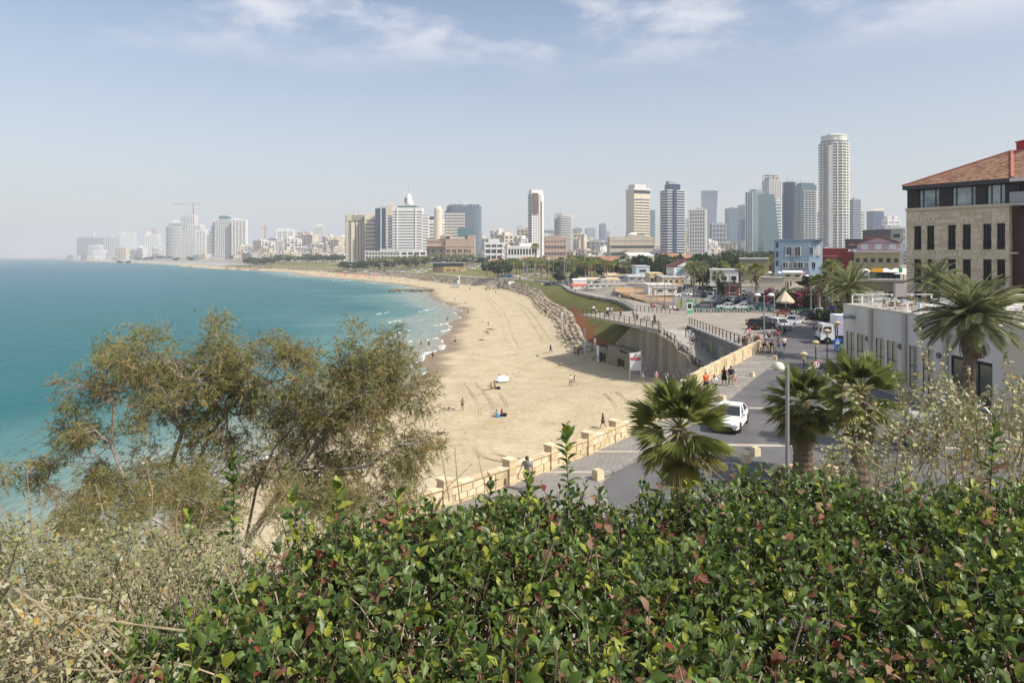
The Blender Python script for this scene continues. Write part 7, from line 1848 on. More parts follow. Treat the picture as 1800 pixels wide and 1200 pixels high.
def pose(pelvis,lean=0,legs=((0,0),(0,0)),arms=((.1,0),(.1,0)),turn=0):
 """legs: per side (hip swing, knee bend) radians, arms: (shoulder swing, elbow bend). x right, y forward, z up. Height 1.75"""
 P_=Vector((0,0,pelvis));Rx=lambda v,a:Vector((v.x,v.y*math.cos(a)-v.z*math.sin(a),v.y*math.sin(a)+v.z*math.cos(a)))
 up=Rx(Vector((0,0,1)),-lean);J={};pt={}
 pt['pelvis']=P_;pt['waist']=P_+up*.16;pt['chest']=P_+up*.36;pt['neck']=P_+up*.54;pt['head0']=P_+up*.6+Vector((0,.01,0));pt['head']=P_+up*.68+Vector((0,.02,0));pt['crown']=P_+up*.79+Vector((0,.01,0))
 for s,n in((-1,'l'),(1,'r')):
  i=0 if s<0 else 1;sw,kn=legs[i];hip=P_+Vector((s*.095,0,-.04));th=Rx(Vector((s*.02,0,-.42)),sw);sh=Rx(Vector((0,0,-.42)),sw-kn);ft=Rx(Vector((0,.17,-.03)),max(-.6,min(.5,(sw-kn)*.5)))
  pt['hip'+n]=hip;pt['knee'+n]=hip+th;pt['ank'+n]=hip+th+sh;pt['toe'+n]=hip+th+sh+ft
  sw,el=arms[i];sho=pt['chest']+up*.13+Vector((s*.185,0,0));ua=Rx(Vector((s*.06,0,-.28)),sw);fa=Rx(Vector((s*.01,0,-.25)),sw+el);hd=fa.normalized()*.1
  pt['sho'+n]=sho;pt['elb'+n]=sho+ua;pt['wri'+n]=sho+ua+fa;pt['han'+n]=sho+ua+fa+hd
 return pt
RAD=dict(pelvis=(.15,.1),waist=(.135,.09),chest=(.165,.105),neck=.055,head0=.06,head=(.082,.1),crown=(.055,.065),hip=.085,knee=.056,ank=.038,toe=.032,sho=.06,elb=.042,wri=.03,han=.034)
BE=[('pelvis','waist'),('waist','chest'),('chest','neck'),('neck','head0'),('head0','head'),('head','crown')]+[e for n in 'lr' for e in(('pelvis','hip'+n),('hip'+n,'knee'+n),('knee'+n,'ank'+n),('ank'+n,'toe'+n),('chest','sho'+n),('sho'+n,'elb'+n),('elb'+n,'wri'+n),('wri'+n,'han'+n))]
def rad(k):return RAD.get(k)or RAD[k[:-1]]
def garment(name,pt,keys,edges,grow,cut=None):
 J={}
 for k in keys:
  rr=rad(k);rr=rr if hasattr(rr,'__len__')else(rr,rr);J[k]=(pt[k],tuple(v*grow+.012 for v in rr))
 if cut:
  for a,b,f,nk in cut:
   J[nk]=(pt[a].lerp(pt[b],f),tuple(v*grow+.012 for v in((rad(a)if hasattr(rad(a),'__len__')else(rad(a),)*2))))
 return skin_mesh(name,J,edges)
def body_kit(pt):
 k={}
 k['body']=skin_mesh('body',{n:(pt[n],rad(n))for n in pt},BE)
 k['shirt']=garment('shirt',pt,['chest','waist','pelvis','shol','shor'],[('pelvis','waist'),('waist','chest'),('chest','shol'),('chest','shor'),('shol','sll'),('shor','slr')],1.1,[('shol','elbl',.7,'sll'),('shor','elbr',.7,'slr')])
 k['shorts']=garment('shorts',pt,['pelvis','hipl','hipr'],[('pelvis','hipl'),('pelvis','hipr'),('hipl','kl'),('hipr','kr')],1.15,[('hipl','kneel',.8,'kl'),('hipr','kneer',.8,'kr')])
 k['trousers']=garment('trousers',pt,['pelvis','hipl','hipr','kneel','kneer'],[('pelvis','hipl'),('pelvis','hipr'),('hipl','kneel'),('hipr','kneer'),('kneel','al'),('kneer','ar')],1.15,[('kneel','ankl',.9,'al'),('kneer','ankr',.9,'ar')])
 k['swimwear']=garment('swimwear',pt,['pelvis','hipl','hipr'],[('pelvis','hipl'),('pelvis','hipr')],1.08)
 h=pt['head'];u=(pt['crown']-pt['head']).normalized();c=h+u*.035-Vector((0,.015,0))
 m=MB();m.blob(c,(.092,.112,.1),10,7);k['hair']=m.mesh('hair',HAIR['dark'],True)
 m=MB();m.blob(c,(.095,.115,.1),10,7);m.blob(c-u*.13-Vector((0,.07,0)),(.085,.05,.16),8,6);k['long_hair']=m.mesh('hair',HAIR['dark'],True)
 m=MB();m.blob(c+u*.03,(.1,.12,.075),10,6);m.lathe([(.17,0),(.165,.012),(.1,.03)],12,c+u*.02);k['hat']=m.mesh('hat',CLO['white'],True)
 m=MB();m.blob(h+Vector((0,.098,-.005)),(.014,.02,.022),6,4);k['nose']=m.mesh('nose',SKIN[0],True)
 m=MB()
 for s in(-1,1):m.blob(h+Vector((s*.032,.088,.018)),(.012,.01,.008),6,4)
 k['eyes']=m.mesh('eyes',HAIR['dark'],True)
 ch=pt['chest'];m=MB();m.blob(ch-Vector((0,.19,.02)),(.14,.09,.2),10,7);k['backpack']=m.mesh('backpack',CLO['navy'],True)
 w=pt['waist'];m=MB();m.lathe([(.27,-.55),(.2,-.2),(.155,0),(.17,.2),(.15,.3)],12,w);k['dress']=m.mesh('dress',CLO['black'],True)
 for n,me in k.items():
  if not me.materials:me.materials.append(SKIN[0]if n=='body' else CLO['white'])
 return k
POSES={
'stand':pose(.92,0,((.04,.02),(-.03,.02)),((.05,.15),(-.02,.1))),
'walk':pose(.9,.04,((.42,.12),(-.3,.35)),((-.4,.25),(.45,.3))),
'stride':pose(.89,.06,((-.45,.45),(.5,.1)),((.5,.4),(-.45,.2))),
'phone':pose(.92,0,((.05,.05),(-.04,.03)),((.35,1.7),(.1,.2))),
'akimbo':pose(.92,-.02,((.1,.1),(-.08,.0)),((-.15,1.2),(-.15,1.2))),
'leanrail':pose(.9,.35,((.05,.02),(-.12,.05)),((.9,.6),(.8,.7))),
'sit':pose(.13,-.25,((1.15,1.5),(1.35,1.75)),((-.45,.1),(.7,.4))),
'sitback':pose(.13,.15,((1.45,.5),(1.35,.7)),((.8,.5),(.9,.4))),
'cycle':pose(.95,.5,((1.2,1.3),(.55,.8)),((1.15,.3),(1.15,.3))),
'bench':pose(.5,.0,((1.5,1.5),(1.45,1.5)),((.4,.6),(.5,.5))),
}
KIT={k:body_kit(v)for k,v in POSES.items()}
LIE=KIT['stand']
def person(pos,rz,pose_,label,top='white',low='shorts',lowc='grey',hair='dark',skin=0,lng=False,hat=None,pack=None,h=1.72,group=None,dress=None,lie=False):
 k=KIT[pose_];t=thing('person',label,'person',pos,rz,group,None,h/1.75)
 if lie:t.rotation_euler=(R(-86)if lie==1 else R(86),0,rz);t.location.z+=.12
 link(k['body'],'body',t,mtl=SKIN[skin]);link(k['long_hair' if lng else 'hair'],'hair',t,mtl=HAIR[hair])
 link(k['nose'],'nose',t,mtl=SKIN[skin]);link(k['eyes'],'eyes',t)
 if dress:link(k['dress'],'dress',t,mtl=CLO[dress])
 else:
  if top:link(k['shirt'],'shirt',t,mtl=CLO[top])
  if low:link(k[low],low,t,mtl=CLO[lowc])
 if hat:link(k['hat'],'hat',t,mtl=CLO[hat])
 if pack:link(k['backpack'],'backpack',t,mtl=CLO[pack])
 return t
def on_sand(px,py):
 z=1.0
 for _ in range(8):g=G(px,py,z);z=land_z(g.x,g.y)
 return G(px,py,z)
PZ=RZ+.15
# rz: 0 looks away from the viewer (+Y), 180 towards
def pav(px,py):return G(px,py,PZ-.01)
person(pav(1241,691),R(5),'walk','man in bright orange shirt walking away beside the stone parapet','orange','shorts','black','grey',0,h=1.8)
person(pav(1255.5,694),R(172),'stride','woman in white top and dark shorts walking towards the viewer','white','shorts','navy','brown',1,True,h=1.68)
person(pav(1273,677),R(-12),'walk','woman in loose black dress with long dark hair carrying on along the pavement',dress='black',lng=True,skin=1,h=1.7)
person(pav(1285,679),R(-8),'walk','man in navy shirt with backpack and tan trousers walking with a child','navy','trousers','tan','dark',1,pack='navy',h=1.82)
person(pav(1291.5,677),R(-8),'walk','small child in pale clothes walking beside the man with backpack','pale','shorts','pink','brown',0,h=1.18)
person(pav(1369,617.5),R(-15),'walk','woman in blue shorts and bare shoulders at the pavement corner','tan','shorts','blue','brown',0,True,h=1.68)
person(pav(1378.5,617),R(-10),'stride','man in white vest and dark shorts at the pavement corner','white','shorts','navy','fair',0,h=1.78)
person(G(1368,596,PZ),R(170),'walk','person in navy top and orange shorts on the road edge','navy','shorts','orange','dark',1);person(G(1379,590,PZ),R(150),'stand','person in black standing at the road edge behind the orange shorts walker','black','trousers','black','dark',1,True)
person(G(1352,607,PZ),R(170),'stand','person in black with white cap beside the twin lamp post','black','shorts','grey','grey',1,hat='white')
person(G(1344.5,612,PZ),R(160),'walk','woman in pale patterned top behind the cyclists','pale','shorts','tan','brown',1,True)
def cyclist(px,py,rz,label,top,kit,hat=None,lab2='',z=PZ,skin=0):
 g=G(px,py,z);b=bike(g,rz,kit,lab2);dv=Vector((-.22*math.cos(rz),-.22*math.sin(rz),.06))
 person(g+dv,rz-math.pi/2,'cycle',label,top,'shorts','black','brown',skin,hat=hat)
cyclist(1345,620,R(-70),'cyclist in pale top riding in front of the pavement corner pair','pale',BKD,None,'dark bicycle ridden by the cyclist in the pale top')
cyclist(1357,619,R(-80),'cyclist in white helmet on the bicycle with yellow frame','white',BKY,'white','yellow bicycle ridden by the white capped cyclist')
cyclist(1309,612,R(-95),'cyclist in pink and white at the end of the plaza railing','pink',BKD,'white','dark bicycle at the end of the plaza railing')
person(G(1331,600,PZ),R(120),'sit','person in orange vest and hat sitting low by the black estate car','orange','trousers','black','dark',1,hat='orange')
person(G(1317,597,PZ),R(180),'stand','person in pink top with bicycle near the plaza railing end','pink','shorts','grey','brown',0,True);person(G(1312,600,PZ),R(160),'stand','person in white shirt next to the pink top','white','shorts','tan','dark',1)
for i,(px,rz)in enumerate(((1302,20),(1323,175),(1330,-60))):bike(G(px,606 if i==0 else 603,PZ),R(rz),BKD,('dark bicycle leaning at the railing, farthest towards the sea','dark bicycle lying beside the person in orange vest','dark bicycle behind the lamp post base')[i])
# moped by the railing
# stairs
g=Vector((25.6,96.5,8.3));person(g,R(-5),'walk','man in white cap with blue backpack climbing the stairs','white','shorts','navy','grey',0,hat='white',pack='blue',h=1.8)
person(Vector((26.9,98.3,8.55)),R(10),'walk','woman in black top climbing the stairs beside the dark wall','black','shorts','olive','brown',1,True)
# deck
def dk_(px,py):return G(px,py,PZ)
for a in[(1043.5,551.5,200,'stand','woman in white top at the deck tip with long hair','white','shorts','black',True),(1048,552,120,'stand','person in dark top beside the white topped woman on the deck tip','grey','shorts','white',False),(1068,554,190,'walk','man in white shirt pushing a pram on the deck','white','trousers','navy',False),(1074.5,554,170,'stand','woman in pale top beside the pram','pale','shorts','grey',True),
(1091,558,100,'leanrail','man in dark red shirt leaning on the deck railing','red','trousers','black',False),(1114.5,563,110,'leanrail','person in black shirt leaning on the deck railing','black','shorts','tan',False),(1120,563.5,150,'stand','person in white shirt and dark trousers standing by the leaning pair','white','trousers','navy',False),(1150.5,570,200,'walk','person in black beside a bicycle at the head of the stairs','black','trousers','black',True),
(1145,546,10,'walk','man in dark shirt walking away where the path meets the plaza','black','shorts','tan',False),(1150,545,10,'stride','woman in pink shirt walking beside the dark shirted man','pink','shorts','black',True),(1178.5,551,5,'walk','left of two people in white shirts walking away over the plaza','white','shorts','grey',False),(1185.5,551,5,'stride','right of two people in white shirts walking away over the plaza','white','shorts','navy',False),(1191,551,5,'walk','person in tan top just right of the white shirted pair','tan','shorts','black',True),(1166,545,190,'walk','person in dark red top near the plaza edge by the hoarding','red','trousers','navy',True)]:
 person(dk_(a[0],a[1]),R(a[2]),a[3],a[4],a[5],a[6],a[7],lng=a[8],skin=r.randint(0,2))
person(dk_(1171,553),R(5),'walk','small child in pink and white on the plaza left of the white shirted pair','pink','shorts','white',h=1.0)
bike(dk_(1135,565),R(20),BKD,'dark bicycle leaning on the deck railing');bike(dk_(1152.5,572.5),R(-30),BKD,'dark bicycle held at the head of the stairs')
def pram():
 t=thing('pram','dark pram pushed across the viewing deck','pram',dk_(1067,556));MB().blob((0,0,.65),(.3,.42,.3),8,6).build('hood',CLO['navy'],t);MB().beam((0,.2,.6),(0,.7,1.0),.04).build('handle',IRON,t)
 for x in(-.2,.2):
  for y in(-.3,.3):MB().tube([(x-.03,y,.15),(x+.03,y,.15)],.15,10).build('wheel',TYRE,t)
pram()
def fpath(px,Y):X=(px-900)/F*Y;return Vector((X,Y,land_z(X,Y)+.12))
for i,(px,Y,rz,c,lab)in enumerate([(1089,183,180,'white','person in white on the path, left of the group by the wire fence'),(1096,186,150,'tan','person in tan among the group by the wire fence'),(1099,190,170,'orange','person in orange among the group by the wire fence'),(1104,188,190,'navy','person in navy among the group by the wire fence'),(1109,187,170,'white','person in white at the right end of the group by the wire fence'),(1011,247,60,'black','person in black beside a bicycle at the kerb wall on the path'),(994,330,180,'black','person in black far along the path'),(1000,320,180,'pale','person in pale clothes far along the path'),(1004,318,170,'navy','person in navy far along the path'),(1007,312,180,'white','person in white far along the path before the market'),(922,430,180,'black','person at the path end by the navy canopies'),(927,432,180,'white','person in white at the path end'),(932,428,160,'grey','person in grey at the path end')]):
 person(fpath(px,Y),R(rz),r.choice(('walk','stride','stand')),lab,c,'shorts',r.choice(('black','navy','tan')),skin=i%3)
 # promenade near the wall end
g=pav(923,862);g.x+=.1;person(g,R(150),'walk','woman in grey top with ponytail beside the parapet, half hidden by the hedge','grey','trousers','grey','brown',1,True,h=1.7)
# beach
person(on_sand(968,620),R(70),'stride','man in dark clothes walking alone across the middle of the beach','black','trousers','navy','dark',1,h=1.8)
person(on_sand(1003,678),R(190),'walk','person in white shirt strolling on the sand, left of a pair','white','trousers','tan','dark',1);person(on_sand(1010,678),R(-60),'stride','woman in pale grey strolling on the sand, right of a pair','pale','shorts','pale','brown',0,True,h=1.66)
person(on_sand(1060,753),R(60),'walk','man in black shirt and olive shorts walking behind the parapet pillars','black','shorts','olive','dark',2,h=1.76)
person(on_sand(813,722),R(170),'akimbo','woman in swimsuit standing beside a sunbather',None,'swimwear','black','brown',1,True)
def towel(px,py,rz,col,label,l=1.8,w=.8):
 g=on_sand(px,py);o=MB().box(0,0,.02,l,w,.03);o.v=[(x,y,z+.03*math.sin(x*4))for x,y,z in o.v];o=o.build('beach_towel',CLO[col]);o.location=g;o.rotation_euler.z=rz;tag(o,label,'towel');return g
g=towel(801,720,R(4),'pale','pale towel under the sunbather beside the standing woman');person(g,R(94),'stand','sunbather in dark swimwear lying beside the standing woman',None,'swimwear','navy','dark',1,lie=1)
g=towel(882,731,R(8),'turquoise','turquoise towel on the open sand');person(on_sand(881,731),R(-70),'sitback','person in red top sitting with back to the viewer on the open sand','red','swimwear','black','brown',1,True);person(on_sand(874,732.5),R(60),'sitback','person wrapped in turquoise beach towel sitting on the open sand','turquoise','shorts','turquoise','dark',1);
person(on_sand(864,683),R(80),'sitback','tanned person sitting on the sand left of the white parasol',None,'swimwear','black','dark',2);person(on_sand(871,683),R(-60),'sit','person in yellow and black sitting beside the tanned bather','yellow','shorts','black','dark',1);g=towel(863,685,R(5),'tan','tan towel under the pair left of the white parasol',2.6,1)
def bag(px,py,col,label,s=.35):
 g=on_sand(px,py);o=MB();o.blob((0,0,s*.6),(s,s*.6,s*.65),8,5,.12);o=o.build('beach_bag',CLO[col],smooth=True);o.location=g;tag(o,label,'bag')
bag(876,684,'black','black bag right of the pair near the white parasol');bag(887,731.5,'black','dark bag beside the turquoise towel');bag(945,627,'grey','small dark bag on the sand behind the walking man');bag(985,642,'tan','brown lump of weed on the sand near the shadow',.4)
def parasol(px,py,label):
 g=on_sand(px,py);t=thing('beach_umbrella',label,'umbrella',g,0.3);t.rotation_euler=(R(14),R(-8),.3);MB().lathe([(1.15,.55),(.75,.85),(.08,1.05)],8).build('canopy',WCAN,t);MB().tube([(0,0,0),(0,0,1.1)],.03,6).build('pole',WMETAL,t)
parasol(883,671,'low white beach parasol on the middle of the beach')
g=towel(894,661,R(3),'pale','pale towel behind the white parasol');person(g,R(92),'stand','sunbather lying behind the white parasol',None,'swimwear','white','brown',0,True,lie=1)
for px,py,tc,sk,c,lab in[(757,764,'white',1,'navy','white towel'),(758,779,'pink',1,'red','pink towel'),(757,790,'red',0,'pink','red towel')]:
 g=towel(px,py,R(4),tc,f'{lab} on the sand at the right fringe of the tamarisk');person(g,R(-86),'stand',f'sunbather in {c} swimwear on the {lab} by the tamarisk','navy' if c=='navy' else None,'swimwear',c,'dark',sk,lie=1)
for px,py,sk,c,lab in[(852,598,1,'black','leftmost sunbather lying in the row of three beyond midbeach'),(860,584,1,'navy','sunbather lying in the row farther up the sand'),(866,579,2,'red','farthest sunbather of the row lying on dark towels')]:
 g=towel(px,py,R(2),'tan' if c!='red' else 'black','towel under the '+lab,2.2);person(g,R(92),'stand',lab,None,'swimwear',c,'dark',sk,lie=1)
person(on_sand(858,587),R(90),'sitback','person sitting up in front of the row of sunbathers',None,'swimwear','black','dark',2);person(on_sand(859,570),R(100),'sitback','person sitting with knees up beyond the sunbathers','tan','swimwear','navy','brown',1);person(on_sand(851,566),R(30),'sitback','person in blue and white sitting low beyond the sunbathers','white','shorts','blue','dark',0)
person(on_sand(822.5,552),R(140),'stand','person in swimwear standing alone near the water edge',None,'shorts','black','brown',1);person(on_sand(818,534),R(90),'sitback','person sitting on the sand farther along the beach',None,'swimwear','black','dark',1);person(on_sand(800,527),R(60),'sit','person sitting near the far water line',None,'swimwear','red','dark',1);person(on_sand(826,510),R(0),'walk','dark figure walking far along the beach','black','trousers','black','dark',2)
person(on_sand(953,551),R(20),'walk','left of two people walking along the foot of the boulder terrace','pale','shorts','navy','dark',1);person(on_sand(959.5,553),R(20),'stride','right of two people walking along the foot of the boulder terrace','black','trousers','black','dark',2)
for i,(px,py,ps,c,lab)in enumerate([(1010,624,'bench','pale','person in pale top sitting at the terrace corner beside a group'),(1016,627,'stand','red','person in red standing in the group at the terrace corner'),(1020,625,'stand','blue','person in blue standing in the group at the terrace corner'),(1025,624,'walk','navy','person in navy at the right of the group at the terrace corner')]):person(on_sand(px,py),R(180+i*30),ps,lab,c,'shorts','black',skin=1+i%2)
person(on_sand(1130,675),R(100),'stand','man in grey shirt standing under the notice board','pale','shorts','tan','fair',0);person(on_sand(1154,674),R(0),'walk','person in pink with white cap walking along the graffiti wall','pink','shorts','tan','grey',1,hat='white');person(on_sand(1173,674),R(-30),'walk','person in pale clothes at the graffiti wall, partly behind the palm','pale','trousers','pale','brown',0)
# bathers
def wade(px,py,d,rz,lab,sk=1,c='black',top=None):g=G(px,py,0);g.z=-d;person(g,rz,'walk',lab,top,'shorts',c,'dark',sk)
wade(740,607,.25,R(80),'bather in red trunks wading, leftmost of the three',1,'red');wade(754,606,.6,R(-60),'bather wading deeper between the other two',1,'black');wade(761,630,.1,R(120),'person in dark swimwear walking out through the foam',2,'black');wade(786,565,.05,R(-90),'bather standing at the curled water edge',1,'blue','blue');wade(800,604,.0,R(60),'person at the edge of the wet sand',1,'navy')
wade(686,509,.7,R(0),'distant bather beside the rock jetty',1);wade(509,493,.5,R(0),'far bather off the northern beach',2)
for i in range(46):  # the far beach crowd
 Y=r.uniform(520,800);s=row(Y)[1];X=s+r.uniform(2,28);ps=r.choice(('stand','walk','sit','stride'))
 t=thing('person','tiny far beachgoer '+{'stand':'standing','walk':'walking','sit':'sitting','stride':'striding'}[ps],'person',(X,Y,land_z(X,Y)),r.uniform(0,6),'people on the far beach','near');link(KIT[ps]['body'],'body',t,mtl=SKIN[r.randint(0,2)]);link(KIT[ps]['shorts'],'shorts',t,mtl=CLO[r.choice(list(CLO))]);link(KIT[ps]['hair'],'hair',t)
for i in range(9):
 Y=r.uniform(600,690);X=row(Y)[1]+r.uniform(14,34);t=thing('beach_umbrella','small far orange beach canopy','umbrella',(X,Y,land_z(X,Y)),0,'orange canopies on the far beach','');MB().lathe([(2.2,1.8),(1.2,2.4),(.1,2.8)],7).build('canopy',mat('orange_canvas',(.5,.14,.04),.9),t);MB().tube([(0,0,0),(0,0,2.6)],.06,5).build('pole',METAL,t)
 # scraps of weed and litter along the tide line and on the dry sand
lt=MB();q=random.Random(12)
for i in range(900):
 Y=q.choice((q.uniform(60,150),q.uniform(100,330)));_,s,b,*_r=row(Y);X=s+abs(q.gauss(0,1))*6+5 if q.random()<.4 else q.uniform(s+6,b-.5)
 k=q.uniform(.03,.13)*(1+Y/300);lt.m=q.choice((0,0,0,1));lt.box(X,Y,land_z(X,Y)+.03,k,k*q.uniform(.3,.9),.05,q.uniform(0,3),.7)
lt.build('beach_litter',[mat('dry_weed',(.14,.1,.06),.95),mat('shell_litter',(.55,.5,.42),.9)])['kind']='stuff'
# vehicle and wheel marks pressed into the sand
tk=MB()
def track(pts,w=.3,gap=1.7):
 q=[Vector((*on_sand(x,y).xy,0))for x,y in pts];qs=[]
 for i in range(len(q)-1):
  for j in range(14):
   f=j/14;p0,p1,p2,p3=q[max(0,i-1)],q[i],q[i+1],q[min(len(q)-1,i+2)]
   qs.append(.5*((2*p1)+(p2-p0)*f+(2*p0-5*p1+4*p2-p3)*f*f+(3*p1-p0-3*p2+p3)*f**3))
 for off in(-gap/2,gap/2):
  L_=[]
  for i in range(len(qs)):
   d=(qs[min(i+1,len(qs)-1)]-qs[max(i-1,0)]).normalized();n=Vector((-d.y,d.x,0));L_.append((qs[i]+n*off,n))
  for(p,n),(p2,n2)in zip(L_,L_[1:]):
   for o,hgt in((-w/2,.013),(w/2,.013)):
    a,b=p+n*o,p2+n2*o;a.z=land_z(a.x,a.y)+.025;b.z=land_z(b.x,b.y)+.025;tk.beam(a,b,.16,hgt*2)
track([(826,672),(850,705),(856,730),(835,760),(818,790)]);track([(866,690),(880,715),(866,750),(850,780),(862,800),(910,810)]);track([(870,512),(918,540),(946,575),(962,600)],.35,2);track([(850,516),(880,548),(893,585),(905,610)],.35,2);track([(1072,690),(1092,708),(1098,725),(1084,742)])
to=tk.build('wheel_tracks',M['sand']);to['kind']='stuff'
# ================================================================ foreground: hedge, dry shrubs, tamarisk
def leafmat(name,c,rough=.4,tr=.25,spec=.36):return mat(name,c,rough,var=.22,scale=9,transl=tr,spec=spec,rand=.12)
HL=[leafmat('laurel_deep',(.056,.095,.018)),leafmat('laurel_mid',(.095,.148,.027)),leafmat('laurel_blue',(.118,.172,.05)),leafmat('laurel_lime',(.27,.3,.04),.42,.35),leafmat('laurel_brown',(.13,.052,.028),.7,.1),leafmat('laurel_tan',(.22,.13,.08),.8,.1),leafmat('laurel_red',(.17,.04,.022),.6,.15)]
TWIG=mat('hedge_twig',(.1,.075,.045),.9,var=.3,scale=20);TWIGP=mat('pale_twig',(.34,.27,.2),.9,var=.2,scale=20)
def leaf_template(L=1.0,W=.27,fold=.09,curl=.12):
 """folded, arched leaf blade along +x: rib of five points, three on each edge"""
 xs=[0,.22,.5,.78,1.0];zs=[-curl*4*(x-.45)**2*.6+.03 for x in xs]
 V=[(x*L,0,z*L)for x,z in zip(xs,zs)];hw=[.68,1.0,.62]
 for s in(-1,1):
  for i,h in enumerate(hw):V.append((xs[i+1]*L,s*W*h*L,(zs[i+1]+fold*h)*L))
 T=[]
 for b in(5,8):
  q=[(0,b,1),(1,b,b+1),(1,b+1,2),(2,b+1,b+2),(2,b+2,3),(3,b+2,4)]
  T+=q if b==8 else[(a,c,d)for d,c,a in q]
 return np.array(V),np.array(T)
LV,LT=leaf_template()
LV2,LT2=leaf_template(1,.24,.05,.28);LV3,LT3=leaf_template(1,.31,.13,.02)
def frames(dirs,ups):
 """rotation matrices with x along dirs and z near ups"""
 x=dirs/np.linalg.norm(dirs,axis=1)[:,None];y=np.cross(ups,x);n=np.linalg.norm(y,axis=1)[:,None];y=np.where(n>1e-4,y/np.maximum(n,1e-6),np.array([0,1,0]));z=np.cross(x,y)
 return np.stack([x,y,z],2)
def hedge_back(X):  # far edge of the hedge top
 return interp(X,[-1.95,-1.65,-1.4,-1.2,-1.03,-.83,-.41,0,.9,3.6],[1.6,2.05,2.4,2.68,3.0,3.36,3.55,3.7,3.85,3.85])
def hedge_top(X,Y):
 z=CZ-1.24+.06*math.sin(X*2.3+Y*1.1)+.05*math.sin(X*5.1-Y*3.3)+.03*math.sin(Y*7+X)
 z-=.25*(1-sstep(-2.0,-1.3,X))+.07*sstep(hedge_back(X)-.3,hedge_back(X)+.12,Y)
 return z
def patchy(X,Y):return math.sin(X*4.3+1.7*math.sin(Y*3.1))*math.sin(Y*5.2+1.3*math.sin(X*2.7+1))+.5*math.sin(X*11+Y*7)
def build_hedge():
 g=np.random.default_rng(5);q=random.Random(5)
 t=thing('laurel_hedge','broad evergreen hedge with glossy green leaves and scattered brown dead leaves filling the foreground','hedge',(0,2.6,CZ-2.2))
 o=np.array([0,2.6,CZ-2.2])
 P0,D,U,S,MI=[],[],[],[],[];tw=MB()
 shoots=[]
 n=0
 while n<4300:
  X=q.uniform(-2.0,3.5);Y=q.uniform(1.55,3.95)
  if Y>hedge_back(X)+.08 or abs(X)>Y*.83+.35:continue
  n+=1;z=hedge_top(X,Y)-(abs(q.gauss(0,.06))+.07*max(0,patchy(X,Y))if q.random()<.72 else q.uniform(.12,.4));tall=q.random()
  h=q.uniform(.08,.17)+(.08 if tall>.985 else 0)
  a=q.uniform(0,6.28);tilt=q.uniform(.1,1.15)if tall<.97 else .15
  d=Vector((math.cos(a)*math.sin(tilt),math.sin(a)*math.sin(tilt)-.12,math.cos(tilt))).normalized()
  shoots.append((Vector((X,Y,z-h)),d,h*1.5,0))
  # tall sprouts with large leaves
 for px,py0,py1,Y,dx in[(1000,860,748,3.75,-6),(408,960,790,3.5,2),(590,960,850,3.4,4),(520,950,868,3.4,-4),(860,900,842,3.6,3),(1740,870,740,3.7,8),(1590,880,838,3.7,-5),(1160,880,838,3.7,5),(700,930,868,3.5,-3),(330,960,905,3.2,5),(1300,870,826,3.75,3),(930,880,836,3.7,-3),(745,930,880,3.5,3),(1460,880,842,3.75,4)]:
  b=P(px,py0,Y);e=P(px+dx,py1,Y);shoots.append((b,(e-b).normalized(),(e-b).length,1))
 for b,d,L,big in shoots:
  k=max(5,int(L/(.02 if not big else .0135)));a0=q.uniform(0,6.28);x=d.orthogonal().normalized();y=d.cross(x)
  typ=q.random();pp=patchy(b.x+3,b.y*1.4);brown=typ<(.36 if pp>.8 else .022);typ+=.18*max(0,patchy(b.x*.8+7,b.y))
  young=typ>.88 or(big and q.random()<.5)
  tw.m=1 if q.random()<.12 else 0
  mid=b+d*L*.5+x*q.uniform(-.01,.01)
  tw.tube([b-d*.05,mid,b+d*L],[.0034,.0025,.001],4,False)
  for i in range(k):
   f=(i+.6)/k;a=a0+i*2.4+q.uniform(-.3,.3);el=lerp(.1,1.05,f**1.5)+q.uniform(-.25,.25)
   r_=x*math.cos(a)+y*math.sin(a);v=r_*math.cos(el)+d*math.sin(el)
   if brown:v=(v-Vector((0,0,.5))).normalized()
   P0.append(b+d*L*f);D.append(v);U.append(d*.8-r_*.2+Vector((q.uniform(-.45,.45),q.uniform(-.45,.45),.25)))
   s=q.uniform(.036,.062)*(.62 if f>.9 else 1)*(1.5 if big else 1);S.append(s)
   c=q.random()
   if brown:m=4 if c<.55 else(5 if c<.85 else 6)
   elif young and f>.45:m=3 if c<(.6 if not big else .3)else 1
   else:m=0 if c<.36 else 1 if c<.68 else 2 if c<.9 else 3 if c<.965 else 5 if c<.985 else 4
   MI.append(m)
 P0=np.array(P0);D=np.array(D);U=np.array(U);S=np.array(S);MI=np.array(MI)
 Fm=frames(D,U);n=len(P0)
 kind=g.integers(0,3,n)
 # the 300 leaves that show largest are parts of their own: high in the hedge and near the lens
 scr=1/P0[:,1]*S*(1+(P0[:,2]-np.array([hedge_top(a,b)for a,b in P0[:,:2]]))*4)
 vis=(np.abs(P0[:,0])<P0[:,1]*.74)&(P0[:,1]>2.12)&(P0[:,2]-P0[:,1]*0>CZ-1.46)
 scr=np.where(vis,scr,0);order=np.argsort(-scr);single=order[:298]
 protos={}
 for k,(v,f)in enumerate(((LV,LT),(LV2,LT2),(LV3,LT3))):
  for m in range(7):protos[k,m]=None
 for i in single:
  key=(int(kind[i]),int(MI[i]))
  if protos[key]is None:
   v,f=((LV,LT),(LV2,LT2),(LV3,LT3))[key[0]];protos[key]=tri_mesh('leaf',v,f,HL[key[1]],smooth=True)
  ob=bpy.data.objects.new('leaf',protos[key]);COL.objects.link(ob);ob.parent=t
  M4=Matrix([list(Fm[i][0])+[P0[i][0]-o[0]],list(Fm[i][1])+[P0[i][1]-o[1]],list(Fm[i][2])+[P0[i][2]-o[2]],[0,0,0,1]])
  ob.matrix_local=M4@Matrix.Scale(float(S[i]),4)
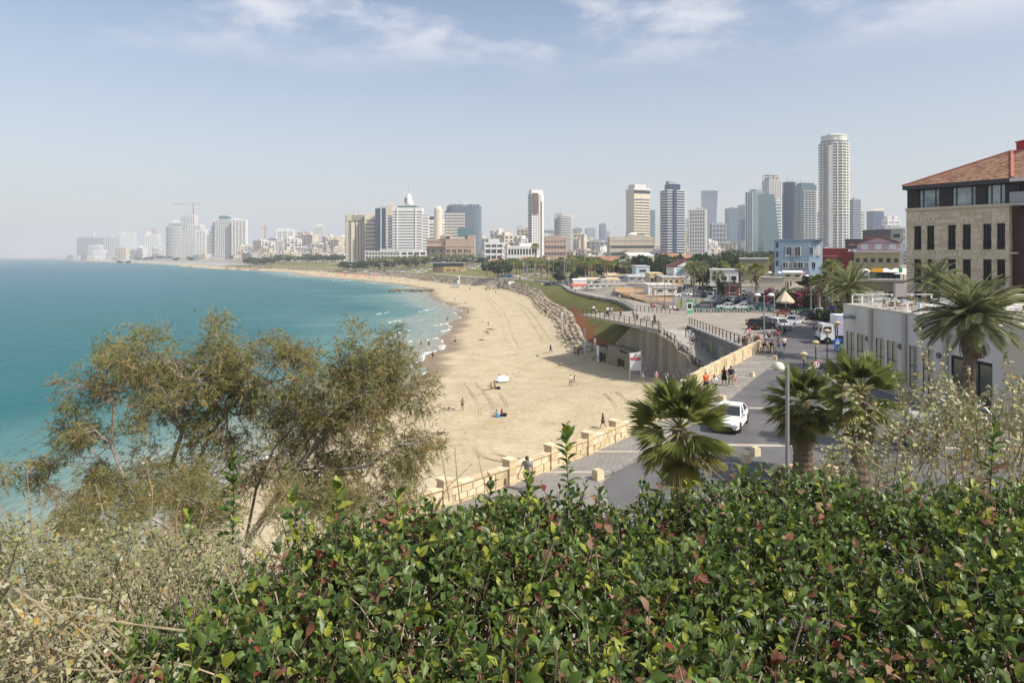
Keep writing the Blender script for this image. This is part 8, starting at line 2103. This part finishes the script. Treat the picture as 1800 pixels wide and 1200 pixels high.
 mask=np.ones(n,bool);mask[single]=False
 Vs,Ts,Ms=[],[],[];off=0
 for k,(v,f)in enumerate(((LV,LT),(LV2,LT2),(LV3,LT3))):
  idx=np.where(mask&(kind==k))[0];vv=np.einsum('nij,kj->nki',Fm[idx],v)*S[idx][:,None,None]+(P0[idx]-o)[:,None,:]
  Vs.append(vv.reshape(-1,3));Ts.append((f[None]+(np.arange(len(idx))*len(v))[:,None,None]).reshape(-1,3)+off);Ms.append(np.repeat(MI[idx],len(f)));off+=len(idx)*len(v)
 ob=link(tri_mesh('leaf',np.concatenate(Vs),np.concatenate(Ts),HL,np.concatenate(Ms),smooth=True),'leaf',t);ob['kind']='stuff'
 # inner wood
 for i in range(420):
  X=q.uniform(-1.7,3.4);Y=q.uniform(1.6,3.8)
  if Y>hedge_back(X):continue
  z=hedge_top(X,Y);a=q.uniform(0,6.28);l=q.uniform(.2,.5);tw.m=1 if q.random()<.25 else 0
  tw.tube([(X,Y,z-.5),(X+.4*l*math.cos(a),Y+.4*l*math.sin(a),z-.25),(X+l*.6*math.cos(a),Y+l*.6*math.sin(a),z-.04+(.06 if q.random()<.15 else 0))],[.009,.006,.002],5,False)
 tw.v=[(a-o[0],b-o[1],c-o[2])for a,b,c in tw.v]
 w=tw.build('twigs',[TWIG,TWIGP],t);w['kind']='stuff'
build_hedge()
# ---------------------------------------------------------------- silvery and dried shrubs
SV=[leafmat('silver_green',(.27,.3,.13),.8,.2,.1),leafmat('silver_pale',(.38,.37,.24),.85,.2,.1),leafmat('straw_leaf',(.34,.295,.15),.9,.2,.1),leafmat('silver_olive',(.19,.2,.09),.8,.2,.1),leafmat('ochre_leaf',(.42,.27,.07),.8,.2,.1),leafmat('papery_leaf',(.44,.4,.28),.9,.2,.1)]
DRYST=mat('dry_stem',(.28,.235,.145),.9,var=.2,scale=15)
def round_leaf():
 V=[(0,0,0),(.35,-.32,.06),(.8,-.26,.02),(1,0,-.05),(.8,.26,.02),(.35,.32,.06)]
 return np.array(V),np.array([(0,1,2),(0,2,3),(0,3,4),(0,4,5)])
RV,RT=round_leaf()
def shrub(name,label,stems,ls,wts,seed,base,straws=0,spacing=.02,side=.35):
 """stems: list of (foot, tip, radius); leaves sit along the upper part and on short side sprigs"""
 q=random.Random(seed);t=thing(name,label,'shrub',base);o=np.array(base);st=MB();P0,D,U,S,MI=[],[],[],[],[]
 def leaves(a,b,dens,sc):
  L=(b-a).length;k=max(2,int(L/dens));d=(b-a).normalized();x=d.orthogonal().normalized();y=d.cross(x);a0=q.uniform(0,6)
  for i in range(k):
   f=(i+q.random())/k;an=a0+i*2.4;r_=x*math.cos(an)+y*math.sin(an);v=r_+d*q.uniform(-.2,.8)
   P0.append(a.lerp(b,f)+r_*.006);D.append(v);U.append(Vector((q.uniform(-1,1),q.uniform(-1,1),q.uniform(0,1.2))));S.append(ls*q.uniform(.5,1.35)*sc);MI.append(q.choices(range(6),wts)[0])
 for b,e,r_ in stems:
  b,e=Vector(b),Vector(e);L=(e-b).length;m=b.lerp(e,.5)+Vector((q.uniform(-.06,.06),q.uniform(-.06,.06),.03))*L
  st.tube([b,m,e],[r_,r_*.7,r_*.25],5,False)
  leaves(m,e,spacing,1);leaves(b.lerp(m,.3),m,spacing*1.8,1)
  for i in range(int(L/.11)):
   f=q.uniform(.2,.98);p=b.lerp(m,f*2)if f<.5 else m.lerp(e,f*2-1);v=Vector((q.gauss(0,1),q.gauss(0,1),q.uniform(-.1,1.2))).normalized()*side*L*q.uniform(.15,.5)*(1.1-f*.5)
   st.tube([p,p+v],[r_*.35,r_*.12],4,False);leaves(p+v*.2,p+v,spacing*.9,.85)
 P0,D,U,S,MI=map(np.array,(P0,D,U,S,MI));Fm=frames(D,U);v=np.einsum('nij,kj->nki',Fm,RV)*S[:,None,None]+(P0-o)[:,None,:]
 T=(RT[None]+(np.arange(len(P0))*len(RV))[:,None,None]).reshape(-1,3)
 l=link(tri_mesh('leaf',v.reshape(-1,3),T,SV,np.repeat(MI,len(RT))),'leaf',t);l['kind']='stuff'
 st.v=[(a-o[0],b-o[1],c-o[2])for a,b,c in st.v]
 st.build('stems',DRYST,t)['kind']='stuff'
 return t
def fan_stems(n,pxr,pyr,Yr,foot,seed,r_=.006,lean=.3):
 """tips spread over a patch of ground cover; feet gathered below them"""
 q=random.Random(seed);out=[]
 for i in range(n):
  px=q.uniform(*pxr);Y=q.uniform(*Yr);py=pyr(px)+abs(q.gauss(0,1))*55;e=P(px,py,Y)
  b=Vector((e.x+q.uniform(-lean,lean),Y+q.uniform(-.2,.4),e.z-q.uniform(*foot)));out.append((b,e,r_*q.uniform(.6,1.2)))
 return out
topL=lambda px:interp(px,[-60,0,60,130,240,330,430,560,760],[880,885,900,930,910,915,930,915,905])
s1=fan_stems(300,(-80,420),topL,(2.6,4.4),(.35,.8),1,.0045)
shrub('silvery_shrub','pale silvery saltbush with small round leaves at the near left corner behind the hedge end',s1,.021,(48,16,7,24,2,4),2,(-1.6,3.6,CZ-2.4))
s2=fan_stems(150,(300,780),lambda px:interp(px,[300,420,560,700,780],[925,915,900,895,880]),(4.2,5.6),(.35,.8),3)
shrub('silvery_shrub','thin straw coloured shrub between the hedge and the tamarisk',s2,.02,(38,14,14,26,2,6),4,(-1.3,4.9,CZ-2.8),spacing=.026)
# dead stalks standing above the shrubs
q=random.Random(9);s3=[]
for px,py,p2,y2,Y in[(440,935,545,760,4.2),(455,940,570,745,4.25),(265,940,255,800,3.8),(195,950,168,850,3.7),(60,960,48,830,3.6),(310,950,320,865,3.6),(640,930,700,800,4.6),(600,920,690,825,4.6),(790,880,770,770,4.8),(810,890,800,790,4.7),(860,870,840,800,4.9),(20,1000,-8,870,3.3),(350,930,372,850,3.8),(150,960,190,880,3.5),(760,900,830,815,5.0),(735,900,720,790,4.9)]:
 s3.append((P(px,py,Y),P(p2,y2,Y),.005))
shrub('dry_stalks','bare straw coloured dead stalks rising above the shrubs on the slope',s3,.014,(6,20,30,4,4,36),6,(-1.2,4.2,CZ-2.2),spacing=.07,side=.3)
s4=[]
for i in range(380):
 px=q.uniform(-60,330);Y=q.uniform(1.9,3.0);py=max(interp(px,[-60,100,330],[990,1040,1160])+q.uniform(0,190),0);e=P(px,py,Y);a=q.uniform(0,6.28);l=q.uniform(.1,.35)
 s4.append((e-Vector((l*math.cos(a),l*math.sin(a)*.6,q.uniform(.05,.3))),e,.0038))
shrub('dried_brush','tangle of dried straw brush and curled papery leaves in the near left corner',s4,.022,(12,20,28,8,4,28),7,(-1.2,2.4,CZ-1.9),spacing=.016,side=.5)
cane=MB()
for a,b,Y in(((95,1200),(82,1075),2.3),((-10,1180),(60,1150),2.2),((110,1210),(75,1120),2.4),((20,1060),(90,1150),2.5)):cane.tube([P(*a,Y),P((a[0]+b[0])/2+3,(a[1]+b[1])/2,Y),P(*b,Y)],[.006,.0055,.004],6)
tag(cane.build('broken_cane',mat('cane_tan',(.48,.3,.12),.7)),'broken tan cane stalks sticking out of the dried brush','stalks')
topR=lambda px:interp(px,[1380,1440,1500,1560,1610,1660,1720,1780,1860],[836,795,740,695,645,650,675,660,665])
s5=fan_stems(150,(1430,1880),topR,(5.2,7.4),(.5,1.2),11,.0055,.5)
for px,py,p2,y2,Y in[(1650,800,1612,570,6.2),(1640,780,1670,600,6.3),(1700,800,1662,640,6.0),(1770,790,1770,620,6.0),(1690,860,1418,638,5.6),(1600,800,1480,690,5.8),(1560,830,1460,760,5.6),(1740,790,1778,650,5.9),(1600,760,1570,640,6.2),(1720,760,1700,640,6.2),(1500,860,1440,780,5.5),(1800,780,1790,660,5.9)]:
 s5.append((P(px,py,Y),P(p2,y2,Y),.009))
shrub('silvery_shrub','tall silvery saltbush with long arching branches in front of the grey building',s5,.037,(30,34,8,16,5,8),12,(4.3,6.2,CZ-2.6),spacing=.026)
s6=fan_stems(26,(1240,1470),lambda px:850,(4.4,5.2),(.2,.4),13,.004);s6.append((P(1310,900,4.6),P(1225,800,4.6),.005));s6.append((P(1320,905,4.6),P(1285,815,4.6),.004))
shrub('dry_stalks','sparse dry sprigs with pale flowers behind the hedge below the near lamp',s6,.016,(10,25,25,8,4,28),14,(1.8,4.8,CZ-2.0),spacing=.05,side=.3)
# ---------------------------------------------------------------- tamarisk: grey crooked limbs, feathery tufts
TB=mat('tamarisk_bark',(.2,.17,.15),.95,col2=(.38,.34,.3),scale=3)
TF=[mat('tamarisk_olive',(.24,.235,.085),.8,transl=.3,rand=.1),mat('tamarisk_ochre',(.34,.28,.115),.8,transl=.3),mat('tamarisk_green',(.19,.22,.07),.8,transl=.3),mat('tamarisk_brown',(.23,.175,.1),.85,transl=.2)]
def tamarisk(label,foot,limbs,seed,tufts_per,tl,size=.3):
 q=random.Random(seed);g=np.random.default_rng(seed);t=thing('tamarisk_tree',label,'tree',foot);o=np.array(foot);wood=MB();tips=[]
 def grow(p,d,L,r_,depth):
  n=4;pts=[p];dd=d.copy()
  for i in range(n):
   dd=(dd+Vector((q.gauss(0,.27),q.gauss(0,.27),q.gauss(-.02,.24)))).normalized();pts.append(pts[-1]+dd*L/n)
  wood.tube(pts,[r_*(1-.45*i/n)for i in range(n+1)],7 if r_>.03 else(5 if r_>.012 else 4),False)
  if depth==0 or L<.2:
   tips.append((pts[-1],dd));tips.append((pts[-2],dd));return
  for i in range(q.choice((2,3,3,4))+(1 if depth>2 else 0)):
   k=q.choice((2,3,4,4));a=(dd+Vector((q.gauss(0,.62),q.gauss(0,.62),q.gauss(.0,.42)))).normalized();grow(pts[k],a,L*q.uniform(.5,.75),max(.0035,r_*q.uniform(.45,.65)),depth-1)
 for pts,r_,depth,L in limbs:
  pts=[Vector(p)for p in pts];wood.tube(pts,[r_*(1-.35*i/(len(pts)-1))for i in range(len(pts))],8,False)
  for i in range(1,len(pts)):
   d=(pts[i]-pts[i-1]).normalized()
   for k in range(3 if i<len(pts)-1 else 5):grow(pts[i],(d*.6+Vector((q.gauss(0,.75),q.gauss(0,.6),q.gauss(.02,.45)))).normalized(),L*q.uniform(.5,.9)*.74,r_*.5,depth)
   # feathery sprays: plumes of thin needles leaving a fine twig
 ns=len(tips)*tufts_per;idx=g.integers(0,len(tips),ns)
 A=np.array([tips[i][0]for i in idx])+g.normal(size=(ns,3))*.09;Dv=np.array([tips[i][1]for i in idx])*.7+g.normal(size=(ns,3))*.55+np.array([0,0,.12]);Dv/=np.linalg.norm(Dv,axis=1)[:,None]
 nn=10;f=g.uniform(0,1,(ns,nn));base=A[:,None]+Dv[:,None]*(f*size*.8)[...,None]-np.array([0,0,1])*(f**2*size*.14)[...,None]
 nd=Dv[:,None]*.8+g.normal(size=(ns,nn,3))*.5;nd/=np.linalg.norm(nd,axis=2)[...,None];nl=size*g.uniform(.25,.62,(ns,nn));tip=base+nd*nl[...,None]-np.array([0,0,1])*(nl*.22)[...,None]
 sd=np.cross(nd,g.normal(size=(ns,nn,3)));sd/=np.linalg.norm(sd,axis=2)[...,None];w=tl
 V=np.stack([base-sd*w,base+sd*w,tip],2).reshape(-1,3)-o;T=np.arange(len(V)).reshape(-1,3)
 tone=g.choice(4,len(tips),p=[.36,.26,.2,.18])[idx];MI=np.repeat(tone,nn)
 c=link(tri_mesh('foliage',V,T,TF,MI),'foliage',t);c['kind']='stuff'
 wood.v=[(a-o[0],b-o[1],c_-o[2])for a,b,c_ in wood.v];wood.build('limbs',TB,t)
 return t
Yt=15.0
def tp(px,py,dy=0):return P(px,py,Yt+dy)
tamarisk('broad tamarisk with crooked grey limbs and feathery olive brown foliage before the sea',tuple(tp(300,1010)),[
([tp(330,1010),tp(318,900),tp(300,820),tp(320,760),tp(300,720)],0.061,3,1.15),([tp(320,760),tp(270,690,.4),tp(240,660,.5)],0.033,3,1.0),([tp(320,750),tp(330,670,-.3),tp(290,640,-.4)],0.030,3,.95),
([tp(350,990,.3),tp(348,820,.3),tp(365,770,.3),tp(400,720,.6),tp(430,690,.6)],0.050,3,1.1),([tp(430,960,.2),tp(450,860,.2),tp(480,790,.2),tp(525,740,.2)],.033,3,.9),([tp(500,960,.4),tp(530,880,.4),tp(560,840,.4)],.03,2,.8),([tp(400,700,.6),tp(450,680,.2),tp(500,665,.2)],0.028,3,1.0),([tp(300,720),tp(350,660,.4),tp(390,640,.4)],0.028,3,.95)],21,2,.0072,.27)
tamarisk('right hand tamarisk reaching over the sand with one thick dark limb',tuple(tp(480,1000,-.5)),[
([tp(430,960,-.5),tp(500,850,-.5),tp(585,745,-.5),tp(640,700,-.5)],0.066,3,1.1),([tp(585,745,-.5),tp(588,700,-.7),tp(612,700,-.8),tp(635,675,-.8),tp(645,650,-.8)],0.030,3,.85),([tp(500,850,-.5),tp(560,830,-.9),tp(640,820,-1),tp(690,790,-1)],0.039,3,1.0),
([tp(640,700,-.5),tp(690,690,-.3),tp(705,680,-.2)],0.028,3,.9),([tp(540,800,-.5),tp(530,720,-.2),tp(520,670,-.2)],0.033,3,.95),([tp(480,870,-.5),tp(560,880,-.3),tp(640,875,-.3)],0.033,3,.95)],24,2,.0072,.28)
tamarisk('small left tamarisk bough leaning out over the turquoise water',tuple(tp(260,1000,-1)),[
([tp(270,960,-1),tp(225,860,-1),tp(195,780,-1),tp(200,720,-1),tp(190,680,-1)],0.039,2,.85),([tp(225,860,-1),tp(170,800,-.8),tp(130,760,-.8)],0.025,2,.75),([tp(240,890,-1),tp(150,880,-1),tp(80,850,-1),tp(50,830,-1)],0.025,2,.6),([tp(300,930,-1.2),tp(250,900,-1.2),tp(180,900,-1.2)],0.028,2,.75)],27,5,.006,.25)
tamarisk('low tamarisk growth filling the slope under the crooked limbs',tuple(P(420,1040,12)),[
([P(430,1040,12),P(420,940,12),P(350,880,12)],0.028,2,.7),([P(430,1040,12),P(500,930,12),P(560,890,12.4)],0.028,2,.7),([P(600,1000,12),P(620,920,12),P(680,880,12.4)],0.028,2,.65),([P(280,1040,11.5),P(240,960,11.5),P(170,920,11.5)],0.028,2,.65)],29,6,.0055,.24)
for i,(px,Y,sx,sz,mats,lab)in enumerate([(800,27,2.2,1.8,[DRYL,SV[0],LEAFG[2]],'dry olive bush on the bank before the left end of the parapet'),(868,28.5,1.6,1.4,[SV[0],DRYL,SV[2]],'pale straw bush against the parapet, left of the ponytailed woman'),(730,25,2.4,1.8,[LEAFG[2],DRYL,SV[0]],'olive bush below the right hand tamarisk'),(905,30.5,1.1,1.0,[SV[2],SV[0],DRYL],'small tawny bush at the foot of the nearest parapet pillar')]):
 X=(px-900)/F*Y;bush(px,Y,sx,sx*.8,sz,mats,lab,60+i,max(hill_z(X,Y),6)-.1,1600,.16)
finish_labels()
